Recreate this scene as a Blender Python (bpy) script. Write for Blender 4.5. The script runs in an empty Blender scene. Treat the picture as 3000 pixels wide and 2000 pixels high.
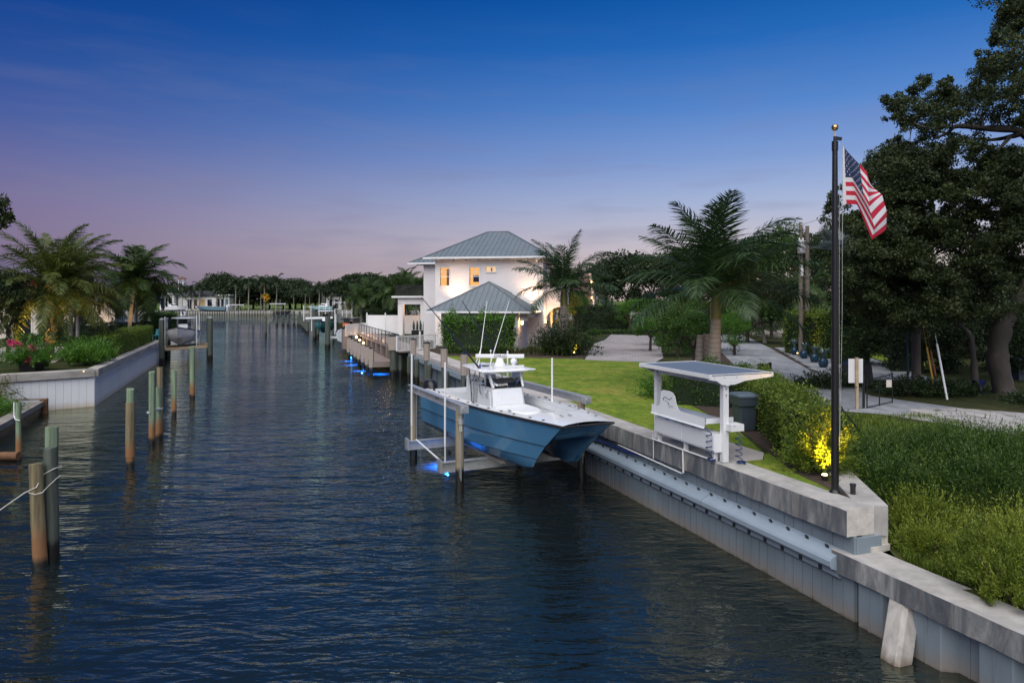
import bpy, math, random
import numpy as np
from mathutils import Vector, Matrix
R = math.radians
scene = bpy.context.scene
COL = scene.collection

# ------------------------------------------------------------------ camera
# pixel (px,py) of the 3000x2000 photograph -> direction; water level is z = 0
HC, FPX, CX, HY = 5.9, 2000.0, 1500.0, 878.0
cam_d = bpy.data.cameras.new('camera')
cam = bpy.data.objects.new('camera', cam_d); COL.objects.link(cam)
cam.location = (0, 0, HC); cam.rotation_euler = (R(90), 0, 0)
cam_d.sensor_width = 36; cam_d.lens = 24; cam_d.shift_y = -(1000 - HY) / 3000
cam_d.clip_start = .1; cam_d.clip_end = 9000
scene.camera = cam

# ------------------------------------------------------------------ dusk sky
def srgb(r, g, b):
    f = lambda c: (c / 255 / 12.92) if c / 255 <= .04045 else ((c / 255 + .055) / 1.055) ** 2.4
    return (f(r), f(g), f(b), 1)
EXPO = 0.35
world = bpy.data.worlds.new('World'); scene.world = world; world.use_nodes = True
wn, wl = world.node_tree.nodes, world.node_tree.links
for n in list(wn): wn.remove(n)
w_out = wn.new('ShaderNodeOutputWorld'); w_bg = wn.new('ShaderNodeBackground')
w_tc = wn.new('ShaderNodeTexCoord'); w_sep = wn.new('ShaderNodeSeparateXYZ')
wl.new(w_tc.outputs['Generated'], w_sep.inputs[0])
def wmath(op, a, b=None, clamp=False):
    n = wn.new('ShaderNodeMath'); n.operation = op; n.use_clamp = clamp
    for i, x in enumerate((a, b)):
        if x is None: continue
        if isinstance(x, (int, float)): n.inputs[i].default_value = x
        else: wl.new(x, n.inputs[i])
    return n.outputs[0]
def sky_ramp(stops):
    n = wn.new('ShaderNodeValToRGB'); cr = n.color_ramp
    while len(cr.elements) > 1: cr.elements.remove(cr.elements[-1])
    for i, (p, c) in enumerate(stops):
        e = cr.elements[0] if i == 0 else cr.elements.new(p)
        e.position = p; e.color = srgb(*c)
    return n
elev = wmath('MULTIPLY', wmath('ADD', w_sep.outputs[2], 0.0), 1.6, True)   # sin(elevation)*1.6
az = wmath('ARCTAN2', w_sep.outputs[0], w_sep.outputs[1])                  # 0 ahead, + right
# the afterglow is centred to the right of the view; a smooth cosine lobe all round
lobe = wmath('ADD', wmath('MULTIPLY', wmath('COSINE', wmath('SUBTRACT', az, R(62))), .5), .5)
E = lambda py: math.sin(math.atan((HY - py) / FPX)) * 1.6
rampL = sky_ramp([(0, (68, 70, 112)), (E(840), (74, 74, 118)), (E(790), (104, 92, 132)), (E(740), (120, 105, 139)), (E(640), (117, 104, 147)),
                  (E(540), (98, 99, 152)), (E(440), (70, 88, 154)), (E(300), (38, 74, 148)), (E(150), (16, 62, 140)), (E(0), (6, 52, 126)), (.95, (22, 52, 98)), (1, (24, 52, 96))])
rampR = sky_ramp([(0, (212, 190, 182)), (E(800), (212, 194, 190)), (E(700), (196, 193, 206)), (E(600), (166, 182, 216)),
                  (E(480), (128, 158, 212)), (E(330), (84, 134, 204)), (E(150), (38, 106, 186)), (E(0), (16, 88, 170)), (.95, (34, 72, 128)), (1, (36, 70, 122))])
wl.new(elev, rampL.inputs[0]); wl.new(elev, rampR.inputs[0])
w_mix = wn.new('ShaderNodeMix'); w_mix.data_type = 'RGBA'
lob2 = wn.new('ShaderNodeMapRange'); lob2.inputs[1].default_value = .30; lob2.inputs[2].default_value = .93
lob2.interpolation_type = 'SMOOTHSTEP'
wl.new(lobe, lob2.inputs[0])
wl.new(lob2.outputs[0], w_mix.inputs[0]); wl.new(rampL.outputs[0], w_mix.inputs[6]); wl.new(rampR.outputs[0], w_mix.inputs[7])
# a few soft low cloud streaks
w_map = wn.new('ShaderNodeMapping'); w_map.inputs['Scale'].default_value = (2.2, 2.2, 15)
wl.new(w_tc.outputs['Generated'], w_map.inputs[0])
w_no = wn.new('ShaderNodeTexNoise'); w_no.inputs['Scale'].default_value = 2.4; w_no.inputs['Detail'].default_value = 5
wl.new(w_map.outputs[0], w_no.inputs[0])
cl = wn.new('ShaderNodeMapRange'); cl.inputs[1].default_value = .50; cl.inputs[2].default_value = .76
wl.new(w_no.outputs[0], cl.inputs[0])
band = wn.new('ShaderNodeMapRange'); band.inputs[1].default_value = .62; band.inputs[2].default_value = .12
wl.new(elev, band.inputs[0])
cfac = wmath('MULTIPLY', wmath('MULTIPLY', cl.outputs[0], band.outputs[0]), .42, True)
w_mix2 = wn.new('ShaderNodeMix'); w_mix2.data_type = 'RGBA'
wl.new(cfac, w_mix2.inputs[0]); wl.new(w_mix.outputs[2], w_mix2.inputs[6])
w_mix2.inputs[7].default_value = srgb(128, 128, 158)
wl.new(w_mix2.outputs[2], w_bg.inputs[0]); w_bg.inputs[1].default_value = 2 ** -EXPO
wl.new(w_bg.outputs[0], w_out.inputs[0])

# ------------------------------------------------------------------ afterglow (very soft, the wide bright sky behind the camera)
sun_d = bpy.data.lights.new('afterglow', 'SUN'); sun_d.energy = 3.7; sun_d.angle = R(85); sun_d.color = (1, .97, .94)
sun = bpy.data.objects.new('afterglow', sun_d); COL.objects.link(sun); sun.location = (10, -60, 80)
sun.rotation_euler = Vector((.13, .57, -.80)).to_track_quat('-Z', 'Y').to_euler()

vs = scene.view_settings
vs.view_transform = 'Standard'; vs.look = 'None'; vs.gamma = 1; vs.exposure = EXPO; vs.use_curve_mapping = False
scene.render.engine = 'CYCLES'
cy = scene.cycles
cy.use_denoising = True; cy.max_bounces = 5; cy.diffuse_bounces = 2; cy.glossy_bounces = 3; cy.transmission_bounces = 3
cy.transparent_max_bounces = 6; cy.sample_clamp_indirect = 4; cy.caustics_reflective = False; cy.caustics_refractive = False
cy.use_adaptive_sampling = True; cy.adaptive_threshold = .015

# ------------------------------------------------------------------ places
def G(px, py, z=0.0):
    d = FPX * (HC - z) / (py - HY); return Vector(((px - CX) / FPX * d, d, z))
def V(px, py, d): return Vector(((px - CX) / FPX * d, d, HC + (HY - py) / FPX * d))
EU = Vector((-.3312, .9436, 0)); EV = Vector((.9436, .3312, 0))     # along and across the canal
def W(u, v, z=0.0): return EU * u + EV * v + Vector((0, 0, z))
def UV(p): return (p.x * EU.x + p.y * EU.y, p.x * EV.x + p.y * EV.y)
GZ = 2.0        # level of the gardens
CAPZ = 2.06     # top of the concrete caps

# ------------------------------------------------------------------ mesh builder
class MB:
    def __init__(s): s.v = []; s.f = []; s.m = []; s.mi = 0
    def add(s, vs, fs):
        o = len(s.v); s.v += [tuple(p) for p in vs]; s.f += [tuple(i + o for i in f) for f in fs]; s.m += [s.mi] * len(fs); return s
    def hexa(s, b, t):      # two matching rings: bottom, top
        n = len(b)
        fs = [tuple(reversed(range(n))), tuple(range(n, 2 * n))] + [(i, (i + 1) % n, n + (i + 1) % n, n + i) for i in range(n)]
        return s.add(list(b) + list(t), fs)
    def box(s, c, sz, rz=0.0, M=None):
        hx, hy, hz = sz[0] / 2, sz[1] / 2, sz[2] / 2
        P = [Vector((x * hx, y * hy, z * hz)) for z in (-1, 1) for x, y in ((-1, -1), (1, -1), (1, 1), (-1, 1))]
        if M is None: M = Matrix.Rotation(rz, 4, 'Z')
        P = [M @ p + Vector(c) for p in P]
        return s.hexa(P[:4], P[4:])
    def prism(s, poly, z0, z1):
        return s.hexa([Vector((p[0], p[1], z0)) for p in poly], [Vector((p[0], p[1], z1)) for p in poly])
    def beam(s, a, b, w, h, up=(0, 0, 1)):
        a, b = Vector(a), Vector(b); d = (b - a).normalized(); up = Vector(up)
        x = d.cross(up).normalized(); y = x.cross(d)
        q = [x * (i * w / 2) + y * (j * h / 2) for i, j in ((-1, -1), (1, -1), (1, 1), (-1, 1))]
        return s.hexa([a + k for k in q], [b + k for k in q])
    def tube(s, pts, rad, n=8, cap=True):
        pts = [Vector(p) for p in pts]; k = len(pts)
        if isinstance(rad, (int, float)): rad = [rad] * k
        vs, ref = [], None
        for i, p in enumerate(pts):
            d = (pts[min(i + 1, k - 1)] - pts[max(i - 1, 0)]).normalized()
            if ref is None:
                ref = d.orthogonal().normalized()
            x = (ref - d * ref.dot(d)).normalized(); ref = x; y = d.cross(x)
            vs += [p + (x * math.cos(a) + y * math.sin(a)) * rad[i] for a in (2 * math.pi * j / n for j in range(n))]
        fs = [(i * n + j, i * n + (j + 1) % n, (i + 1) * n + (j + 1) % n, (i + 1) * n + j) for i in range(k - 1) for j in range(n)]
        if cap: fs += [tuple(reversed(range(n))), tuple(range((k - 1) * n, k * n))]
        return s.add(vs, fs)
    def lathe(s, prof, c=(0, 0, 0), n=16):      # prof: (r,z)
        c = Vector(c); vs = []
        for r, z in prof: vs += [c + Vector((r * math.cos(a), r * math.sin(a), z)) for a in (2 * math.pi * j / n for j in range(n))]
        k = len(prof)
        fs = [(i * n + j, i * n + (j + 1) % n, (i + 1) * n + (j + 1) % n, (i + 1) * n + j) for i in range(k - 1) for j in range(n)]
        fs += [tuple(reversed(range(n))), tuple(range((k - 1) * n, k * n))]
        return s.add(vs, fs)
    def grid(s, rows, closed=False):
        n = len(rows[0]); vs = [p for r in rows for p in r]
        fs = [(i * n + j, i * n + (j + 1) % n, (i + 1) * n + (j + 1) % n, (i + 1) * n + j)
              for i in range(len(rows) - 1) for j in range(n if closed else n - 1)]
        return s.add(vs, fs)
    def ball(s, c, r, n=12, sq=(1, 1, 1)):
        pr = [(max(1e-4, math.sin(math.pi * i / (n // 2))) * r, -math.cos(math.pi * i / (n // 2)) * r) for i in range(n // 2 + 1)]
        o = len(s.v); s.lathe(pr, (0, 0, 0), n); c = Vector(c)
        for i in range(o, len(s.v)):
            p = s.v[i]; s.v[i] = (p[0] * sq[0] + c.x, p[1] * sq[1] + c.y, p[2] * sq[2] + c.z)
        return s
    def mesh(s, name, mats, smooth=False, origin=None):
        me = bpy.data.meshes.new(name)
        vv = s.v if origin is None else [(p[0] - origin[0], p[1] - origin[1], p[2] - origin[2]) for p in s.v]
        me.from_pydata(vv, [], s.f)
        for m in (mats if isinstance(mats, (list, tuple)) else [mats]): me.materials.append(m)
        if isinstance(mats, (list, tuple)) and len(mats) > 1: me.polygons.foreach_set('material_index', s.m)
        if smooth:
            me.polygons.foreach_set('use_smooth', [True] * len(me.polygons))
            if smooth != 'all' and hasattr(me, 'set_sharp_from_angle'): me.set_sharp_from_angle(angle=R(42))
        me.update(); return me

WM = {}     # world matrix of each object made here
def tag(o, label=None, cat=None, group=None, kind=None):
    if label: o['label'] = label
    if cat: o['category'] = cat
    if group: o['group'] = group
    if kind: o['kind'] = kind
    return o
def thing(name, label, cat, loc=(0, 0, 0), rz=0.0, group=None):
    o = bpy.data.objects.new(name, None); COL.objects.link(o); o.empty_display_size = .2
    o.location = loc; o.rotation_euler = (0, 0, rz)
    WM[o] = Matrix.Translation(Vector(loc)) @ Matrix.Rotation(rz, 4, 'Z')
    return tag(o, label, cat, group)
def put(me, name, parent=None, local=False, loc=None, rot=None, scale=None):
    """link a mesh; world-space vertices unless local"""
    o = bpy.data.objects.new(name, me); COL.objects.link(o); WM[o] = Matrix.Identity(4)
    if parent is not None:
        o.parent = parent
        if not local: o.matrix_parent_inverse = WM[parent].inverted()
        else: WM[o] = WM[parent].copy()
    if loc is not None: o.location = loc
    if rot is not None: o.rotation_euler = rot
    if scale is not None: o.scale = scale if isinstance(scale, (tuple, list)) else (scale,) * 3
    return o
def part(parent, name, mb, mat, smooth=False, local=False): return put(mb.mesh(name, mat, smooth), name, parent, local)
def solo(name, mb, mat, label, cat, base, smooth=False, group=None):
    o = put(mb.mesh(name, mat, smooth, base), name, None, loc=base); return tag(o, label, cat, group)
def struct(name, mb, mat, smooth=False, parent=None):
    o = put(mb.mesh(name, mat, smooth), name, parent)
    if parent is None: o['kind'] = 'structure'
    return o
def copy_tree(o, parent=None):
    c = o.copy(); COL.objects.link(c)
    if parent is not None: c.parent = parent
    WM[c] = WM.get(o, Matrix.Identity(4))
    for ch in [x for x in KIDS(o)]: copy_tree(ch, c)
    return c
def KIDS(o): return list(o.children)

# ------------------------------------------------------------------ materials
def new_mat(name):
    m = bpy.data.materials.new(name); m.use_nodes = True
    nt = m.node_tree; b = nt.nodes['Principled BSDF']
    return m, nt.nodes, nt.links, b
def setin(b, **k):
    for a, v in k.items():
        a = a.replace('_', ' ')
        if a in b.inputs: b.inputs[a].default_value = v
def coords(N, L, scale, space='world', rot=(0, 0, 0)):
    mp = N.new('ShaderNodeMapping'); mp.inputs['Scale'].default_value = scale if isinstance(scale, (tuple, list)) else (scale,) * 3
    mp.inputs['Rotation'].default_value = rot
    if space == 'world':
        g = N.new('ShaderNodeNewGeometry'); L.new(g.outputs['Position'], mp.inputs[0])
    else:
        g = N.new('ShaderNodeTexCoord'); L.new(g.outputs['Object'], mp.inputs[0])
    return mp.outputs[0]
def noise(N, L, vec, scale=1, detail=4, rough=.55, dist=0):
    n = N.new('ShaderNodeTexNoise'); n.inputs['Scale'].default_value = scale; n.inputs['Detail'].default_value = detail
    n.inputs['Roughness'].default_value = rough; n.inputs['Distortion'].default_value = dist
    L.new(vec, n.inputs['Vector']); return n.outputs['Fac']
def ramp(N, L, fac, stops):
    n = N.new('ShaderNodeValToRGB'); cr = n.color_ramp
    while len(cr.elements) > 1: cr.elements.remove(cr.elements[-1])
    for i, (p, c) in enumerate(stops):
        e = cr.elements[0] if i == 0 else cr.elements.new(p)
        e.position = p; e.color = (*c[:3], 1)
    L.new(fac, n.inputs[0]); return n.outputs[0]
def mixc(N, L, fac, a, b, mode='MIX'):
    n = N.new('ShaderNodeMix'); n.data_type = 'RGBA'; n.blend_type = mode
    for i, x in ((0, fac), (6, a), (7, b)):
        if hasattr(x, 'links'): L.new(x, n.inputs[i])
        elif i == 0: n.inputs[0].default_value = x
        else: n.inputs[i].default_value = (*x[:3], 1)
    return n.outputs[2]
def maprange(N, L, x, a, b, c=0., d=1.):
    n = N.new('ShaderNodeMapRange'); L.new(x, n.inputs[0])
    for i, k in enumerate((a, b, c, d)): n.inputs[i + 1].default_value = k
    return n.outputs[0]
def bump(N, L, b, h, strength=.3, dist=.02):
    n = N.new('ShaderNodeBump'); n.inputs['Strength'].default_value = strength; n.inputs['Distance'].default_value = dist
    L.new(h, n.inputs['Height']); L.new(n.outputs[0], b.inputs['Normal'])
def mat(name, col, rough=.6, var=.12, scale=3., bmp=.15, bscale=30., metal=0., spec=.5, stretch=(1, 1, 1), space='world', dirt=None, dirt_amt=.5, coat=0.):
    m, N, L, b = new_mat(name)
    vec = coords(N, L, tuple(scale * k for k in stretch), space)
    f = noise(N, L, vec, 1, 5)
    c0 = tuple(c * (1 - var) for c in col); c1 = tuple(min(1, c * (1 + var)) for c in col)
    c = ramp(N, L, f, [(.3, c0), (.7, c1)])
    if dirt:
        f2 = noise(N, L, coords(N, L, tuple(scale * .45 * k for k in stretch), space), 1, 6, .65, .4)
        c = mixc(N, L, maprange(N, L, f2, .5, .75, 0, dirt_amt), c, dirt)
    L.new(c, b.inputs['Base Color'])
    setin(b, Roughness=rough, Metallic=metal, Specular_IOR_Level=spec, Coat_Weight=coat)
    if bmp: bump(N, L, b, noise(N, L, coords(N, L, tuple(bscale * k for k in stretch), space), 1, 4), bmp, .01)
    return m
def glow(name, col, strength):
    m, N, L, b = new_mat(name)
    setin(b, Base_Color=(*col, 1), Emission_Color=(*col, 1), Emission_Strength=strength, Roughness=.4); return m
def leaf_mat(name, c0, c1, c2=None, trans=.25, rough=.5, noise_scale=.6):
    """leaf colour differs from leaf to leaf (attribute 'tint') and from clump to clump"""
    m, N, L, b = new_mat(name)
    at = N.new('ShaderNodeAttribute'); at.attribute_name = 'tint'
    f = noise(N, L, coords(N, L, noise_scale), 1, 3)
    mx = N.new('ShaderNodeMath'); mx.operation = 'MULTIPLY_ADD'; L.new(at.outputs['Fac'], mx.inputs[0]); mx.inputs[1].default_value = .6
    ma = N.new('ShaderNodeMath'); ma.operation = 'MULTIPLY'; L.new(f, ma.inputs[0]); ma.inputs[1].default_value = .42
    L.new(ma.outputs[0], mx.inputs[2])
    st = [(.15, c0), (.6, c1)] + ([(.95, c2)] if c2 else [])
    c = ramp(N, L, mx.outputs[0], st)
    L.new(c, b.inputs['Base Color']); setin(b, Roughness=rough, Specular_IOR_Level=.35)
    tr = N.new('ShaderNodeBsdfTranslucent'); L.new(c, tr.inputs['Color'])
    ms = N.new('ShaderNodeMixShader'); ms.inputs[0].default_value = trans
    out = N['Material Output']; L.new(b.outputs[0], ms.inputs[1]); L.new(tr.outputs[0], ms.inputs[2]); L.new(ms.outputs[0], out.inputs[0])
    return m
def wet_mat(name, col, var=.25, scale=3., stretch=(8, 8, .5), wet_z=.5, wet=(.012, .012, .01), mid=None, mid_z=1.1, rough=.75, bmp=.5):
    """weathered surface with a dark tide mark; colours keyed to the height above the water"""
    m, N, L, b = new_mat(name)
    f = noise(N, L, coords(N, L, tuple(scale * k for k in stretch)), 1, 6, .65, .3)
    c = ramp(N, L, f, [(.25, tuple(x * (1 - 2 * var) for x in col)), (.5, col), (.75, tuple(min(1, x * (1 + 1.3 * var)) for x in col))])
    g = N.new('ShaderNodeNewGeometry'); sp = N.new('ShaderNodeSeparateXYZ'); L.new(g.outputs['Position'], sp.inputs[0])
    wob = N.new('ShaderNodeMath'); wob.operation = 'MULTIPLY_ADD'; L.new(noise(N, L, coords(N, L, (3, 3, .7)), 1, 5), wob.inputs[0])
    wob.inputs[1].default_value = .35; L.new(sp.outputs[2], wob.inputs[2]); z = wob.outputs[0]
    if mid: c = mixc(N, L, maprange(N, L, z, mid_z + .38, mid_z - .1), c, mid)
    c = mixc(N, L, maprange(N, L, z, wet_z + .26, wet_z + .1), c, wet)
    L.new(c, b.inputs['Base Color'])
    rr = maprange(N, L, z, wet_z + .3, wet_z, rough, .3); L.new(rr, b.inputs['Roughness'])
    bump(N, L, b, f, bmp, .012)
    return m

# ------------------------------------------------------------------ foliage in numpy
def np_mesh(name, verts, faces, tint, mats, smooth=False):
    me = bpy.data.meshes.new(name); nv, nf = len(verts), len(faces); k = faces.shape[1]
    me.vertices.add(nv); me.vertices.foreach_set('co', verts.astype(np.float32).ravel())
    me.loops.add(nf * k); me.loops.foreach_set('vertex_index', faces.astype(np.int32).ravel())
    me.polygons.add(nf); me.polygons.foreach_set('loop_start', np.arange(0, nf * k, k, dtype=np.int32))
    try: me.polygons.foreach_set('loop_total', np.full(nf, k, dtype=np.int32))
    except Exception: pass
    a = me.attributes.new('tint', 'FLOAT', 'POINT'); a.data.foreach_set('value', tint.astype(np.float32))
    for m in (mats if isinstance(mats, (list, tuple)) else [mats]): me.materials.append(m)
    if smooth: me.polygons.foreach_set('use_smooth', np.ones(nf, dtype=bool))
    me.update(); me.validate(); return me
def unit(a): return a / np.maximum(np.linalg.norm(a, axis=1, keepdims=True), 1e-6)
def leaves(rng, P, out, size, aspect=.5, spread=1.0, up=.0, svar=.35, tint=None):
    """one rhombic, slightly folded leaf for each point"""
    n = len(P)
    d = unit(out + rng.normal(0, spread, (n, 3)) + np.array([0, 0, up]))
    s = unit(np.cross(d, rng.normal(0, 1, (n, 3)))); nn = np.cross(d, s)
    Ln = (size * (1 + rng.uniform(-svar, svar, n)))[:, None]; w = Ln * aspect * .5
    m = P + d * Ln * .48 + nn * Ln * .08
    v = np.stack([P, m + s * w, P + d * Ln, m - s * w], 1).reshape(-1, 3)
    f = np.arange(4 * n).reshape(n, 4)
    t = rng.uniform(0, 1, n) if tint is None else tint
    return v, f, np.repeat(t, 4)
def cat_foliage(parts):
    vs, fs, ts, o = [], [], [], 0
    for v, f, t in parts: vs.append(v); fs.append(f + o); ts.append(t); o += len(v)
    return np.concatenate(vs), np.concatenate(fs), np.concatenate(ts)
def ellipsoid_points(rng, n, inner=.55):
    d = unit(rng.normal(0, 1, (n, 3))); r = rng.uniform(inner ** 3, 1, n) ** (1 / 3)
    return d * r[:, None], d
# ================================================================== materials
M = {}
M['concrete'] = mat('concrete', (.36, .345, .33), .88, .2, 3.2, .5, 26, dirt=(.2, .195, .19), dirt_amt=.5)
M['concrete_walk'] = mat('concrete_walk', (.42, .39, .375), .85, .08, 1.2, .15, 50, dirt=(.3, .28, .27), dirt_amt=.35)
M['concrete_edge'] = mat('concrete_edge', (.52, .49, .44), .9, .2, 4, .8, 25, dirt=(.25, .22, .19), dirt_amt=.5)
def stained_concrete():
    m, N, L, b = new_mat('concrete_stained')
    f = noise(N, L, coords(N, L, (2.2, 2.2, .5)), 1, 7, .68, .6)
    c = ramp(N, L, f, [(.3, (.05, .058, .068)), (.46, (.13, .14, .15)), (.58, (.25, .255, .25)), (.74, (.46, .46, .44))])
    f2 = noise(N, L, coords(N, L, (5, 5, .8)), 1, 5, .6, .3)
    c = mixc(N, L, maprange(N, L, f2, .58, .72, 0, .55), c, (.26, .2, .15))
    L.new(c, b.inputs['Base Color']); setin(b, Roughness=.85)
    bump(N, L, b, noise(N, L, coords(N, L, 18), 1, 6), .45, .015); return m
M['concrete_stained'] = stained_concrete()
M['panel'] = wet_mat('panel_vinyl', (.18, .225, .26), .14, .9, (1, 1, .4), -.05, (.03, .028, .024), (.25, .2, .155), .16, .5, .06)
M['panel_white'] = wet_mat('panel_white', (.72, .73, .74), .05, .9, (1, 1, .4), -.12, (.2, .15, .1), (.52, .42, .29), .16, .55, .05)
M['panel_rust'] = wet_mat('panel_rust', (.36, .27, .15), .3, 2, (3, 3, .6), .1, (.03, .025, .02), (.3, .17, .06), .3, .7, .3)
M['wale'] = mat('wale_fibreglass', (.27, .335, .40), .42, .08, 2, .08, 30, stretch=(1, 1, 1), dirt=(.2, .25, .3), dirt_amt=.4)
M['white'] = mat('white_paint', (.72, .73, .74), .35, .03, 1.5, .02, 20)
M['gelcoat'] = mat('white_gelcoat', (.74, .76, .78), .22, .03, 1, 0, 20, coat=.3)
M['pvc'] = mat('white_pvc', (.74, .75, .76), .4, .04, 2, 0, 20)
M['alum'] = mat('aluminium', (.62, .63, .65), .38, .08, 3, .05, 60, metal=.75)
M['steel'] = mat('polished_steel', (.75, .76, .78), .12, .03, 3, 0, 60, metal=1.)
M['galv'] = mat('galvanised', (.45, .46, .47), .5, .15, 4, .1, 40, metal=.6)
M['black'] = mat('black_paint', (.010, .010, .011), .35, .1, 3, .03, 40)
M['black_rubber'] = mat('black_rubber', (.012, .012, .013), .6, .15, 3, .1, 40)
M['dark_metal'] = mat('dark_metal', (.02, .021, .023), .45, .1, 3, .05, 40)
M['blue_hose'] = mat('blue_hose', (.01, .035, .12), .35, .1, 3, 0, 40)
M['pile_green'] = wet_mat('pile_treated', (.17, .235, .15), .46, 1.5, (8, 8, .28), .22, (.014, .013, .011), (.235, .115, .045), .85, .8, 1.)
M['pile_brown'] = wet_mat('pile_weathered', (.20, .165, .09), .46, 1.5, (8, 8, .28), .15, (.014, .013, .011), (.225, .11, .045), .85, .8, 1.)
M['pile_dark'] = wet_mat('pile_dark', (.07, .085, .07), .3, 1.5, (6, 6, .35), .5, (.012, .012, .012), None, .6, .8, .8)
M['lift_pile'] = wet_mat('pile_tan', (.26, .215, .14), .25, 1.5, (6, 6, .35), .72, (.010, .010, .011), None, .6, .75, .6)
M['pile_wrap'] = mat('pile_sleeve', (.30, .255, .22), .55, .06, 2, .05, 30)
M['timber'] = mat('new_timber', (.42, .32, .2), .75, .18, 2, .2, 18, stretch=(1, 1, 4))
M['timber_grey'] = mat('grey_timber', (.22, .20, .18), .85, .25, 1.3, .4, 14, stretch=(1, 1, 3), dirt=(.1, .09, .08))
M['rust'] = mat('rusty_steel', (.13, .065, .03), .85, .35, 4, .5, 25)
M['rope'] = mat('pale_rope', (.55, .53, .48), .8, .1, 20, .2, 80)
M['soil'] = mat('mulch', (.045, .03, .022), .95, .5, 9, 1.0, 35)
M['brass'] = mat('gilt_brass', (.55, .36, .16), .25, .15, 5, .03, 40, metal=1.)
M['plastic_grey'] = mat('grey_plastic', (.055, .075, .095), .45, .07, 3, .05, 40)
M['plastic_lid'] = mat('lid_plastic', (.09, .12, .15), .4, .07, 3, .05, 40)

def grass_mat(name, c0, c1, c2, scale=.5, fine=28., bmp=.6):
    m, N, L, b = new_mat(name)
    a = noise(N, L, coords(N, L, scale), 1, 5, .6, .5); f = noise(N, L, coords(N, L, (fine, fine * .55, fine)), 1, 4, .7)
    c = ramp(N, L, a, [(.3, c0), (.52, c1), (.72, c2)])
    g2 = noise(N, L, coords(N, L, (scale * 5, scale * 2.6, 1), rot=(0, 0, R(25))), 1, 5, .7, .6)
    c = mixc(N, L, .9, c, ramp(N, L, g2, [(.3, (.55, .58, .5)), (.5, (1, 1, 1)), (.72, (1.5, 1.4, 1.3))]), 'MULTIPLY')
    c = mixc(N, L, .55, c, ramp(N, L, f, [(.25, (.25, .25, .25)), (.75, (1.75, 1.75, 1.6))]), 'MULTIPLY')
    L.new(c, b.inputs['Base Color']); setin(b, Roughness=.9, Specular_IOR_Level=.15); bump(N, L, b, f, bmp, .04); return m
M['lawn'] = grass_mat('lawn', (.09, .15, .018), (.14, .20, .025), (.22, .205, .05), .6, 15., .9)
M['lawn_far'] = grass_mat('lawn_far', (.06, .10, .02), (.09, .13, .03), (.12, .13, .04), .08, 3, .3)
M['ground'] = grass_mat('ground_cover', (.02, .03, .01), (.035, .045, .015), (.05, .05, .02), .3, 9)
M['field'] = grass_mat('field_soil', (.03, .04, .012), (.05, .06, .018), (.06, .055, .025), .6, 14)

def paver_mat(name, cols, mortar, bw=.42, rh=.2, rot=0.):
    m, N, L, b = new_mat(name)
    br = N.new('ShaderNodeTexBrick'); L.new(coords(N, L, 1, rot=(0, 0, rot)), br.inputs['Vector'])
    br.inputs['Scale'].default_value = 1; br.inputs['Brick Width'].default_value = bw; br.inputs['Row Height'].default_value = rh
    br.inputs['Mortar Size'].default_value = .008; br.inputs['Bias'].default_value = -.1
    br.inputs['Color1'].default_value = (*cols[0], 1); br.inputs['Color2'].default_value = (*cols[1], 1); br.inputs['Mortar'].default_value = (*mortar, 1)
    c = mixc(N, L, .5, br.outputs['Color'], ramp(N, L, noise(N, L, coords(N, L, .8), 1, 5), [(.3, (.7, .72, .78)), (.7, (1.25, 1.2, 1.15))]), 'MULTIPLY')
    L.new(c, b.inputs['Base Color']); setin(b, Roughness=.8); bump(N, L, b, br.outputs['Fac'], -.4, .01); return m
M['paver'] = paver_mat('pavers', ((.36, .33, .325), (.25, .245, .26)), (.13, .12, .115), rot=R(10))
M['paver_left'] = paver_mat('pavers_left', ((.40, .35, .31), (.36, .33, .31)), (.15, .13, .12), 2.4, 1.2, R(-20))
def road_mat(name, c0, c1, dark, scale=.5):
    m, N, L, b = new_mat(name)
    f = noise(N, L, coords(N, L, (scale * 3, scale, scale)), 1, 6, .65, .8)
    c = ramp(N, L, f, [(.32, dark), (.5, c0), (.68, c1)])
    g = noise(N, L, coords(N, L, 16), 1, 5, .7)
    c = mixc(N, L, .5, c, ramp(N, L, g, [(.3, (.6, .6, .6)), (.7, (1.35, 1.35, 1.35))]), 'MULTIPLY')
    L.new(c, b.inputs['Base Color']); setin(b, Roughness=.85); bump(N, L, b, g, .4, .01); return m
M['road'] = road_mat('worn_concrete', (.25, .265, .29), (.33, .34, .355), (.16, .17, .185))
M['gravel'] = road_mat('shell_gravel', (.36, .35, .34), (.48, .46, .44), (.06, .055, .035), .55)
M['slab'] = mat('slab_concrete', (.27, .285, .30), .85, .1, 1.2, .2, 30)

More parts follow.
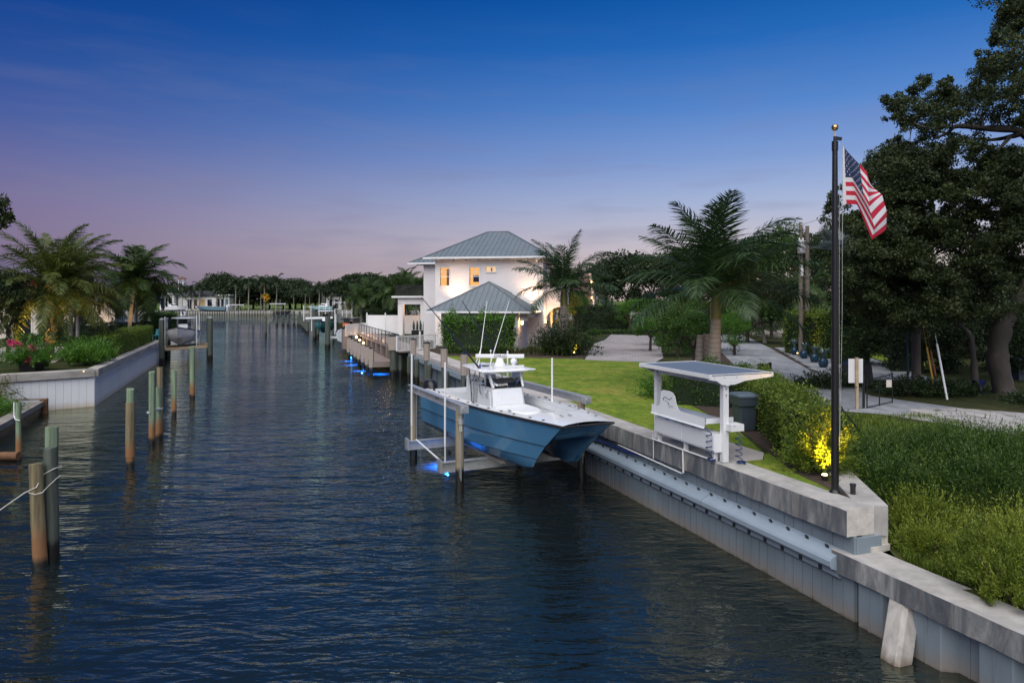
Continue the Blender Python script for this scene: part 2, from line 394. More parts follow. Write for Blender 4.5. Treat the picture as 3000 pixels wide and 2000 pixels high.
def water_mat():
    m, N, L, b = new_mat('canal_water')
    setin(b, Base_Color=(.006, .010, .0125, 1), Roughness=1., Specular_IOR_Level=0.)
    def madd(x, k, y=None):
        n = N.new('ShaderNodeMath'); n.operation = 'MULTIPLY_ADD'; L.new(x, n.inputs[0]); n.inputs[1].default_value = k
        if y is None: n.inputs[2].default_value = 0
        elif hasattr(y, 'links'): L.new(y, n.inputs[2])
        else: n.inputs[2].default_value = y
        return n.outputs[0]
    def mul(x, y):
        n = N.new('ShaderNodeMath'); n.operation = 'MULTIPLY'; L.new(x, n.inputs[0]); L.new(y, n.inputs[1]); return n.outputs[0]
    def ridge(x):      # sharper crests
        n = N.new('ShaderNodeMath'); n.operation = 'ABSOLUTE'; L.new(madd(x, 2, -1), n.inputs[0]); return madd(n.outputs[0], -1, 1.)
    a = noise(N, L, coords(N, L, (.42, 1.15, 1), rot=(0, 0, R(-10))), 1, 2, .5, .4)
    c = ridge(noise(N, L, coords(N, L, (1.1, 3.3, 1), rot=(0, 0, R(-16))), 1, 1.5, .5, .5))
    d = noise(N, L, coords(N, L, (3.0, 7.6, 1), rot=(0, 0, R(-4))), 1, 2, .55, .6)
    e = noise(N, L, coords(N, L, (6, 13, 1), rot=(0, 0, R(-22))), 1, 2, .5, .4)
    calm = maprange(N, L, noise(N, L, coords(N, L, .07), 1, 2, .5, .5), .38, .62, .45, 1.15)    # gusts
    h = madd(a, .50, mul(madd(c, .17, madd(d, .105, madd(e, .040))), calm))
    bump(N, L, b, h, 1.0, .245); nrm = b.inputs['Normal'].links[0].from_socket
    g = N.new('ShaderNodeBsdfGlossy'); g.inputs['Color'].default_value = (.96, 1, .78, 1); g.inputs['Roughness'].default_value = .02; L.new(nrm, g.inputs['Normal'])
    fr = N.new('ShaderNodeFresnel'); fr.inputs[0].default_value = 2.25; L.new(nrm, fr.inputs['Normal'])
    ms = N.new('ShaderNodeMixShader'); L.new(fr.outputs[0], ms.inputs[0]); L.new(b.outputs[0], ms.inputs[1]); L.new(g.outputs[0], ms.inputs[2]); L.new(ms.outputs[0], N['Material Output'].inputs[0])
    return m
M['water'] = water_mat()

# ================================================================== water and land
mb = MB(); mb.add([(-1500, -30, 0), (1500, -30, 0), (1500, 3000, 0), (-1500, 3000, 0)], [(0, 1, 2, 3)])
struct('water', mb, M['water'])
def sheet(name, pts, z, m, parent=None):
    mb = MB(); mb.add([(p[0], p[1], z) for p in pts], [tuple(range(len(pts)))]); return struct(name, mb, m, parent=parent)
def block(name, pts, z0, z1, m):
    mb = MB(); mb.prism(pts, z0, z1); return struct(name, mb, m)
def xy(*p): return [(q.x, q.y) for q in p]
# right bank: one solid block of land behind the seawalls
rb = xy(W(10.2, 10.35), W(120, 10.35)) + [(40, 140), (300, 170), (300, 14), (60, 12), (30, 15), (15.2, 18.6), (13.6, 21.4), (11.4, 23.2), (9.2, 23.4), (7.0, 13.4)]
rb.reverse()
block('ground', rb, -.6, GZ, M['ground'])
# left bank
LB = [Vector((-27.6, 34.0, 0)), Vector((-23.2, 37.9, 0)), Vector((-33.6, 65.2, 0))]
lb = [(-33.3, 65.2), (-23.1, 38.0), (-27.4, 34.2), (-60, 26), (-130, 30), (-130, 95), (-60, 88), (-38, 76)]
lb = [(-33.9, 65.2), (-23.7, 38.05), (-27.8, 34.4), (-60, 26), (-130, 30), (-130, 95), (-60, 88), (-38, 76)]
lb.reverse()
block('ground', lb, -.6, GZ, M['ground'])
# low bank in front of the left seawall
mb = MB(); rows = []
for i in range(22):
    u = 12 + i * 1.35; r = []
    for j in range(10):
        v = -11.45 - j * 1.1; p = W(u, v)
        r.append((p.x, p.y, .5 + .16 * j + .06 * math.sin(u * 1.7 + j)))
    rows.append(r)
mb.grid(rows); struct('bank', mb, M['field'], True)
# far shore to the horizon
far = [(-1500, 300), (-160, 296), (-60, 292), (-20, 300), (40, 312), (120, 330), (300, 280), (300, 171), (1500, 200), (1500, 3000), (-1500, 3000)]
block('ground', far, -.6, 1.15, M['lawn_far'])
hb = [(x, y) for x, y in ((-700, 420), (-300, 400), (0, 430), (300, 420), (800, 400), (900, 1500), (-900, 1500))]

# the rough field on the right, sloping down to the low seawall
def bound_x(y): return 7.03 + .227 * (y - 12.73)       # property line along the return wall
def field_z(x, y):
    u, v = UV(Vector((x, y, 0))); t = min(1, max(0, (v - 10.7) / 6.0)); t = t * t * (3 - 2 * t)
    return 1.16 + .80 * t + .05 * math.sin(x * 2.1 + y) + .04 * math.sin(y * 3.1 - x)
mb = MB(); rows = []
for i in range(46):
    v = 10.5 + i * .55; r = []
    for j in range(52):
        u = -9 + j * .6; p = W(u, v); x, y = p.x, p.y
        bx = bound_x(y)
        if u > 9.4 and x < bx + .02: x = bx + .02
        r.append((x, y, min(field_z(x, y), 1.985)))
    rows.append(r)
mb.grid(rows); struct('field', mb, M['field'], True)

# lawn, beds, court, drive
sheet('lawn', xy(W(13.7, 10.55), W(16.6, 10.55), W(24.0, 10.55), W(24.0, 11.05), W(46.5, 11.05)) + [(-1.0, 46.6), (4.6, 45.0), (4.75, 44.4), (8.95, 42.6), (9.2, 38), (7.6, 30.5), (6.6, 26.2), (6.75, 20.4), (6.42, 17.45)], GZ + .004, M['lawn'])
sheet('lawn', [W(10.6, 10.58)[:2], W(13.69, 10.58)[:2], W(13.69, 11.31)[:2], W(14.2, 11.76)[:2], (6.55, 17.4), (6.38, 15.4), (6.6, 13.5)], GZ + .004, M['lawn'])
sheet('mulch_bed', [(6.62, 13.35), (6.38, 15.4), (6.58, 17.3), (6.8, 20.3), (6.65, 26.1), (9.6, 26.0), (8.95, 23.0), (6.98, 14.0)], GZ + .008, M['soil'])
sheet('mulch_bed', [W(46.4, 11.1)[:2], (-1.0, 46.5), (4.6, 44.9), (5.4, 48), (7, 58), (2, 62), (-7, 56)], GZ + .008, M['soil'])
sheet('mulch_bed', [(9.0, 42.4), (12.6, 46), (15.5, 60), (20, 74), (22, 74), (16.2, 50), (11.2, 32), (9.4, 26.2), (6.7, 26.3), (7.7, 30.5), (9.3, 38)], GZ + .008, M['soil'])
court = [G(x, y, GZ) for x, y in ((1713, 1054.5), (1919.7, 1062), (1943.6, 1048), (1936, 1017), (1917.8, 986.6), (1893, 983), (1789.6, 980), (1772, 996), (1741.7, 1006.7), (1726, 1029))]
sheet('paver_court', [(p.x, p.y) for p in court], GZ + .014, M['paver'])
road = [(25.6, 75.5), (20.8, 55), (15.3, 33), (14.55, 27.6), (16.2, 24.4), (22, 20.5), (40, 15.5), (40, 13), (21, 15.4), (14.6, 19.2), (12.6, 23.2), (10.6, 24.5), (10.75, 29), (12.2, 36), (17.2, 58), (21.5, 77)]
sheet('driveway', road, GZ + .012, M['road'])
sheet('gravel_track', [(16.0, 24.5), (22, 20.6), (40, 15.6), (40, 13.05), (21, 15.45), (14.7, 19.2), (13.0, 22.6), (14.2, 24.3)], GZ + .018, M['gravel'])
# parking slabs right of the drive, each cast on its own
pad = sheet('parking_pad', [(20.95, 55.5), (15.5, 33.4), (20.5, 32.6), (26.6, 54.2)], GZ + .01, M['soil'])
mb = MB(); mb.box((0, 0, .02), (4.9, 2.66, .04)); slab_me = mb.mesh('slab', M['slab'])
for k in range(8):
    t = (k + .5) / 8; a = Vector((15.55, 33.5, 0)).lerp(Vector((20.95, 55.4, 0)), t); b = Vector((20.4, 32.8, 0)).lerp(Vector((26.5, 54.2, 0)), t)
    c = (a + b) / 2
    put(slab_me, 'slab', pad, loc=(c.x, c.y, GZ + .012), rot=(0, 0, math.atan2(b.y - a.y, b.x - a.x)))
# cleaning-station pad, corner walk
block('concrete_pad', xy(W(13.7, 10.6), W(16.6, 10.6), W(16.6, 11.75), W(14.2, 11.75), W(13.7, 11.3))[::-1], GZ - .1, GZ + .03, M['concrete_walk'])

# ================================================================== seawalls
def capline(mb, pts, prof):
    """sweep a closed (offset, z) profile along points; offset to the right of travel"""
    rows = []
    for i, p in enumerate(pts):
        a = pts[max(i - 1, 0)]; b = pts[min(i + 1, len(pts) - 1)]
        d1 = (p - a).normalized() if i else (b - p).normalized(); d2 = (b - p).normalized() if i < len(pts) - 1 else d1
        d = (d1 + d2).normalized(); k = 1 / max(.3, d.dot(d1)); n = Vector((d.y, -d.x, 0))
        rows.append([Vector((p.x, p.y, 0)) + n * (o * k) + Vector((0, 0, z)) for o, z in prof])
    o = len(mb.v); mb.grid(rows, True); n = len(prof)
    mb.add([], []); mb.f += [tuple(o + j for j in range(n)), tuple(o + (len(rows) - 1) * n + j for j in reversed(range(n)))]; mb.m += [mb.mi] * 2
    return mb
def seg_cap(parent, u0, u1, v0, v1, z0, z1, mats, ch=.025, name='cap_block'):
    rnd = random.Random(int(u0 * 100)); n = max(2, int((u1 - u0) / .25)); rows = []
    for i in range(n + 1):
        u = u0 + (u1 - u0) * i / n; e = lambda s=.006: rnd.uniform(-s, s)
        prof = [(v0, z0 + e(.012)), (v0 + e(), z1 - ch + e()), (v0 + ch + e(), z1 + e(.003)), (v1, z1), (v1, z0)]
        rows.append([W(u, v, z) for v, z in prof])
    mb = MB(); o = 0
    for i in range(n):
        for j in range(5):
            mb.mi = 1 if j == 0 else 0
            a, b = rows[i], rows[i + 1]; mb.add([a[j], a[(j + 1) % 5], b[(j + 1) % 5], b[j]], [(3, 2, 1, 0)])
    mb.mi = 2; mb.add(rows[0], [(0, 1, 2, 3, 4)]); mb.add(rows[-1], [(4, 3, 2, 1, 0)])
    return part(parent, name, mb, mats)
SW = thing('seawall', 'grey panelled seawall under thick stained concrete cap beside blue catamaran', 'seawall', W(9.9, 10.2, 0))
CM = [M['concrete'], M['concrete_stained'], M['concrete_edge']]
for a, b in ((9.76, 14.98), (14.995, 16.44), (16.455, 20.2), (20.215, 24.0)): seg_cap(SW, a, b, 9.92, 10.57, 1.55, CAPZ, CM)
rc = MB(); q = [W(9.765, 10.575), Vector((7.03, 12.76, 0)), Vector((9.46, 23.45, 0)), Vector((8.98, 23.55, 0)), W(10.3, 10.575)]
rc.prism([(p.x, p.y) for p in q], 1.5, CAPZ - .004); part(SW, 'return_cap', rc, M['concrete'])
mb = MB()
for y0 in np.arange(13.0, 23.4, .26):
    x0 = bound_x(y0) - .06
    mb.box((x0, y0 + .13, .6), (.05, .25, 1.82), -.224)
part(SW, 'return_panels', mb, M['panel'])['kind'] = 'stuff'
mb = MB(); mb.box((0, 0, 0), (.252, .05, 2.4)); mb.box((.118, -.028, 0), (.02, .012, 2.4)); pan_me = mb.mesh('panel', M['panel'])
rot_u = math.atan2(EU.y, EU.x); rnd = random.Random(4)
for i in range(74):
    p = W(9.72 + .26 * (i + .5), 10.09 + rnd.uniform(-.006, .006), .36)
    put(pan_me, 'panel', SW, loc=p, rot=(rnd.uniform(-.006, .006), 0, rot_u + math.pi))
# end return under the corner
mb = MB(); mb.box(W(9.74, 10.4, .6), (.6, .06, 1.85), math.atan2(EV.y, EV.x)); part(SW, 'end_panel', mb, M['panel'])
# fibreglass wale bolted to the panels
WL = thing('wale_rail', 'long pale grey fibreglass wale rail bolted along seawall panels', 'rail', W(10, 10.0, 0))
prof = [(10.06, 1.235), (10.03, 1.235), (10.015, 1.19), (9.80, 1.09), (9.765, 1.04), (9.765, .945), (9.80, .90), (9.93, .86), (9.95, .82), (9.95, .73), (9.99, .69), (10.06, .69)]
for a, b in ((10.0, 14.04), (14.06, 18.08), (18.1, 22.1), (22.12, 26.1), (26.12, 29)):
    mb = MB(); rows = [[W(u, v, z) for v, z in prof] for u in (a, b)]
    mb.grid(rows, True); n = len(prof); mb.f += [tuple(range(n)), tuple(reversed(range(n, 2 * n)))]; mb.m += [0, 0]
    part(WL, 'rail_segment', mb, M['wale'])
mb = MB(); mb.box((0, 0, 0), (.075, .02, .085)); bp_me = mb.mesh('bolt_plate', M['dark_metal'])
u = 10.3
while u < 28:
    put(bp_me, 'bolt_plate', WL, loc=W(u, 9.985, 1.205), rot=(R(-20), 0, rot_u))
    put(bp_me, 'bolt_plate', WL, loc=W(u + .12, 9.935, .775), rot=(0, 0, rot_u)); u += .52
# dark backing beneath the walkway, walkway slab
for a, b in ((24.0, 30.5), (30.515, 37.2), (37.215, 44), (44.015, 51.5)):
    mb = MB(); mb.prism([tuple(W(u, v)[:2]) for u, v in ((a, 9.86), (a, 11.1), (b, 11.1), (b, 9.86))][::-1], 1.84, CAPZ); part(SW, 'walk_slab', mb, M['concrete_walk'])
mb = MB(); mb.beam(W(24, 9.8, 1.66), W(51.5, 9.8, 1.66), .12, .3); part(SW, 'fascia_beam', mb, M['wale'])
mb = MB()
for i in range(96): mb.box(W(29.2 + .26 * (i + .5), 10.2 + (.03 if i % 2 else 0), .5), (.25, .05, 2.6), rot_u)
part(SW, 'far_panels', mb, M['panel'])['kind'] = 'stuff'

# low seawall in front
LW = thing('seawall', 'low seawall of corrugated blue grey sheet piles under smooth cap at the rough field', 'seawall', W(5, 10.2, 0))
for a, b in ((7.7, 10.12), (2.2, 7.69), (-4, 2.19)): seg_cap(LW, a, b, 9.92, 10.67, .82, 1.23, CM, .02)
per = 1.12
def sheet_pile():
    pr = [(0, -.24), (.34, -.24), (.36, -.20), (.46, -.02), (.48, 0), (.96, 0), (.98, -.02), (1.08, -.2), (1.10, -.24), (per, -.24)]
    mb = MB(); rows = [[(x, y, z) for x, y in pr] for z in (-.9, 1.0)]
    mb.grid(rows); mb.box((.72, .008, .05), (.03, .02, 1.9)); mb.box((.17, -.232, .05), (.03, .02, 1.9)); return mb.mesh('sheet_pile', M['panel'])
sp_me = sheet_pile()
for i in range(11): put(sp_me, 'sheet_pile', LW, loc=W(9.75 - per * (i + 1), 10.02, 0), rot=(0, 0, rot_u))
mb = MB(); a, b = W(8.30, 9.30, -.6), W(8.72, 10.12, .815)
d = (b - a).normalized(); x = EU; y = x.cross(d).normalized()
ring = [(-.19, -.13), (-.13, -.19), (.13, -.19), (.19, -.13), (.19, .13), (.13, .19), (-.13, .19), (-.19, .13)]
mb.hexa([a + EU * i + EV * j for i, j in ring][::-1], [b + EU * i + EV * j for i, j in ring][::-1])
M['batter'] = wet_mat('batter_concrete', (.40, .38, .35), .22, 2, (2, 2, .7), .05, (.12, .09, .06), None, .6, .85, .7)
solo('batter_pile', mb, M['batter'], 'slanted square concrete batter pile propping the low seawall', 'pile', a)
mb = MB(); c = W(9.95, 10.62, 1.40)
mb.box(c, (.62, .34, .30), math.atan2(EV.y, EV.x)); mb.box(c + Vector((.05, -.02, -.13)), (.5, .42, .12), math.atan2(EV.y, EV.x) + .1)
solo('concrete_block', mb, M['concrete_edge'], 'rough broken concrete block wedged under the seawall corner', 'concrete block', c - Vector((0, 0, .19)))

# white seawall on the left bank
LS = thing('seawall', 'white panelled seawall with weathered timber cap on the hedge side of the canal', 'seawall', (-23.2, 37.9, 0))
outl = [Vector((-29.0, 32.8, 0)), Vector((-23.2, 37.9, 0)), Vector((-33.6, 65.2, 0))]
M['cap_timber'] = mat('weathered_cap', (.37, .35, .32), .9, .22, .8, .5, 10, stretch=(1, 1, 2.5), dirt=(.16, .14, .12), dirt_amt=.75)
def wall_cap(parent, a, b, trim0=0., trim1=0., seg=4.2):
    d = (b - a).normalized(); n = Vector((d.y, -d.x, 0)); Lh = (b - a).length; s = 0; k = 0
    while s < Lh - .05:
        e = min(Lh, s + seg); mb = MB()
        p, q = a + d * s, a + d * (e - .02)
        ring = lambda c: [c + n * o + Vector((0, 0, z)) for o, z in ((.20, 1.66), (.20, 2.04), (.18, 2.06), (-.40, 2.06), (-.40, 1.66))]
        r0, r1 = ring(p), ring(q)
        if k == 0 and trim0: r0 = [v + d * (trim0 * (1 if i < 3 else -1)) for i, v in enumerate(r0)]
        mb.hexa(r0, r1); part(parent, 'cap_timber', mb, M['cap_timber']); s = e; k += 1
for a, b in ((outl[0], outl[1]), (outl[1] + (outl[2] - outl[1]).normalized() * .02, outl[2])): wall_cap(LS, a, b)
mb = MB(); mb.box((0, 0, 0), (.352, .05, 2.6)); wp_me = mb.mesh('panel', M['panel_white'])
for a, b in ((outl[0], outl[1]), (outl[1], outl[2])):
    d = (b - a).normalized(); ang = math.atan2(d.y, d.x); n = int((b - a).length / .36)
    for i in range(n):
        s = (b - a).length - .18 - .36 * i if a is outl[0] else .18 + .36 * i
        put(wp_me, 'panel', LS, loc=a + d * s + Vector((0, 0, .5)), rot=(0, 0, ang))
# low rusty bulkhead
BK = thing('bulkhead', 'low bulkhead with grey timber cap and rusty corrugated panels by left bank', 'bulkhead', (-22.5, 31, 0))
a0, b0 = Vector((-24.35, 35.3, 0)), Vector((-17.6, 19.0, 0)); d = (b0 - a0).normalized(); n = Vector((-d.y, d.x, 0))
for k in range(4):
    p, q = a0 + d * (k * 4.4), a0 + d * (k * 4.4 + 4.37); mb = MB()
    r = lambda c: [c + n * o + Vector((0, 0, z)) for o, z in ((.14, .42), (.14, .66), (-.42, .66), (-.42, .42))]
    mb.hexa(r(p), r(q)); part(BK, 'cap_timber', mb, M['timber_grey'])
mb = MB(); mb.box((0, 0, 0), (.15, .06, 1.5)); rp_me = mb.mesh('corrugated_panel', M['panel_rust']); ang = math.atan2(d.y, d.x)
for i in range(76): put(rp_me, 'corrugated_panel', BK, loc=a0 + d * (.12 + .232 * i) + Vector((0, 0, -.35)), rot=(0, 0, ang))
mb = MB(); mb.beam(a0 + n * -.1 + Vector((0, 0, -.2)), b0 + n * -.1 + Vector((0, 0, -.2)), .1, 1.4); part(BK, 'backing', mb, M['rust'])
mb = MB(); mb.box(a0 + n * .1 - d * .15 + Vector((0, 0, .1)), (.32, .32, 1.3), ang); part(BK, 'end_post', mb, M['rust'])
mb = MB(); mb.beam(a0 + n * -.5 + Vector((-.9, .1, .74)), a0 + n * .2 + d * -.2 + Vector((0, 0, .74)), .2, .08); part(BK, 'end_board', mb, M['timber_grey'])
# ================================================================== wooden piles in the water
def pile_mesh(h, r0, r1, seed, m, under=.9, n=14, lean=(0, 0)):
    rnd = random.Random(seed); mb = MB(); k = 15; ph = rnd.uniform(0, 6); n = n + 6
    pts = [(lean[0] * i / (k - 1), lean[1] * i / (k - 1), -under + (h + under) * i / (k - 1)) for i in range(k)]
    mb.tube(pts, [r0 + (r1 - r0) * i / (k - 1) for i in range(k)], n)
    for i in range(len(mb.v)):
        x, y, z = mb.v[i]; a = math.atan2(y, x); t = 1 + .035 * math.sin(3 * a + ph) + .022 * math.sin(6 * a + z * .6) + .025 * math.sin(2 * a + 1.3 * z + ph) + rnd.uniform(-.02, .012)
        mb.v[i] = (x * t, y * t, z + (.02 * math.cos(a + ph) + .008 * math.sin(5 * a) if z > h - .01 else 0))
    return mb.mesh('pile', m, True)
def pile(px, py, ztop, r, m, label, seed, lean=(0, 0), group=None, name='timber_pile', r1=None):
    p = G(px, py, 0)
    o = put(pile_mesh(ztop, r, r1 or r * .93, seed, m, lean=lean), name, loc=(p.x, p.y, 0))
    return tag(o, label, 'pile', group)
pile(125, 1655, 2.26, .148, M['pile_brown'], 'leaning olive timber pile, shortest of the three lashed by white rope', 1, (-.17, 0))
pile(154, 1640, 2.55, .15, M['pile_dark'], 'dark weathered timber pile, middle height of the three lashed by rope', 2, (-.05, 0))
pile(152, 1618, 2.93, .145, M['pile_green'], 'tall pale green timber pile behind the two roped piles', 3)
pile(54.5, 1345, 2.1, .10, M['pile_green'], 'thin green pile with white pipe beside the rusty bulkhead', 4)
pile(382, 1367, 2.75, .135, M['pile_green'], 'lone pale green timber pile with brown lower sleeve in mid canal', 5)
pile(445, 1300, 2.95, .125, M['pile_green'], 'left green timber pile strapped to a partner pile', 6, group='pile trio strapped together')
pile(465, 1287, 2.2, .125, M['pile_green'], 'shorter green timber pile strapped in front of a brown pile', 7, group='pile trio strapped together')
pile(468, 1280, 3.0, .13, M['pile_brown'], 'brown timber pile standing behind the strapped green pair', 8, group='pile trio strapped together')
pile(510, 1217, 2.3, .125, M['pile_green'], 'solitary slim pile with orange tide mark between strapped pair and green post', 9)
pile(564, 1166, 3.1, .16, M['pile_green'], 'thick bright green pile in front of the small boat lift', 10)
pile(779, 983, 3.2, .2, M['pile_dark'], 'isolated dark channel pile standing alone in open water', 11)
mb = MB(); p = G(779, 983, 0); mb.tube([(p.x, p.y, 3.15), (p.x, p.y, 4.75)], .05, 6); mb.box((p.x, p.y, 4.8), (.2, .05, .14))
solo('channel_marker', mb, M['dark_metal'], 'thin marker rod on top of the isolated dark channel pile', 'marker', (p.x, p.y, 3.15))
# sleeve on the lone pile, lashings, pipe, brown float beam
p = G(382, 1367, 0); mb = MB(); mb.tube([(p.x, p.y, .35), (p.x - .005, p.y, 2.28)], [.158, .15], 14)
solo('pile_sleeve', mb, M['pile_brown'], 'brown timber sleeve wrapped round the lone green pile', 'sleeve', (p.x, p.y, .3), True)
def rope(name, pts, r, m, label, cat='rope', n=6):
    mb = MB(); mb.tube(pts, r, n); return solo(name, mb, m, label, cat, pts[0], True)
a = G(125, 1655, 0); b = G(154, 1640, 0)
def ring_pts(c, r, z0, z1, turns=1.0, n=22): return [(c[0] + r * math.cos(2 * math.pi * turns * i / n - 1), c[1] + r * math.sin(2 * math.pi * turns * i / n - 1), z0 + (z1 - z0) * i / n) for i in range(n + 1)]
lash = [(-11.9, 15.0, .95), (-11.2, 14.9, 1.3), (a.x - .28, a.y - .16, 1.66), (a.x - .02, a.y - .17, 1.78), (b.x - .1, b.y - .17, 1.98), (b.x + .11, b.y - .1, 2.1), (b.x + .14, b.y + .1, 2.1)]
rope('mooring_rope', lash, .012, M['rope'], 'white rope running from the roped piles off to the bank')
rope('rope_lashing', [(a.x - .24, a.y - .1, 1.64), (a.x - .05, a.y - .17, 1.62), (a.x + .12, a.y - .18, 1.67), (b.x + .02, b.y - .18, 1.72), (b.x + .13, b.y - .08, 1.86), (b.x + .13, b.y + .08, 1.9)], .010, M['rope'], 'thin white lashing tied round the two front roped piles')
a = G(445, 1300, 0); b = G(465, 1287, 0); mb = MB()
for z in (1.28, 1.33): mb.tube([(a.x - .15, a.y - .09, z), (a.x, a.y - .15, z), (b.x, b.y - .15, z), (b.x + .15, b.y - .05, z), (b.x + .12, b.y + .12, z), (a.x - .05, a.y + .15, z), (a.x - .16, a.y, z)], .02, 6)
solo('strap', mb, M['galv'], 'pale strap binding the two green piles together', 'strap', (b.x, b.y, 1.28))
p = G(54.5, 1345, 0); mb = MB(); mb.tube([(p.x - .13, p.y - .05, 1.6), (p.x - .13, p.y - .05, 2.12)], .025, 8); mb.tube([(p.x - .13, p.y - .05, 1.62), (p.x - .03, p.y - .13, 1.5), (p.x + .12, p.y - .1, 1.45)], .02, 6)
solo('white_pipe', mb, M['pvc'], 'short white pipe tied to the thin green pile', 'pipe', (p.x - .13, p.y - .05, 1.5))
mb = MB(); mb.tube([(p.x - 3.2, p.y - .2, .14), (p.x + .12, p.y - .16, .16)], .16, 10); solo('timber_beam', mb, M['rust'], 'brown horizontal timber beam floating beside the thin green pile', 'beam', (p.x - 1.5, p.y - .2, 0), True)

# ================================================================== catamaran and its lift
BC = Vector((2.1, 18.72, 0)); BA = Vector((-.430, .9028, 0)); BB = Vector((.9028, .430, 0)); BL = 10.3
def BP(s, y, z): return BC + BA * s + BB * y + Vector((0, 0, z))
M['hull_blue'] = mat('hull_blue', (.085, .25, .43), .13, .04, .4, 0, 10, coat=.25, dirt=(.10, .27, .44), dirt_amt=.5)
M['seat_vinyl'] = mat('white_vinyl', (.70, .71, .73), .5, .03, 3, .05, 40)
M['deck_floor'] = mat('grey_deck', (.46, .50, .53), .7, .05, 3, .2, 60)
def clear_glass(name, tint, alpha=.2):
    m, N, L, b = new_mat(name)
    g = N.new('ShaderNodeBsdfGlossy'); g.inputs['Roughness'].default_value = .02; g.inputs['Color'].default_value = (1, 1, 1, 1)
    t = N.new('ShaderNodeBsdfTransparent'); t.inputs['Color'].default_value = (*tint, 1)
    fr = N.new('ShaderNodeFresnel'); fr.inputs[0].default_value = 1.5
    ad = N.new('ShaderNodeMath'); ad.operation = 'ADD'; ad.inputs[1].default_value = alpha * .3; L.new(fr.outputs[0], ad.inputs[0])
    ms = N.new('ShaderNodeMixShader'); L.new(ad.outputs[0], ms.inputs[0]); L.new(t.outputs[0], ms.inputs[1]); L.new(g.outputs[0], ms.inputs[2])
    L.new(ms.outputs[0], N['Material Output'].inputs[0]); return m
M['glass'] = clear_glass('windscreen_glass', (.80, .84, .88))
CAT = thing('catamaran', 'blue twin-hulled centre console fishing boat raised on lift beside seawall', 'boat', BP(5, 0, .75), 0)
def ease(t): t = max(0, min(1, t)); return math.sin(t * math.pi / 2)
NT = 30
def line(s0, z0, z1, y0, y1, full=.5, zp=1.0, L=BL):
    out = []
    for i in range(NT + 1):
        t = (i / NT) ** 1.25
        out.append((s0 + (L - s0) * t, y0 + (y1 - y0) * ease(t / full), z0 + (z1 - z0) * t ** zp))
    return out
def hull_lines(sd):
    A = line(0, 2.49, 2.30, .81, 1.50, .52, 1.4); B_ = line(1.02, 1.76, 1.58, .80, 1.47, .52); C_ = line(1.59, 1.28, 1.06, .775, 1.40, .5)
    K = line(2.45, .86, .80, .74, 1.02, .5, .35); I = line(1.75, 1.24, 1.08, .70, .60, .4); T = line(.55, 2.12, 1.5, .72, .46, .3, .35)
    O = line(.34, 2.22, 1.54, 0, 0, 1, .35)
    return [[(s, y * sd, z) for s, y, z in ln] for ln in (A, B_, C_, K, I, T, O)]
mb = MB()
for sd in (-1, 1):
    ls = hull_lines(sd)
    # between sheer and knuckle add a slightly flared middle line
    for i0, i1 in ((0, 1), (1, 2), (2, 3), (3, 4), (4, 5), (5, 6)):
        rows = [[BP(*p) for p in ls[i0]], [BP(*p) for p in ls[i1]]]
        if i0 == 2: # round the belly
            mid = [((a[0] + b[0]) / 2 - .18 * max(0, 1 - j / 8), (a[1] * .6 + b[1] * .4), a[2] * .32 + b[2] * .68) for j, (a, b) in enumerate(zip(ls[2], ls[3]))]
            rows.insert(1, [BP(*p) for p in mid])
        if i0 == 3:
            mid = [((a[0] + b[0]) / 2 - .1 * max(0, 1 - j / 8), (a[1] * .5 + b[1] * .5) , a[2] * .62 + b[2] * .38) for j, (a, b) in enumerate(zip(ls[3], ls[4]))]
            rows.insert(1, [BP(*p) for p in mid])
        mb.grid(rows if sd < 0 else [list(reversed(r)) for r in rows])
    # stem between the starts of the lines
    st = [BP(*ln[0]) for ln in ls[:6]]
    mb.add(st, [(0, 1, 5), (1, 2, 4), (1, 4, 5), (2, 3, 4)])
    fr = [BP(*ls[0][0]), BP(*ls[5][0]), BP(*ls[6][0]), BP(.10, 0, 2.47)]; mb.add(fr, [(0, 1, 2, 3)])
    en = [BP(*ln[-1]) for ln in ls]; mb.add(en, [tuple(range(7))])
hull = part(CAT, 'hull', mb, M['hull_blue'], True)
def sheer_y(s):
    t = max(0, s / BL); i = t ** (1 / 1.25); return .81 + .69 * ease(t / .52), 2.49 + (2.30 - 2.49) * t ** 1.4
for sd in (-1, 1):
    for nm, li, rr, mt in (('rub_rail', 0, .035, M['black_rubber']), ('spray_line', 1, .010, M['black_rubber']), ('chine_line', 2, .008, M['black_rubber'])):
        q = MB(); q.tube([BP(s, y + sd * .012, z - (.03 if li == 0 else 0)) for s, y, z in hull_lines(sd)[li]], rr, 6); part(hull, nm, q, mt, True)
q = MB(); q.tube([BP(-.01, -.81, 2.46), BP(.08, -.4, 2.45), BP(.10, 0, 2.445), BP(.08, .4, 2.45), BP(-.01, .81, 2.46)], .033, 6); part(hull, 'rub_rail', q, M['black_rubber'], True)
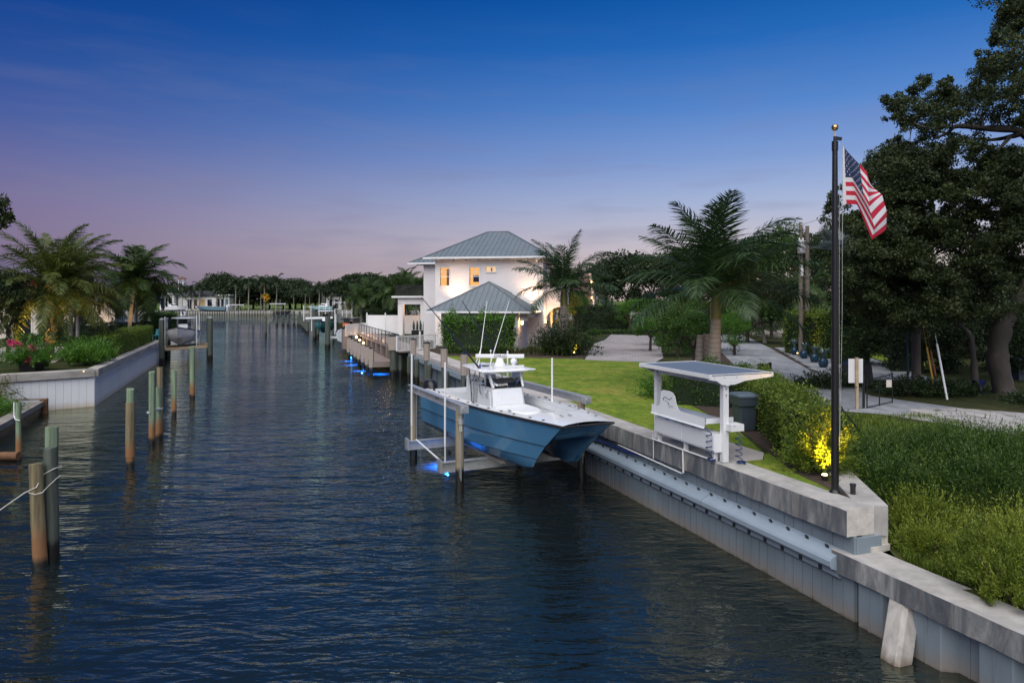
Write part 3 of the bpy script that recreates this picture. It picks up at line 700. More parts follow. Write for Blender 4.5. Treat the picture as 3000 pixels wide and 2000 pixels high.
# deck: flat gunwale ring round an open cockpit
mb = MB(); outer, inner, low = [], [], []
SS = [0, .3, .7, 1.2, 1.7, 2.0, 2.5, 3.2, 4, 5, 6, 7, 8, 9, 9.9, BL]
FL = 1.72
for sd in (-1, 1):
    o_, i_, l_ = [], [], []
    for s in SS:
        y, z = sheer_y(s); o_.append(BP(s, sd * y, z + .01))
        yi = (y - .30) if s >= 2.0 else None
        if yi is not None: i_.append(BP(s, sd * yi, z + .03)); l_.append(BP(s + .02, sd * (yi - .05), FL))
    mb.grid([o_[5:], i_] if sd > 0 else [i_, o_[5:]])
    mb.grid([i_, l_] if sd > 0 else [l_, i_])
    outer.append(o_); inner.append(i_); low.append(l_)
bow = []
for k, s in enumerate(SS[:6]):
    y, z = sheer_y(s); bow.append([BP(s + .10 * (1 - t * t) * (1 if k == 0 else 0), t * y, z + .01 + .05 * (1 - t * t)) for t in (-1, -.75, -.4, 0, .4, .75, 1)])
mb.grid(bow)
bi = [BP(2.0, t * (sheer_y(2)[0] - .30), sheer_y(2)[1] + .03) for t in (-1, -.5, 0, .5, 1)]
bo = bow[-1]; mb.add([bo[0], bo[1], bo[3], bo[5], bo[6], bi[4], bi[3], bi[2], bi[1], bi[0]], [(0, 1, 9), (1, 8, 9), (1, 2, 7, 8), (2, 3, 6, 7), (3, 5, 6), (3, 4, 5)])
bl = [BP(2.05, t * (sheer_y(2)[0] - .35), FL) for t in (-1, -.5, 0, .5, 1)]; mb.grid([bi, bl])
tr = [BP(BL, t * 1.2, 2.30) for t in (-1, 0, 1)]; tl = [BP(BL, t * 1.2, FL) for t in (-1, 0, 1)]; mb.grid([tl, tr])
part(CAT, 'deck', mb, M['gelcoat'], True)
mb = MB(); mb.grid([[Vector(p) + Vector((0, 0, .004)) for p in low[0]], [Vector(p) + Vector((0, 0, .004)) for p in low[1]]]); part(CAT, 'cockpit_floor', mb, M['deck_floor'])
q = MB()
for sd in (-1, 1):
    q.grid([[BP(s, sd * (sheer_y(s)[0] - .345), 2.18) for s in SS[5:]], [BP(s, sd * (sheer_y(s)[0] - .325), 2.34) for s in SS[5:]]])
part(CAT, 'coaming_pad', q, M['seat_vinyl'])
# deck hardware: rod holders, cleats, hatch
mb = MB(); mb.lathe([(.045, 0), (.045, .012), (.03, .014), (.02, .004)], n=10); rh_me = mb.mesh('rod_holder', M['dark_metal'])
for sd in (-1, 1):
    for s in (1.0, 1.6, 2.4, 3.1, 3.9, 4.7, 5.5, 6.4, 7.3):
        y, z = sheer_y(s); put(rh_me, 'rod_holder', CAT, loc=BP(s, sd * (y - .14), z + .025))
mb = MB(); mb.beam((-.11, 0, .05), (.11, 0, .05), .03, .03); mb.box((-.05, 0, .02), (.03, .03, .05)); mb.box((.05, 0, .02), (.03, .03, .05)); cl_me = mb.mesh('cleat', M['steel'])
for s, y in ((1.1, -.22), (1.1, .05), (2.7, -1.12), (5.0, -1.36), (8.4, -1.36), (2.7, 1.12), (5.0, 1.36)): put(cl_me, 'cleat', CAT, loc=BP(s, y, sheer_y(s)[1] + .035), rot=(0, 0, math.atan2(BA.y, BA.x)))
mb = MB(); mb.box(BP(1.45, 0, 2.535), (.7, .5, .012), math.atan2(BA.y, BA.x)); part(CAT, 'anchor_hatch', mb, M['gelcoat'])
# console
ang = math.atan2(BA.y, BA.x)
def bring(pts): return [BP(*p) for p in pts]
mb = MB()
def rr(s0, s1, w, z, ch=.1): return [(s0, -w + ch, z), (s0, w - ch, z), (s0 + ch, w, z), (s1, w, z), (s1, -w, z), (s0 + ch, -w, z)]
rings = [rr(4.95, 6.55, .60, FL), rr(5.0, 6.5, .60, 2.3), rr(5.12, 6.45, .58, 2.82), rr(5.22, 6.4, .55, 2.90)]
mb.grid([bring(r) for r in rings], True); mb.add(bring(rings[-1]), [(5, 4, 3, 2, 1, 0)]); cons = part(CAT, 'console', mb, M['gelcoat'])
q = MB(); q.hexa(bring([(5.01, -.36, 2.16), (5.01, .40, 2.16), (5.10, .38, 2.62), (5.10, -.34, 2.62)]), bring([(4.975, -.36, 2.16), (4.975, .40, 2.16), (5.06, .38, 2.62), (5.06, -.34, 2.62)])); part(cons, 'front_hatch', q, M['seat_vinyl'])
q = MB()
for p in (((5.02, -.39, 2.15), (5.02, .43, 2.15)), ((5.03, -.385, 2.15), (5.11, -.37, 2.64))): q.tube(bring(p), .008, 5)
part(cons, 'hatch_seam', q, M['dark_metal'])
q = MB(); q.hexa(bring([(5.25, -.625, 1.85), (5.75, -.625, 1.85), (5.8, -.61, 2.75), (5.4, -.61, 2.75)]), bring([(5.25, -.605, 1.85), (5.75, -.605, 1.85), (5.8, -.585, 2.75), (5.4, -.585, 2.75)])); part(cons, 'side_door', q, M['gelcoat'])
# forward seat with its cushion
def seat(z0, z1, s0, s1, w0, w1, m, nm, r=.06):
    q = MB(); out = []
    for z, k in ((z0, 0), (z1 - r, 0), (z1, r)):
        out.append(bring([(s1, -w1 + k, z), (s1 - .9, -w1 + k, z), (s0 + .25, -w0 + k, z), (s0 + .06 + k, -w0 * .6, z), (s0 + k, 0, z), (s0 + .06 + k, w0 * .6, z), (s0 + .25, w0 - k, z), (s1 - .9, w1 - k, z), (s1, w1 - k, z)]))
    q.grid(out, True); q.add(out[-1], [tuple(reversed(range(9)))]); return part(CAT, nm, q, m, True)
seat(FL, 2.17, 3.35, 4.98, .42, .56, M['gelcoat'], 'seat_base'); seat(2.175, 2.33, 3.28, 4.96, .46, .60, M['seat_vinyl'], 'seat_cushion')
# windscreen
fr_b = [(5.20, -.56, 2.90), (5.16, 0, 2.90), (5.20, .56, 2.90)]; fr_t = [(5.52, -.60, 3.42), (5.48, 0, 3.42), (5.52, .60, 3.42)]
q = MB(); q.grid([bring(fr_b), bring(fr_t)]); q.grid([bring([(6.2, -.6, 2.9), (5.21, -.565, 2.9)]), bring([(6.2, -.63, 3.42), (5.53, -.605, 3.42)])]); q.grid([bring([(5.21, .565, 2.9), (6.2, .6, 2.9)]), bring([(5.53, .605, 3.42), (6.2, .63, 3.42)])])
part(cons, 'windscreen', q, M['glass'])
for a, b in ((fr_b[0], fr_t[0]), (fr_b[2], fr_t[2])): q = MB(); q.beam(BP(*a), BP(*b), .07, .07); part(cons, 'screen_post', q, M['gelcoat'])
q = MB(); q.beam(BP(5.22, -.5, 2.93), BP(5.22, .5, 2.93), .1, .07); part(cons, 'dash_panel', q, M['black'])
q = MB(); q.hexa(bring([(5.5, -.5, 2.9), (5.5, .5, 2.9), (6.3, .5, 2.9), (6.3, -.5, 2.9)]), bring([(5.9, -.5, 3.15), (5.9, .5, 3.15), (6.3, .5, 3.05), (6.3, -.5, 3.05)])); part(cons, 'instrument_panel', q, M['dark_metal'])
q = MB(); q.tube([BP(6.5 + .0, .2 + .17 * math.cos(t), 2.95 + .17 * math.sin(t)) for t in np.linspace(0, 6.283, 18)], .015, 6); q.tube(bring([(6.35, .2, 2.95), (6.5, .2, 2.95)]), .03, 6); part(CAT, 'steering_wheel', q, M['steel'])
# helm seats (leaning post with tall backs)
for y in (-.36, .36):
    q = MB(); q.box(BP(7.25, y, 2.2), (.55, .5, .95), ang); q.hexa(bring([(7.42, y - .24, 2.62), (7.42, y + .24, 2.62), (7.56, y + .24, 2.62), (7.56, y - .24, 2.62)]), bring([(7.5, y - .2, 3.1), (7.5, y + .2, 3.1), (7.62, y + .2, 3.1), (7.62, y - .2, 3.1)]))
    hs = part(CAT, 'helm_seat', q, M['seat_vinyl']); q = MB(); q.box(BP(7.4, y, 2.93), (.02, .22, .06), ang); part(hs, 'seat_slot', q, M['black'])
q = MB(); q.box(BP(9.3, 0, 2.0), (.7, 1.7, .6), ang); part(CAT, 'aft_box', q, M['gelcoat'])
# hardtop on its bent pipes
def htring(e, z): return bring([(5.0 + e * .6, -.55, z), (4.92 + e, 0, z), (5.0 + e * .6, .55, z), (5.10 + e * .5, 1.02 - e, z), (5.6, 1.02 - e, z), (7.5, .80 - e, z), (7.78 - e, .62 - e, z), (7.82 - e, 0, z), (7.78 - e, -.62 + e, z), (7.5, -.80 + e, z), (5.6, -1.02 + e, z), (5.10 + e * .5, -1.02 + e, z)])
mb = MB(); rg = [htring(.12, 3.43), htring(.0, 3.475), htring(.02, 3.505), htring(.30, 3.545)]
mb.grid(rg, True); mb.add(rg[-1], [tuple(range(11, -1, -1))]); mb.add(rg[0], [tuple(range(12))]); top = part(CAT, 'hardtop', mb, M['gelcoat'], True)
def pipes(nm, lst, r=.026):
    q = MB()
    for p in lst: q.tube(bring(p), r, 8)
    return part(CAT, nm, q, M['steel'], True)
for sd in (-1, 1):
    pipes('top_pipe', [[(5.15, sd * .12, 2.62), (5.30, sd * .34, 2.95), (5.45, sd * .60, 3.25), (5.48, sd * .66, 3.44)]])
    pipes('top_pipe', [[(5.55, sd * .64, 2.55), (5.52, sd * .69, 2.65), (5.56, sd * .70, 3.05), (5.50, sd * .72, 3.44)]])
    pipes('top_pipe', [[(5.95, sd * .64, 2.55), (6.0, sd * .70, 2.68), (6.05, sd * .72, 3.1), (5.98, sd * .72, 3.44)]])
    pipes('top_pipe', [[(6.55, sd * .66, FL), (6.6, sd * .70, 2.4), (6.5, sd * .72, 3.0), (6.4, sd * .72, 3.44)]])
    pipes('top_pipe', [[(7.0, sd * .60, FL), (7.0, sd * .62, 2.5), (7.15, sd * .66, 3.44)]])
pipes('cross_pipe', [[(5.56, -.70, 3.02), (6.05, -.72, 3.02)], [(6.05, -.72, 3.0), (7.05, -.64, 3.0)]], .018)
# gear on the hardtop
q = MB(); q.lathe([(.20, 0), (.20, .1), (.15, .16), (.13, .26), (.1, .30)], BP(6.1, .1, 3.53), 14); rp = part(top, 'radar_pedestal', q, M['gelcoat'], True)
d0 = Vector((1, -.03, 0)).normalized(); rcn = BP(6.1, .1, 3.90)
q = MB(); q.hexa([rcn - d0 * .86 + Vector((0, s * .055, z)) for s, z in ((-1, -.05), (-1, .05), (-.6, .07), (.6, .07), (1, .05), (1, -.05), (.6, -.07), (-.6, -.07))], [rcn + d0 * .86 + Vector((0, s * .055, z)) for s, z in ((-1, -.05), (-1, .05), (-.6, .07), (.6, .07), (1, .05), (1, -.05), (.6, -.07), (-.6, -.07))])
rbar = part(top, 'radar_array', q, M['pvc'])
def text_mesh(txt, size, m, extrude=.002):
    cu = bpy.data.curves.new('lettering', 'FONT'); cu.body = txt; cu.size = size; cu.extrude = extrude; cu.align_x = 'CENTER'; cu.align_y = 'CENTER'
    o = bpy.data.objects.new('lettering', cu); COL.objects.link(o); bpy.context.view_layer.update()
    me = bpy.data.meshes.new_from_object(o.evaluated_get(bpy.context.evaluated_depsgraph_get())); bpy.data.objects.remove(o)
    me.materials.clear(); me.materials.append(m); me.name = 'lettering'; return me
put(text_mesh('SIMRAD', .135, M['black']), 'lettering', rbar, loc=rcn + Vector((.02, -.060, .0)), rot=(R(90), 0, math.atan2(d0.y, d0.x)))
q = MB(); q.ball(BP(5.85, .52, 3.72), .115, 14); q.lathe([(.07, 0), (.06, .1)], BP(5.85, .52, 3.52), 10); part(top, 'spotlight', q, M['gelcoat'], True)
q = MB(); q.ball(BP(6.05, .72, 3.70), .085, 12); q.lathe([(.05, 0), (.05, .1)], BP(6.05, .72, 3.52), 10); part(top, 'horn', q, M['steel'], True)
q = MB(); q.beam(BP(5.24, -.46, 3.60), BP(5.24, .62, 3.60), .06, .075); part(top, 'light_bar', q, M['pvc'])
q = MB(); q.lathe([(.26, 0), (.25, .06), (.1, .11), (.01, .12)], BP(6.7, -.3, 3.53), 16); part(top, 'satellite_dome', q, M['gelcoat'], True)
q = MB(); q.lathe([(.2, 0), (.2, .02), (.12, .03)], BP(6.35, -.42, 3.545), 16); part(top, 'top_hatch', q, M['black'], True)
for b_, t_, nm in (((5.75, -.80, 3.50), V(1236, 872, 30.2), 'outrigger'), ((6.5, .42, 3.50), V(1353, 880, 30.8), 'outrigger')):
    q = MB(); a = BP(*b_); q.tube([a, a.lerp(t_, .5), t_], [.032, .026, .014], 8); og = part(CAT, nm, q, M['black'], True)
    q = MB(); q.lathe([(.06, 0), (.05, .12), (.03, .2)], a - Vector((0, 0, .02)), 8); part(og, 'outrigger_mount', q, M['steel'], True)
for b_, t_ in (((6.35, -.62, 3.52), V(1427, 882, 25.2)), ((6.75, .0, 3.52), V(1491.6, 882, 25.4)), ((6.5, -.7, 3.52), V(1412, 1012, 25.0))):
    q = MB(); a = BP(*b_); q.tube([a, a.lerp(t_, .3), t_], [.022, .016, .008], 6); part(CAT, 'antenna', q, M['pvc'], True)
q = MB(); q.tube([BP(6.9, .1, 3.53), BP(6.9, .1, 4.0)], .012, 6); q.ball(BP(6.9, .1, 4.03), .04, 8); part(CAT, 'mast_light', q, M['pvc'], True)
# outboards
for y in (-.92, .92):
    q = MB(); o = (BL + .42)
    def oring(k, z, ds=0): return bring([(o + ds + .46 * k * math.cos(t), y + .28 * k * math.sin(t), z) for t in np.linspace(0, 6.283, 15)[:-1]])
    rg = [oring(.75, 1.75), oring(1, 1.9), oring(1.02, 2.25, .02), oring(.92, 2.52, .05), oring(.6, 2.62, .08)]
    q.grid(rg, True); q.add(rg[-1], [tuple(reversed(range(14)))]); ob = part(CAT, 'outboard', q, M['black'], True)
    q = MB(); q.hexa(bring([(o - .2, y - .1, .95), (o + .25, y - .1, .75), (o + .25, y + .1, .75), (o - .2, y + .1, .95)]), bring([(o - .25, y - .14, 1.78), (o + .25, y - .14, 1.78), (o + .25, y + .14, 1.78), (o - .25, y + .14, 1.78)])); part(ob, 'outboard_leg', q, M['black'])

LIFT = thing('boat_lift', 'boat lift with tan piles, aluminium beams and white guide posts under blue catamaran', 'boat lift', (-1.6, 20.96, 0))
LP = [Vector((-1.61, 20.96, 0)), Vector((-3.66, 25.35, 0))]; RPp = [p + BB * 4.35 for p in LP]
for k, p in enumerate(LP + RPp):
    me = pile_mesh(2.50, .135, .125, 40 + k, M['lift_pile']); put(me, 'pile', LIFT, loc=p)
def ibeam(a, b, h, w, m, nm, parent):
    a, b = Vector(a), Vector(b); q = MB(); z = Vector((0, 0, 1))
    q.beam(a + z * (h / 2), b + z * (h / 2), w, .022); q.beam(a - z * (h / 2), b - z * (h / 2), w, .022); q.beam(a, b, .03, h - .024); return part(parent, nm, q, m)
for p in (LP, RPp):
    d = (p[1] - p[0]).normalized(); a, b = p[0] - d * .32 + Vector((0, 0, 2.60)), p[1] + d * .42 + Vector((0, 0, 2.60)); tb = ibeam(a, b, .21, .2, M['alum'], 'top_beam', LIFT)
    q = MB(); q.box(a + Vector((0, 0, .0)), (.22, .26, .24), math.atan2(d.y, d.x)); q.tube([a + BB * -.02 + Vector((0, 0, -.0)), a - d * .14], .085, 12); part(LIFT, 'lift_motor', q, M['galv'])
    q = MB(); nrm = Vector((-d.y, d.x, 0)) * (1 if p is LP else 1)
    side = BB * -1
    c = a.lerp(b, .43) + side * .012; q.beam(c - d * .2, c + d * .2, .006, .06); part(tb, 'maker_plate', q, M['rust'])
    q = MB(); q.tube([p[0] - d * .12 + Vector((-.02, -.12, 2.5)), p[0] - d * .12 + Vector((-.02, -.12, 0.5))], .008, 5); q.tube([p[1] - d * .1 + Vector((.1, -.1, 2.5)), p[1] - d * .1 + Vector((.1, -.1, .6))], .008, 5); part(LIFT, 'cable', q, M['galv'])
q = MB(); pz = LP[0] + Vector((.05, -.16, 0)); q.lathe([(.10, 2.12), (.10, 2.25), (.06, 2.27), (.06, 2.4), (.09, 2.42), (.09, 2.5)], pz, 12); q.box(pz + Vector((0, -.02, 2.0)), (.09, .08, .2)); q.tube([pz + Vector((.0, -.02, 1.9)), pz + Vector((.01, -.03, .4))], .012, 6); part(LIFT, 'gear_box', q, M['galv'], True)
for k, p in enumerate(LP):
    d = (LP[1] - LP[0]).normalized(); c0 = p + d * (.85 if k == 0 else -.35) - BB * .35 + Vector((0, 0, .60)); c1 = c0 + BB * 4.6
    ibeam(c0, c1, .30, .22, M['galv'], 'cradle_beam', LIFT)
    q = MB(); q.box(c0 + Vector((0, 0, .05)), (.06, .34, .40), math.atan2(BB.y, BB.x)); part(LIFT, 'beam_end', q, M['alum'])
    for c in (c0 + BB * .18, c1 - BB * .55):
        q = MB(); q.tube([c + Vector((0, 0, .1)), c + Vector((0, 0, .75))], .02, 6); q.tube([c + Vector((0, 0, .7)), c + Vector((0, 0, 3.28))], .034, 10); q.ball(c + Vector((0, 0, 3.28)), .039, 8); part(LIFT, 'guide_post', q, M['pvc'], True)
q = MB(); d = (LP[1] - LP[0]).normalized(); q.tube([LP[0] + d * .85 - BB * .2 + Vector((0, 0, .70)), LP[1] - d * .35 - BB * .0 + Vector((0, 0, .78))], .028, 8); part(LIFT, 'tie_rod', q, M['pvc'], True)
for y in (-.95, .95):
    q = MB(); q.beam(BP(2.6 + .9, y, .78), BP(8.2, y, .78), .12, .07); part(LIFT, 'bunk_board', q, M['timber_grey'])

# ================================================================== fish cleaning station
FS = thing('cleaning_station', 'white fish cleaning station with slanted roof and cabinets on the seawall cap', 'cleaning station', W(15, 10.2, CAPZ))
UA = math.atan2(EU.y, EU.x)
for u in (13.59, 16.55):
    q = MB(); q.beam(W(u, 10.10, CAPZ), W(u, 10.10, 4.02), .13, .15, EV); po = part(FS, 'post', q, M['white'])
    q = MB()
    for z in (3.95, 3.80, 3.65): q.tube([W(u - .085, 10.10, z), W(u - .068, 10.10, z)], .02, 8)
    part(po, 'bolt', q, M['galv'])
    q = MB(); q.box(W(u, 10.1, CAPZ + .01), (.26, .24, .02), UA); part(po, 'base_plate', q, M['galv'])
    prof = [(9.60, 4.03), (9.60, 4.15), (11.40, 4.16), (11.40, 4.05), (10.60, 3.98), (10.30, 3.90), (9.95, 3.90), (9.80, 4.00)]
    s = -.10 if u < 14 else .10
    q = MB(); q.hexa([W(u + s - .03, v, z) for v, z in prof], [W(u + s + .03, v, z) for v, z in prof]); ra = part(FS, 'rafter_plate', q, M['white'])
    q = MB()
    for v in (9.72, 10.0, 10.35, 10.7, 11.05): q.tube([W(u + s - .04, v, 4.08), W(u + s - .028, v, 4.08)], .012, 6)
    part(ra, 'bolt', q, M['galv'])
q = MB(); q.beam(W(13.45, 10.10, 3.94), W(16.7, 10.10, 3.94), .1, .12); part(FS, 'cross_beam', q, M['white'])
q = MB(); q.beam(W(13.45, 9.62, 4.10), W(16.7, 9.62, 4.10), .05, .09); part(FS, 'front_trim', q, M['white'])
q = MB(); q.beam(W(13.45, 11.38, 4.11), W(16.7, 11.38, 4.11), .05, .09); part(FS, 'rear_trim', q, M['white'])
M['solar'] = mat('blue_grey_roof', (.115, .15, .21), .55, .04, 1, .05, 30)
q = MB(); q.hexa([W(u, v, z) for u, v, z in ((13.46, 9.65, 4.115), (16.69, 9.65, 4.115), (16.69, 11.36, 4.125), (13.46, 11.36, 4.125))], [W(u, v, z) for u, v, z in ((13.46, 9.65, 4.14), (16.69, 9.65, 4.14), (16.69, 11.36, 4.15), (13.46, 11.36, 4.15))]); part(FS, 'roof_panel', q, M['solar'])
# counter: a bent sheet with a humped splash board
q = MB(); q.hexa([W(u, v, 2.93) for u, v in ((13.85, 9.76), (16.25, 9.76), (16.25, 10.55), (13.85, 10.55))][::-1], [W(u, v, 2.96) for u, v in ((13.85, 9.76), (16.25, 9.76), (16.25, 10.55), (13.85, 10.55))][::-1]); part(FS, 'counter', q, M['gelcoat'])
edge = [(13.85, 3.06), (14.9, 3.08), (15.02, 3.12), (15.1, 3.25), (15.16, 3.42), (15.26, 3.50), (15.40, 3.53), (15.72, 3.52), (15.80, 3.48), (15.83, 3.35), (15.85, 3.15), (15.90, 3.09), (16.0, 3.07), (16.27, 3.07)]
q = MB(); ft = [W(u, 9.745, z) for u, z in edge]; fb = [W(u, 9.735, 2.86) for u, z in edge]; fo = [W(u, 9.70, 2.83) for u, z in edge]
q.grid([ft, fb, fo]); bt = [W(u, 9.765, z) for u, z in edge]; bb_ = [W(u, 9.765, 2.95) for u, z in edge]; q.grid([bb_, bt]); q.grid([bt, ft]); sb = part(FS, 'splash_board', q, M['gelcoat'], True)
q = MB()   # cut-out leaping fish emblem
for pts, r in (([(15.66, 3.30), (15.6, 3.36), (15.52, 3.33), (15.4, 3.30), (15.28, 3.37)], .010), ([(15.62, 3.26), (15.5, 3.24), (15.4, 3.2), (15.33, 3.12)], .008), ([(15.46, 3.22), (15.42, 3.14), (15.38, 3.08)], .010), ([(15.68, 3.32), (15.7, 3.27), (15.66, 3.26)], .012), ([(15.33, 3.14), (15.27, 3.16), (15.22, 3.12)], .009)):
    q.tube([W(u, 9.742, z) for u, z in pts], r, 5)
part(sb, 'fish_emblem', q, M['plastic_lid'])
q = MB(); q.beam(W(13.86, 9.78, 3.0), W(13.86, 10.55, 3.0), .03, .12); part(FS, 'end_trim', q, M['gelcoat'])
q = MB(); q.box(W(13.5, 10.28, 2.9), (.34, .36, .16), UA); q.tube([W(13.42, 10.2, 2.98), W(13.25, 10.16, 2.98)], .012, 6); part(FS, 'sink_bracket', q, M['white'])
for a, b in ((14.96, 16.28), (13.60, 14.94)):
    q = MB(); ring = [(a, 9.84), (b, 9.84), (b, 10.16), (a, 10.16)]
    q.hexa([W(u, v, 2.30) for u, v in ring][::-1], [W(u, v, 2.73) for u, v in ring][::-1]); cb = part(FS, 'cabinet', q, M['gelcoat'])
    q = MB(); q.beam(W(a + .02, 9.832, 2.52), W(b - .02, 9.832, 2.52), .02, .37); part(cb, 'cabinet_door', q, M['gelcoat'])
for u in (13.75, 14.95, 16.2):
    q = MB(); q.beam(W(u, 9.95, CAPZ), W(u, 9.95, 2.32), .07, .10, EV); part(FS, 'leg', q, M['white'])
    q = MB(); q.beam(W(u + .04, 10.2, 2.30), W(u + .04, 10.2, 2.95), .05, .05, EV); part(FS, 'counter_support', q, M['white'])
# coiled blue hoses and the white water pipe
for u, v, nm in ((13.78, 9.80, 'blue coiled hose dangling on the canal side of the station post'), (13.30, 10.28, 'blue coiled hose dangling on the garden side of the station post')):
    pts = []
    for i in range(70):
        t = i / 69; a = t * 2 * math.pi * 4.5; z = 2.78 - .62 * t
        r = .085 + .03 * t; p = W(u + r * math.cos(a), v + r * .5 * math.sin(a), z); pts.append(p)
    for i in range(26): a = i / 25 * 2 * math.pi * 2.5; pts.append(W(u - .02 + .10 * math.cos(a), v + .06 + .10 * math.sin(a), 2.12 - .03 * i / 25))
    rope('coiled_hose', pts, .011, M['blue_hose'], nm, 'hose')
q = MB(); P_ = lambda u, v, z: W(u, v, z)
q.tube([P_(16.45, 9.895, 2.2), P_(16.45, 9.885, 2.075), P_(15.0, 9.885, 2.075)], .02, 8); q.tube([P_(15.0, 9.885, 2.09), P_(14.98, 9.89, 1.50), P_(15.05, 9.89, 1.46), P_(18.6, 9.96, 1.48)], .022, 8); q.tube([P_(15.0, 9.885, 2.075), P_(13.7, 9.90, 2.085), P_(13.68, 9.90, 2.3)], .02, 8)
q.tube([P_(16.45, 9.9, 2.1), P_(16.45, 9.9, 1.52)], .012, 6)
solo('water_pipe', q, M['pvc'], 'white plastic water pipe running along the stained seawall cap', 'pipe', W(15, 9.885, 1.46), True)
pts = [W(16.4 + i * .35, 9.99 + .02 * math.sin(i), 1.46 - .05 * math.sin(math.pi * i / 22) * 3 + .003 * i) for i in range(23)]
rope('water_hose', pts, .028, mat('blue_hose_bright', (.012, .03, .22), .4, .05, 3, 0, 20), 'bright blue hose slung along the seawall above the wale', 'hose')

# ================================================================== flagpole and flag
fp = G(2446, 1450, GZ)
FPL = thing('flagpole', 'tall black flagpole topped by golden ball at the seawall corner', 'flagpole', fp)
q = MB(); q.tube([fp + Vector((0, 0, z)) for z in (-.1, 2, 4.5, 6.9, 7.0)], [.075, .07, .064, .05, .05], 16); part(FPL, 'pole', q, M['black'], True)
zt = 5.9 + (878 - 415) / 2000 * fp.y
q = MB(); q.lathe([(.06, -.18), (.06, 0), (.03, .02), (.03, .1)], fp + Vector((0, 0, zt - GZ + .0)), 12); q.beam(fp + Vector((0, 0, zt - GZ + .07)), fp + Vector((.13, 0, zt - GZ + .05)), .05, .06); part(FPL, 'truck', q, M['black'], True)
q = MB(); q.ball(fp + Vector((0, 0, zt - GZ + .28)), .067, 16); part(FPL, 'finial_ball', q, M['brass'], True)
q = MB(); q.tube([fp + Vector((0, 0, zt - GZ + .05)), fp + Vector((0, 0, zt - GZ + .24))], .012, 6); part(FPL, 'finial_stem', q, M['brass'])
q = MB(); q.lathe([(.13, 0), (.12, .05), (.08, .12)], fp, 14); part(FPL, 'base_collar', q, M['black'], True)
for o in (.085, .15): 
    q = MB(); q.tube([fp + Vector((o, -.01, zt - GZ - .02)), fp + Vector((o * .9, -.02, (zt - GZ) * .5)), fp + Vector((.08, -.03, 1.0))], .005, 5); part(FPL, 'halyard', q, M['galv'])
q = MB(); q.lathe([(.05, 0), (.05, .22), (.06, .22), (.06, .26)], fp + Vector((.30, -.12, 0)), 10); solo('ground_valve', q, M['dark_metal'], 'small dark pipe stub beside the flagpole base', 'pipe stub', fp + Vector((.3, -.12, 0)))
M['flag_red'] = mat('flag_red', (.45, .008, .035), .8, .06, 5, .1, 80); M['flag_white'] = mat('flag_white', (.62, .61, .62), .8, .05, 5, .1, 80); M['flag_blue'] = mat('flag_blue', (.010, .026, .085), .8, .08, 5, .1, 80)
FD = fp.y; K = FD / FPX
uc = [0, .13, .55, 1.0]; vr = [0, .54, .77, 1.0]
ctrl = [[(0, 0), (12, 15), (58, 78), (90, 116)], [(0, 92), (28, 92), (62, 182), (120, 142)], [(0, 131), (37, 131), (76, 238), (135, 188)], [(0, 170), (44, 170), (72, 276), (137, 242)]]
dep = [[0, .0, -.12, .06], [0, .02, -.20, .10], [0, .03, -.22, .12], [0, .05, -.18, .15]]
def flag_pt(u, v):
    u = min(max(u, 0), 1); v = min(max(v, 0), 1)
    i = max(k for k in range(3) if uc[k] <= u + 1e-9); j = max(k for k in range(3) if vr[k] <= v + 1e-9)
    a = (u - uc[i]) / (uc[i + 1] - uc[i]); b = (v - vr[j]) / (vr[j + 1] - vr[j]); a = a if i == 0 else a
    L2 = lambda t, g: (g[j][i] * (1 - a) + g[j][i + 1] * a) * (1 - b) + (g[j + 1][i] * (1 - a) + g[j + 1][i + 1] * a) * b if not isinstance(g[0][0], tuple) else None
    def l2(c):
        g = lambda jj, ii: ctrl[jj][ii][c]
        return (g(j, i) * (1 - a) + g(j, i + 1) * a) * (1 - b) + (g(j + 1, i) * (1 - a) + g(j + 1, i + 1) * a) * b
    x, y, d = l2(0), l2(1), L2(0, dep)
    d += .03 * math.sin(9 * u + 3 * v) * u
    p = V(2470 + x, 428 + y, FD); return p + Vector((0, d, 0))
q = MB(); NU, NV = 40, 39
for i in range(NU):
    for j in range(NV):
        u0, u1, v0, v1 = i / NU, (i + 1) / NU, j / NV, (j + 1) / NV
        q.mi = 2 if (u0 < .4 - 1e-6 and j < 21) else (0 if (j // 3) % 2 == 0 else 1)
        q.add([flag_pt(u0, v0), flag_pt(u1, v0), flag_pt(u1, v1), flag_pt(u0, v1)], [(0, 1, 2, 3)])
me = q.mesh('flag', [M['flag_red'], M['flag_white'], M['flag_blue']], False, V(2470, 428, FD)); FLAG = put(me, 'flag', loc=V(2470, 428, FD))
import bmesh as _bm
b_ = _bm.new(); b_.from_mesh(me); _bm.ops.remove_doubles(b_, verts=b_.verts, dist=.0005); b_.to_mesh(me); b_.free(); me.polygons.foreach_set('use_smooth', [True] * len(me.polygons))
WM[FLAG] = Matrix.Translation(V(2470, 428, FD)); tag(FLAG, 'red, white and blue star-spangled flag hanging folded from the flagpole', 'flag')
for r_ in range(9):
    n_ = 6 if r_ % 2 == 0 else 5
    for k in range(n_):
        cu, cv = .4 * ((2 * k + 1 + (0 if n_ == 6 else 1)) / 12), .54 * (r_ + 1) / 10
        c = flag_pt(cu, cv); nx = (flag_pt(cu + .01, cv) - c); ny = (flag_pt(cu, cv + .01) - c); nn = nx.cross(ny).normalized()
        if nn.y > 0: nn = -nn
        q = MB(); pts = []
        for a in range(10):
            rr_ = .0155 if a % 2 == 0 else .0062; t = math.pi * a / 5
            pts.append(flag_pt(cu + rr_ * 1.0 * math.sin(t) * .66, cv - rr_ * 1.55 * math.cos(t) * .8) + nn * .004)
        q.add(pts, [tuple(range(10))]); part(FLAG, 'star', q, M['flag_white'])
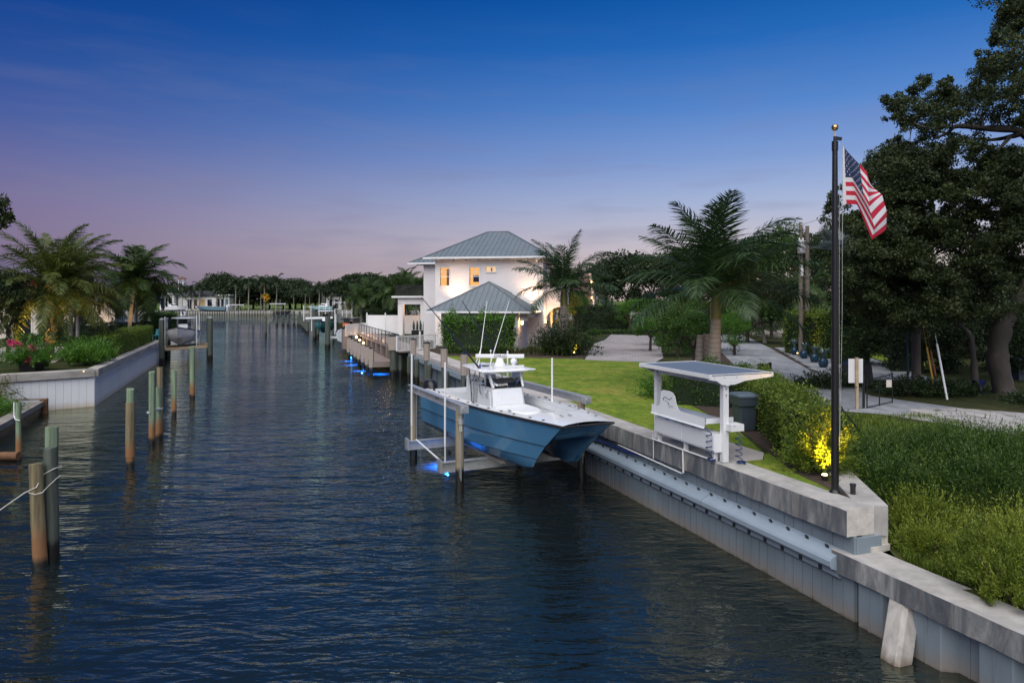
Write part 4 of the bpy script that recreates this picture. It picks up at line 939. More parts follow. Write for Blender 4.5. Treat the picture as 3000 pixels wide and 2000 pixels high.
q = MB(); q.grid([[flag_pt(0, v) + Vector((-.012, -.004, 0)) for v in np.linspace(0, 1, 12)], [flag_pt(.03, v) + Vector((0, -.006, 0)) for v in np.linspace(0, 1, 12)]]); part(FLAG, 'header_band', q, M['flag_white'])

# ================================================================== refuse bin
bp = G(2181, 1258, GZ)
BIN = thing('wheeled_bin', 'dark grey wheeled refuse bin with blue-grey lid against the hedge', 'bin', bp, R(6))
q = MB(); ring = lambda w, d, z, c=.05: [Vector((x, y, z)) for x, y in ((-w + c, -d), (w - c, -d), (w, -d + c), (w, d - c), (w - c, d), (-w + c, d), (-w, d - c), (-w, -d + c))]
rg = [ring(.25, .27, .03), ring(.27, .30, .3), ring(.275, .31, .74), ring(.315, .36, .76), ring(.33, .38, 1.0)]
q.grid([r for r in rg], True); q.add(rg[0], [tuple(reversed(range(8)))]); q.add(rg[-1], [tuple(range(8))]); part(BIN, 'body', q, M['plastic_grey'], True, local=True)
q = MB(); rg = [ring(.35, .40, 1.0), ring(.355, .405, 1.05), ring(.30, .34, 1.10), ring(.15, .18, 1.12)]; q.grid(rg, True); q.add(rg[0], [tuple(reversed(range(8)))]); q.add(rg[-1], [tuple(range(8))]); part(BIN, 'lid', q, M['plastic_lid'], True, local=True)
q = MB(); q.tube([(-.3, .44, 1.02), (.3, .44, 1.02)], .018, 8); q.box((-.28, .4, 1.0), (.04, .1, .05)); q.box((.28, .4, 1.0), (.04, .1, .05)); part(BIN, 'handle', q, M['plastic_grey'], local=True)
for x in (-.29, .29):
    q = MB(); q.tube([(x - .03, .28, .13), (x + .03, .28, .13)], .13, 16); part(BIN, 'wheel', q, M['black_rubber'], True, local=True)
# ================================================================== white two-storey house
def siding(name, col):
    m, N, L, b = new_mat(name)
    w = N.new('ShaderNodeTexWave'); w.wave_type = 'BANDS'; w.bands_direction = 'Z'; w.wave_profile = 'SAW'
    L.new(coords(N, L, 1), w.inputs['Vector']); w.inputs['Scale'].default_value = 1.65; w.inputs['Distortion'].default_value = 0
    c = ramp(N, L, noise(N, L, coords(N, L, .7), 1, 4), [(.3, tuple(x * .94 for x in col)), (.7, col)])
    L.new(c, b.inputs['Base Color']); setin(b, Roughness=.6); bump(N, L, b, w.outputs['Fac'], .55, .03); return m
M['siding'] = siding('white_siding', (.78, .755, .76)); M['stucco'] = mat('white_stucco', (.78, .76, .76), .8, .03, 2, .15, 40)
M['cream'] = mat('cream_stucco', (.66, .60, .52), .8, .05, 1, .15, 40)
M['roof_metal'] = mat('blue_grey_metal_roof', (.185, .22, .245), .42, .07, .8, .03, 30, metal=.25)
M['lit_pane'] = glow('lit_window', (1, .50, .13), 1.15); M['lit_pale'] = glow('lit_window_pale', (1, .68, .38), 1.0)
M['dark_glass'] = mat('dark_glass', (.012, .016, .02), .08, .1, 2, 0, 20)
HO = Vector((-6.5, 58, GZ)); HR = Vector((.985, -.174, 0)); HK = Vector((.174, .985, 0)); HA = math.atan2(HR.y, HR.x)
def HP(x, y, z): return HO + HR * x + HK * y + Vector((0, 0, z))
def hbox(mb, x0, x1, y0, y1, z0, z1): return mb.hexa([HP(x, y, z0) for x, y in ((x0, y0), (x1, y0), (x1, y1), (x0, y1))], [HP(x, y, z1) for x, y in ((x0, y0), (x1, y0), (x1, y1), (x0, y1))])
HOUSE = thing('house', 'white two-storey house with blue-grey metal hip roofs and lit windows', 'house', HP(4.5, 3, 0))
def hpart(nm, m, *boxes, parent=HOUSE):
    q = MB()
    for b in boxes: hbox(q, *b)
    return part(parent, nm, q, m)
WIN = [(.42, 1.22, 5.10, 6.62, 'tall'), (2.98, 3.80, 5.10, 6.62, 'tall'), (4.38, 5.22, 6.25, 6.68, 'low')]
# front wall with real openings
def wall_with_holes(nm, x0, x1, z0, z1, y0, y1, holes, m):
    xs = sorted({x0, x1, *[h[0] for h in holes], *[h[1] for h in holes]}); zs = sorted({z0, z1, *[h[2] for h in holes], *[h[3] for h in holes]}); q = MB()
    for a, b in zip(xs, xs[1:]):
        for c, d in zip(zs, zs[1:]):
            if any(h[0] <= a and b <= h[1] and h[2] <= c and d <= h[3] for h in holes): continue
            hbox(q, a, b, y0, y1, c, d)
    return part(HOUSE, nm, q, m)
wall_with_holes('front_wall', 0, 9.2, 0, 7.35, 0, .2, WIN, M['siding'])
hpart('side_wall', M['siding'], (0, .2, .2, 10, 0, 7.35)); hpart('side_wall', M['siding'], (9.0, 9.2, .2, 10, 0, 7.35)); hpart('rear_wall', M['siding'], (0, 9.2, 10, 10.2, 0, 7.35))
hpart('corner_board', M['white'], (-.02, .14, -.03, -.002, 0, 7.35)); hpart('corner_board', M['white'], (9.06, 9.22, -.03, -.002, 0, 7.35)); hpart('belt_board', M['white'], (.15, 9.05, -.03, -.002, 3.55, 3.75))
M['room'] = mat('warm_room', (.62, .42, .22), .8, .1, 1, 0, 10)
for k, (x0, x1, z0, z1, kd) in enumerate(WIN):
    w = hpart('window', M['white'], (x0 - .09, x0, -.05, .06, z0 - .09, z1 + .09), (x1, x1 + .09, -.05, .06, z0 - .09, z1 + .09), (x0, x1, -.05, .06, z1, z1 + .09), (x0 - .04, x1 + .04, -.09, .06, z0 - .1, z0))
    if kd == 'tall':
        hpart('meeting_rail', M['white'], (x0, x1, .02, .07, (z0 + z1) / 2 - .03, (z0 + z1) / 2 + .03), parent=w)
        hpart('mullion', M['white'], ((x0 + x1) / 2 - .015, (x0 + x1) / 2 + .015, .025, .065, (z0 + z1) / 2 + .03, z1), parent=w); hpart('mullion', M['white'], (x0, x1, .026, .064, z0 + 1.14, z0 + 1.165), parent=w)
    hpart('pane', M['glass'], (x0, x1, .04, .05, z0, z1), parent=w)
    # lit room behind
    hpart('lit_room', M['lit_pane' if kd == 'tall' else 'lit_pale'], (x0 - .5, x1 + .5, .9, .95, z0 - .3, z1 + .3), parent=w)
    if k == 0: hpart('inner_window', M['room'], (.82, 1.18, .6, .66, 5.0, 6.5), (.9, 1.1, .58, .6, 5.05, 5.75), parent=w)
    if k == 1: hpart('television', M['black'], (3.15, 3.85, .6, .66, 5.42, 5.98), parent=w)
    if k == 2: hpart('curtain', M['room'], (4.68, 4.80, .6, .66, 6.3, 6.6), parent=w)
def hip_roof(parent, x0, x1, y0, y1, ze, ridge, seam=.42, front=True, right=False, left=False, nm='roof'):
    """ridge: two points (x,y,z)"""
    a, b = ridge; q = MB(); E = [(x0, y0, ze), (x1, y0, ze), (x1, y1, ze), (x0, y1, ze)]
    pts = [HP(*e) for e in E] + [HP(*a), HP(*b)]
    q.add(pts, [(0, 1, 5, 4), (1, 2, 5), (2, 3, 4, 5), (3, 0, 4), (3, 2, 1, 0)]); rf = part(parent, nm, q, M['roof_metal'])
    def rib(p, q_):
        r = MB(); r.beam(p, q_, .035, .05, (0, 0, 1)); part(rf, 'seam', r, M['roof_metal'])
    n = int((x1 - x0) / seam)
    for i in range(1, n):
        x = x0 + (x1 - x0) * i / n
        ax, bx = a[0], b[0]
        t = (x - x0) / (ax - x0) if x < ax else ((x1 - x) / (x1 - bx) if x > bx else 1.0)
        top = (x, y0 + (a[1] - y0) * t, ze + (a[2] - ze) * t)
        rib(HP(x, y0, ze + .02), HP(top[0], top[1], top[2] + .02))
    if right:
        n = int((y1 - y0) / seam)
        for i in range(1, n):
            y = y0 + (y1 - y0) * i / n; t = (y - y0) / (b[1] - y0) if y < b[1] else (y1 - y) / (y1 - b[1])
            rib(HP(x1, y, ze + .02), HP(x1 + (b[0] - x1) * t, y, ze + (b[2] - ze) * t + .02))
    for p, c in ((0, a), (1, b), (2, b), (3, a)):
        r = MB(); r.beam(HP(E[p][0], E[p][1], ze + .03), HP(c[0], c[1], c[2] + .03), .16, .05); part(rf, 'hip_cap', r, M['roof_metal'])
    if (Vector(a) - Vector(b)).length > .1:
        r = MB(); r.beam(HP(a[0], a[1], a[2] + .03), HP(b[0], b[1], b[2] + .03), .18, .06); part(rf, 'ridge_cap', r, M['roof_metal'])
    r = MB(); hbox(r, x0 - .1, x1 + .1, y0 - .12, y0 - .002, ze - .16, ze - .01); part(rf, 'gutter', r, M['white'])
    r = MB(); hbox(r, x1 + .002, x1 + .12, y0 - .12, y1, ze - .16, ze - .01); part(rf, 'gutter', r, M['white'])
    r = MB(); hbox(r, x0 + .05, x1 - .05, y0 + .05, y1 - .05, ze - .10, ze - .03); part(rf, 'soffit', r, M['white'])
    return rf
hip_roof(HOUSE, -.75, 9.95, -.75, 11.0, 7.48, ((3.4, 5.3, 10.1), (5.3, 5.3, 10.1)))
q = MB()
for i in range(9): part(HOUSE, 'rafter_tail', hbox(MB(), .5 + i * 1.05, .62 + i * 1.05, -.68, -.02, 7.2, 7.36), M['white'])
q = MB(); q.tube([HP(8.72, -.7, 7.3), HP(8.74, -.35, 7.05), HP(8.76, -.07, 6.9), HP(8.76, -.07, 3.6)], .05, 8); part(HOUSE, 'downpipe', q, M['white'], True)
# garage block with low hip roof
hpart('garage_wall', M['stucco'], (1.9, 7.9, -4.9, -4.7, 0, 2.95)); hpart('garage_wall', M['stucco'], (1.9, 2.1, -4.7, 0, 0, 2.95)); hpart('garage_wall', M['stucco'], (7.7, 7.9, -4.7, 1.5, 0, 2.95))
hip_roof(HOUSE, .95, 8.95, -5.6, 2.2, 3.05, ((4.95, -1.4, 5.35), (4.96, -1.4, 5.35)), right=True, nm='garage_roof')
hpart('garage_beam', M['stucco'], (8.0, 8.6, -4.6, -4.3, 2.3, 2.95), (8.3, 8.6, -4.3, 1.6, 2.5, 2.95))
hpart('porch_pillar', M['stucco'], (8.55, 9.05, 1.6, 2.1, 0, 3.3)); hpart('side_door', M['lit_pale'], (.75, .9, -.035, -.004, 0, 2.5)); hpart('side_door_frame', M['white'], (.35, .74, -.04, -.004, 0, 2.6))
# right bay above an arch
hpart('bay_wall', M['siding'], (9.22, 10.7, 2.2, 7.5, 3.45, 7.3)); hpart('bay_slit', M['black'], (9.5, 9.58, 2.17, 2.198, 4.9, 6.6)); hpart('bay_slit', M['black'], (10.38, 10.46, 2.17, 2.198, 4.9, 6.6)); hpart('bay_window', M['dark_glass'], (9.62, 10.34, 2.18, 2.199, 5.0, 6.5))
q = MB(); arc = [(9.1 + 1.35 * (1 - math.cos(t)), 1.9 + 1.4 * math.sin(t)) for t in np.linspace(0, math.pi / 2, 10)]
for (xa, za), (xb, zb) in zip(arc, arc[1:]): q.hexa([HP(xa, 2.25, za), HP(xb, 2.25, zb), HP(xb, 2.25, 3.44), HP(xa, 2.25, 3.44)], [HP(xa, 2.6, za), HP(xb, 2.6, zb), HP(xb, 2.6, 3.44), HP(xa, 2.6, 3.44)])
part(HOUSE, 'arch', q, M['stucco'])
# left wing, portico, balcony
hpart('wing_wall', M['siding'], (-3.4, -.02, 7.5, 18, 0, 7.3)); hip_roof(HOUSE, -4.6, .6, 6.7, 18.6, 7.45, ((-2, 10.5, 9.0), (-2, 14.5, 9.0)), nm='wing_roof')
hpart('portico_column', M['stucco'], (-8.9, -8.35, 15.7, 16.3, 0, 3.55)); hpart('portico_beam', M['stucco'], (-8.9, -3.42, 15.7, 16.3, 3.4, 4.1)); hpart('portico_cornice', M['white'], (-9.5, -3.3, 15.3, 20.5, 4.12, 4.32))
hpart('portico_column', M['stucco'], (-6.35, -3.42, 15.7, 16.3, 0, 3.38))
hpart('balcony_rail', M['black'], (-9.2, -3.5, 15.6, 15.66, 5.42, 5.5), (-9.2, -3.5, 15.6, 15.66, 4.4, 4.46))
q = MB()
for i in range(46): hbox(q, -9.15 + i * .124, -9.075 + i * .124, 15.61, 15.65, 4.46, 5.42)
part(HOUSE, 'balcony_slats', q, M['black'])['kind'] = 'stuff'
def lamp(name, kind, loc, energy, col, size=.1, rot=None, spot=None, parent=None, blend=.6):
    d = bpy.data.lights.new(name, kind); d.energy = energy; d.color = col
    if kind == 'SPOT': d.spot_size = spot; d.spot_blend = blend; d.shadow_soft_size = size
    elif kind == 'POINT': d.shadow_soft_size = size
    o = bpy.data.objects.new(name, d); COL.objects.link(o); o.location = loc
    if rot is not None: o.rotation_euler = Vector(rot).to_track_quat('-Z', 'Y').to_euler()
    return o
WARM = (1, .56, .30)
def fixture(name, loc, label, m=None, r=.07, h=.16, group=None, cat='lamp', gl=None):
    """a small lamp housing with a glowing lens"""
    t = thing(name, label, cat, loc, 0, group); q = MB(); q.lathe([(r * .5, 0), (r, h * .3), (r, h * .8), (r * .9, h * .8)], loc, 10); part(t, 'housing', q, M['dark_metal'], True)
    q = MB(); q.lathe([(r * .85, h * .8), (r * .6, h * .98), (r * .1, h)], loc, 10); part(t, 'lens', q, gl or M['lens_warm'], True); return t
M['lens_warm'] = glow('lens_warm', (1, .62, .28), 9)
for x, y, z, e, lb in ((1.75, -.85, 3.62, 240, 'small uplight on the left slope of the garage roof'), (8.35, -.75, 3.5, 260, 'small uplight on the right slope of the garage roof')):
    p = HP(x, y, z); fixture('uplight', p, lb); lamp('wall_wash', 'SPOT', p + Vector((0, 0, .2)), e, WARM, .15, (HK * .35 + Vector((0, 0, 1))), R(125), blend=1)
for x, y, z, lb in ((9.15, 2.0, 2.0, 'lit lantern on the white porch pillar'), (8.1, -4.0, 2.2, 'lit lantern under the garage eave'),):
    p = HP(x, y, z); t = thing('wall_lantern', lb, 'lantern', p); q = MB(); q.box(p, (.14, .14, .4), HA); part(t, 'lantern_glass', q, M['lens_warm']); q = MB(); q.box(p + Vector((0, 0, .23)), (.18, .18, .05), HA); part(t, 'lantern_cap', q, M['black'])
    lamp('lantern_light', 'POINT', p + Vector((.25, -.35, 0)), 26, WARM, .15)
lamp('porch_light', 'POINT', HP(9.7, 1.2, 2.9), 45, WARM, .2); lamp('portico_light', 'POINT', HP(-7.4, 16.6, 3.0), 40, WARM, .2); lamp('side_light', 'POINT', HP(1.2, -1.0, 2.3), 22, WARM, .15)
# white garden fence, planter with cypresses
FE = thing('garden_fence', 'tall white vinyl panel fence with ball-capped posts beside the portico', 'fence', HP(-10, 18, 0))
xs = [-13.4, -11.2, -9.0, -7.2, -5.3]
for a, b in zip(xs, xs[1:]): part(FE, 'fence_panel', hbox(MB(), a + .08, b - .08, 17.95, 18.0, .05, 2.15), M['pvc'])
for x in xs:
    q = MB(); hbox(q, x - .07, x + .07, 17.9, 18.04, 0, 2.25); q.ball(HP(x, 17.97, 2.33), .09, 8); part(FE, 'fence_post', q, M['pvc'])
part(FE, 'fence_panel', hbox(MB(), -13.44, -13.40, 12, 17.9, .05, 1.3), M['pvc'])
for k, x in enumerate((-6.9, -5.3)): solo('planter_box', hbox(MB(), x - .02, x + 1.5, 14.4, 14.95, 0, .62), M['black'], ('black trough of small cypresses in front of the white portico, nearer the canal' if k == 0 else 'black trough of small cypresses in front of the white portico, nearer the wing'), 'planter', HP(x + .7, 14.7, 0))
PT = thing('patio_table', 'low dark patio table beside the cypress troughs', 'table', HP(-3.2, 13, 0)); part(PT, 'table_top', hbox(MB(), -4.0, -2.2, 12.6, 13.6, .62, .7), M['black'])
for x, y in ((-3.9, 12.7), (-2.3, 12.7), (-3.9, 13.5), (-2.3, 13.5)): part(PT, 'leg', hbox(MB(), x - .04, x + .04, y - .04, y + .04, 0, .62), M['black'])

# ================================================================== dock of the white house
M['deck_edge'] = mat('composite_deck', (.22, .178, .158), .6, .08, 1.5, .1, 30)
DK = thing('dock', 'raised taupe composite dock with lower boarding platform beside white house', 'dock', W(66, 9, 0))
for a, b in ((51.6, 59.9), (59.93, 68.2), (68.23, 76.5), (76.53, 86)):
    q = MB(); q.hexa([W(u, v, 1.90) for u, v in ((a, 9.05), (a, 11.2), (b, 11.2), (b, 9.05))][::-1], [W(u, v, 2.10) for u, v in ((a, 9.05), (a, 11.2), (b, 11.2), (b, 9.05))][::-1]); part(DK, 'deck_section', q, M['deck_edge'])
for a, b in ((53.4, 60), (60.03, 66.6), (66.63, 73)):
    q = MB(); q.hexa([W(u, v, .92) for u, v in ((a, 7.3), (a, 9.0), (b, 9.0), (b, 7.3))][::-1], [W(u, v, 1.07) for u, v in ((a, 7.3), (a, 9.0), (b, 9.0), (b, 7.3))][::-1]); part(DK, 'platform_section', q, M['deck_edge'])
    q = MB(); q.beam(W(a, 7.34, .78), W(b, 7.34, .78), .12, .24); part(DK, 'platform_beam', q, M['deck_edge'])
q = MB(); q.beam(W(53.45, 7.3, .80), W(53.45, 9.0, .80), .12, .24); part(DK, 'platform_beam', q, M['deck_edge'])
for i in range(7):
    q = MB(); u = 54.5 + i * 3.1; q.beam(W(u, 9.2, .5), W(u, 9.2, 1.9), .42, .42, EV); part(DK, 'deck_pier', q, M['deck_edge'])
q = MB(); q.beam(W(78.5, 7.6, 0.4), W(78.5, 7.6, 2.55), 1.5, .4, EV); part(DK, 'end_wall', q, M['deck_edge'])
def wrap_pile(u, v, ztop, label, group, r=.17, z0=None, square=False):
    p = W(u, v, 0); t = thing('wrapped_pile', label, 'pile', p, 0, group)
    put(pile_mesh(ztop - .3, r, r, int(u * 10), M['pile_dark']), 'shaft', t, local=True)
    q = MB(); z0 = z0 if z0 is not None else ztop - 1.15; n = 20
    rr_ = [r * (1.22 if j % 2 else 1.13) for j in range(n)]
    if square: ring = lambda z: [(x * r * 1.25, y * r * 1.25, z) for x, y in ((-1, -1), (1, -1), (1, 1), (-1, 1))]
    else: ring = lambda z: [(rr_[j] * math.cos(2 * math.pi * j / n), rr_[j] * math.sin(2 * math.pi * j / n), z) for j in range(n)]
    q.hexa(ring(z0), ring(ztop)); part(t, 'sleeve', q, M['pile_wrap'], local=True)
    q = MB(); q.lathe([(r * 1.28, ztop), (r * 1.28, ztop + .05), (r * .5, ztop + .09)], (0, 0, 0), 14); part(t, 'cap', q, M['black'], True, local=True); return t
lbl = ['reeded taupe pile sleeve at the walkway, nearest the catamaran', 'reeded taupe pile sleeve at the walkway, second past the catamaran', 'reeded taupe pile sleeve at the walkway, third past the catamaran', 'reeded taupe pile sleeve at the white gate']
for (px, ), lb in zip(((1360,), (1301,), (1250,), (1211,)), lbl):
    xr = (px - CX) / FPX; Y = 9.72 / (EV.x * xr + EV.y); u, v = UV(Vector((xr * Y, Y, 0))); wrap_pile(u, v, 3.0, lb, 'sleeved piles along the walkway', .175)
for i in range(7):
    xr = ((1088, 1076, 1064, 1052, 1042, 1032, 1022)[i] - CX) / FPX; Y = 7.25 / (EV.x * xr + EV.y); u, v = UV(Vector((xr * Y, Y, 0)))
    wrap_pile(u, v, 2.1, 'square sleeved pile in the row along the lower boarding platform', 'square sleeved piles along the platform', .135, .65, True)
wrap_pile(52.4, 8.75, 3.1, 'tall square sleeved post at the corner of the dock railing', None, .26, 2.05, True)
for i, (u, v) in enumerate(((52.4, 9.3), (50.2, 9.55), (53.6, 9.3), (47.6, 9.6), (43.5, 9.6), (38.9, 9.6))):
    o = put(pile_mesh(1.7, .17, .16, 70 + i, M['pile_dark']), 'timber_pile', loc=W(u, v, 0)); tag(o, 'dark green support pile under the walkway edge', 'pile', 'support piles under the walkway')
# black railing of horizontal bars, white gate
RL = thing('railing', 'black railing with pale horizontal bars along the raised dock', 'railing', W(66, 9.2, 2.1))
us = np.linspace(53, 84, 16)
for u in us: q = MB(); q.beam(W(u, 9.2, 2.1), W(u, 9.2, 3.2), .06, .06, EV); part(RL, 'rail_post', q, M['black'])
q = MB(); q.beam(W(52.6, 9.2, 3.2), W(84.2, 9.2, 3.2), .12, .05); part(RL, 'hand_rail', q, M['black'])
for k in range(8): q = MB(); z = 2.22 + k * .12; q.beam(W(52.7, 9.2, z), W(84, 9.2, z), .025, .035); part(RL, 'rail_bar', q, M['alum'])
RL2 = thing('railing', 'short black railing section returning to the white fence', 'railing', W(84, 10, 2.1))
for v in np.linspace(9.3, 12.5, 4): q = MB(); q.beam(W(84.2, v, 2.1), W(84.2, v, 3.2), .06, .06, EU); part(RL2, 'rail_post', q, M['black'])
for k in range(8): q = MB(); z = 2.22 + k * .12; q.beam(W(84.2, 9.3, z), W(84.2, 12.5, z), .025, .035); part(RL2, 'rail_bar', q, M['alum'])
GT = thing('gate', 'white picket gate across the walkway, overhanging the water', 'gate', W(49.5, 10, CAPZ))
g0, g1 = G(1163, 1031, CAPZ), G(1274, 1022, CAPZ); dg = (g1 - g0).normalized(); Lg = (g1 - g0).length
for z in (2.14, 3.18): q = MB(); q.beam(g0 + Vector((0, 0, z - CAPZ)), g1 + Vector((0, 0, z - CAPZ)), .05, .07); part(GT, 'gate_rail', q, M['white'])
n = int(Lg / .145)
for i in range(n + 1): q = MB(); c = g0 + dg * (Lg * i / n); w = .10 if i in (0, n // 2 + 3, n) else .03; q.beam(c + Vector((0, 0, .05)), c + Vector((0, 0, 1.12 if w < .1 else (1.2 if i != n // 2 + 3 else 1.45))), w, w, dg); part(GT, 'picket' if w < .1 else 'gate_post', q, M['white'])
for k, u in enumerate((70.5, 73.5, 76.5)):
    p = W(u, 8.75, 1.5 + 0.15 * k); t = thing('canal_lamp', 'glowing round step lamp on the taupe dock wall', 'lamp', p, 0, 'step lamps on the dock wall')
    q = MB(); q.lathe([(.12, -.06), (.14, 0), (.12, .08)], p, 10); part(t, 'housing', q, M['dark_metal'], True); q = MB(); q.ball(p + Vector((0, -.1, 0)), .12, 10); part(t, 'lens', q, M['lens_warm'], True)
    lamp('dock_light', 'POINT', p + Vector((-.2, -.4, .2)), 14, WARM, .1)
for u in (56, 61, 66, 71, 76): lamp('rail_light', 'POINT', W(u, 9.0, 2.25), 5, WARM, .08)
# blue lamps added above the water, standing in for underwater lights
BLUE = (.02, .22, 1.0); M['lens_blue'] = glow('lens_blue', (.1, .35, 1), 2)
for k, (p, e, lb, sz) in enumerate(((Vector((-2.3, 24.2, .52)), 4200, 'added blue lamp under the catamaran cradle standing in for an underwater light', 155), (W(54.6, 8.0, .6), 4200, 'added blue lamp standing in for an underwater light at the lower boarding platform front edge', 120), (W(57.5, 7.0, .6), 4200, 'added blue lamp standing in for an underwater light beside the second platform pile', 120), (W(63, 6.9, .6), 4200, 'added blue lamp standing in for an underwater light beside the fifth platform pile', 120), (W(67, 6.9, .6), 3600, 'added blue lamp standing in for an underwater light near the platform far end', 120))):
    t = thing('canal_lamp', lb, 'lamp', p); q = MB(); n_ = 14; rg = [[p + Vector((r_ * math.cos(a), r_ * math.sin(a), z)) for a in np.linspace(0, 6.283, n_ + 1)[:-1]] for r_, z in ((.135, -.10), (.14, -.10), (.14, .03), (.05, .08), (.001, .08))]; q.grid([[Vector(v) for v in r_] for r_ in rg], True); part(t, 'housing', q, M['dark_metal'], True); q = MB(); q.lathe([(.07, -.012), (.075, -.001)], p, 10); part(t, 'lens', q, M['lens_blue'])
    lamp('blue_light', 'SPOT', p + Vector((0, 0, -.03)), e * 1.5, BLUE, .03, (0, 0, -1), R(165), blend=1)

# ================================================================== boats: a simple monohull with console and top
def make_boat(name, label, L, beam, hullm, base, head, lift=0., top=True, top_h=2.0, n_eng=2, engm=None, free=1.0, bowrise=.35, cabin=False, topm=None, group=None, accent=None, fl=.0):
    """base: point under the stern centre line; head: bow direction angle"""
    t = thing(name, label, 'boat', base, head, group); n = 18
    def sec(f):
        w = beam / 2 * (1 - max(0, (f - .55) / .45) ** 2.2) if f > .55 else beam / 2 * (.93 + .07 * f / .55)
        w = max(w, .015); sh = free + bowrise * max(0, (f - .35) / .65) ** 2; k = -.55 + (.55 + free * .3) * max(0, (f - .7) / .3) ** 2.4; ch = -.02 + (free * .45) * max(0, (f - .45) / .55) ** 1.4
        x = L * f * (1 - 0) ; return x, w, sh, k, ch
    rows = [[], [], [], [], [], [], []]
    for i in range(n + 1):
        f = i / n; x, w, sh, k, ch = sec(f); xo = L * .08 * max(0, (f - .75) / .25) ** 2
        for j, (yy, zz, dx) in enumerate(((w, sh, xo), (w * .97, sh * .55 + ch * .45, xo * .55), (w * .86, ch, 0), (0, k, -xo * .6), (-w * .86, ch, 0), (-w * .97, sh * .55 + ch * .45, xo * .55), (-w, sh, xo))): rows[j].append(Vector((x + dx, yy, zz)))
    q = MB(); q.grid(rows); q.add([r[0] for r in rows], [tuple(range(7))]); hl = part(t, 'hull', q, hullm, True, local=True)
    for r in (rows[0], rows[6]): q = MB(); q.tube([p + Vector((0, 0, -.02)) for p in r], .045, 5); part(hl, 'rub_rail', q, M['black_rubber'], True, local=True)
    q = MB(); ins = lambda r, s: [Vector((p.x - .05, p.y - s * min(.25, abs(p.y) * .9), p.z + .01)) for p in r]
    a, b = ins(rows[0], 1), ins(rows[6], -1); q.grid([a, rows[0]]); q.grid([rows[6], b]); lo = [Vector((p.x, p.y, max(free * .45, p.z - free * .55))) for p in a]; lo2 = [Vector((p.x, p.y, max(free * .45, p.z - free * .55))) for p in b]
    q.grid([lo, a]); q.grid([b, lo2]); q.grid([lo2, lo]); part(t, 'deck', q, M['gelcoat'], True, local=True)
    cx = L * .45; h0 = free * .45
    q = MB(); r0 = [Vector((x, y, h0)) for x, y in ((cx - .6, -.5), (cx + .8, -.45), (cx + .8, .45), (cx - .6, .5))]; r1 = [Vector((x, y, h0 + 1.15)) for x, y in ((cx - .5, -.45), (cx + .45, -.4), (cx + .45, .4), (cx - .5, .45))]; q.hexa(r0, r1); co = part(t, 'console', q, M['gelcoat'], local=True)
    q = MB(); q.hexa([r1[1] + Vector((-.02, 0, 0)), r1[2] + Vector((-.02, 0, 0)), r1[2], r1[1]], [r1[1] + Vector((-.3, 0, .5)), r1[2] + Vector((-.3, 0, .5)), r1[2] + Vector((-.28, 0, .5)), r1[1] + Vector((-.28, 0, .5))]); part(co, 'windscreen', q, M['dark_glass'], local=True)
    q = MB(); q.box((cx - 1.4, 0, h0 + .45), (.6, 1.0, .9)); part(t, 'seat', q, accent or M['seat_vinyl'], local=True)
    if cabin:
        q = MB(); q.hexa([Vector((x, y, free)) for x, y in ((L * .2, -beam * .36), (L * .62, -beam * .3), (L * .62, beam * .3), (L * .2, beam * .36))], [Vector((x, y, free + 1.25)) for x, y in ((L * .22, -beam * .3), (L * .48, -beam * .24), (L * .48, beam * .24), (L * .22, beam * .3))]); part(t, 'cabin', q, M['gelcoat'], local=True)
        q = MB(); q.hexa([Vector((x, y, free + .45)) for x, y in ((L * .3, -beam * .345), (L * .585, -beam * .29), (L * .585, beam * .29), (L * .3, beam * .345))], [Vector((x, y, free + .95)) for x, y in ((L * .3, -beam * .335), (L * .53, -beam * .272), (L * .53, beam * .272), (L * .3, beam * .335))]); part(t, 'cabin_window', q, M['dark_glass'], local=True)
    if top:
        z = h0 + top_h; q = MB(); tw = beam * .36; rg = [[Vector((x * k + cx * (1 - k), y * k, z + dz)) for x, y in ((cx - 1.5, -tw), (cx + 1.0, -tw), (cx + 1.35, -tw * .5), (cx + 1.35, tw * .5), (cx + 1.0, tw), (cx - 1.5, tw))] for k, dz in ((.96, -.05), (1, 0), (.9, .07))]
        q.grid(rg, True); q.add(rg[0], [tuple(range(6))]); q.add(rg[-1], [tuple(reversed(range(6)))]); part(t, 'hardtop', q, topm or M['gelcoat'], True, local=True)
        for x, y in ((cx + .7, -.5), (cx + .7, .5), (cx - .9, -.5), (cx - .9, .5)): q = MB(); q.tube([(x, y, h0), (x - .1, y * 1.1, z)], .03, 6); part(t, 'top_leg', q, M['dark_metal'], local=True)
        for x, y in ((cx - 1.0, -.4), (cx - 1.0, .4)): q = MB(); q.tube([(x, y, z), (x - .4, y, z + 2.2)], .015, 5); part(t, 'antenna', q, M['pvc'], local=True)
    for k in range(n_eng):
        y = (k - (n_eng - 1) / 2) * .72; q = MB(); rg = [[Vector((-.55 + .42 * s * math.cos(a) + dx, y + .27 * s * math.sin(a), z)) for a in np.linspace(0, 6.283, 11)[:-1]] for s, z, dx in ((.7, free * .5, 0), (1, free * .7, 0), (1, free + .35, -.03), (.85, free + .6, -.06), (.5, free + .68, -.08))]
        q.grid(rg, True); q.add(rg[-1], [tuple(reversed(range(10)))]); q.hexa([Vector((x, yy + y, -.5)) for x, yy in ((-.7, -.06), (-.35, -.06), (-.35, .06), (-.7, .06))], [Vector((x, yy + y, free * .55)) for x, yy in ((-.8, -.12), (-.3, -.12), (-.3, .12), (-.8, .12))]); part(t, 'outboard', q, engm or M['black'], True, local=True)
    return t
M['hull_white'] = mat('hull_white', (.78, .78, .78), .25, .03, 1, 0, 10); M['hull_teal'] = mat('hull_teal', (.05, .24, .25), .25, .04, 1, 0, 10); M['hull_grey'] = mat('hull_grey', (.14, .24, .30), .25, .04, 1, 0, 10)
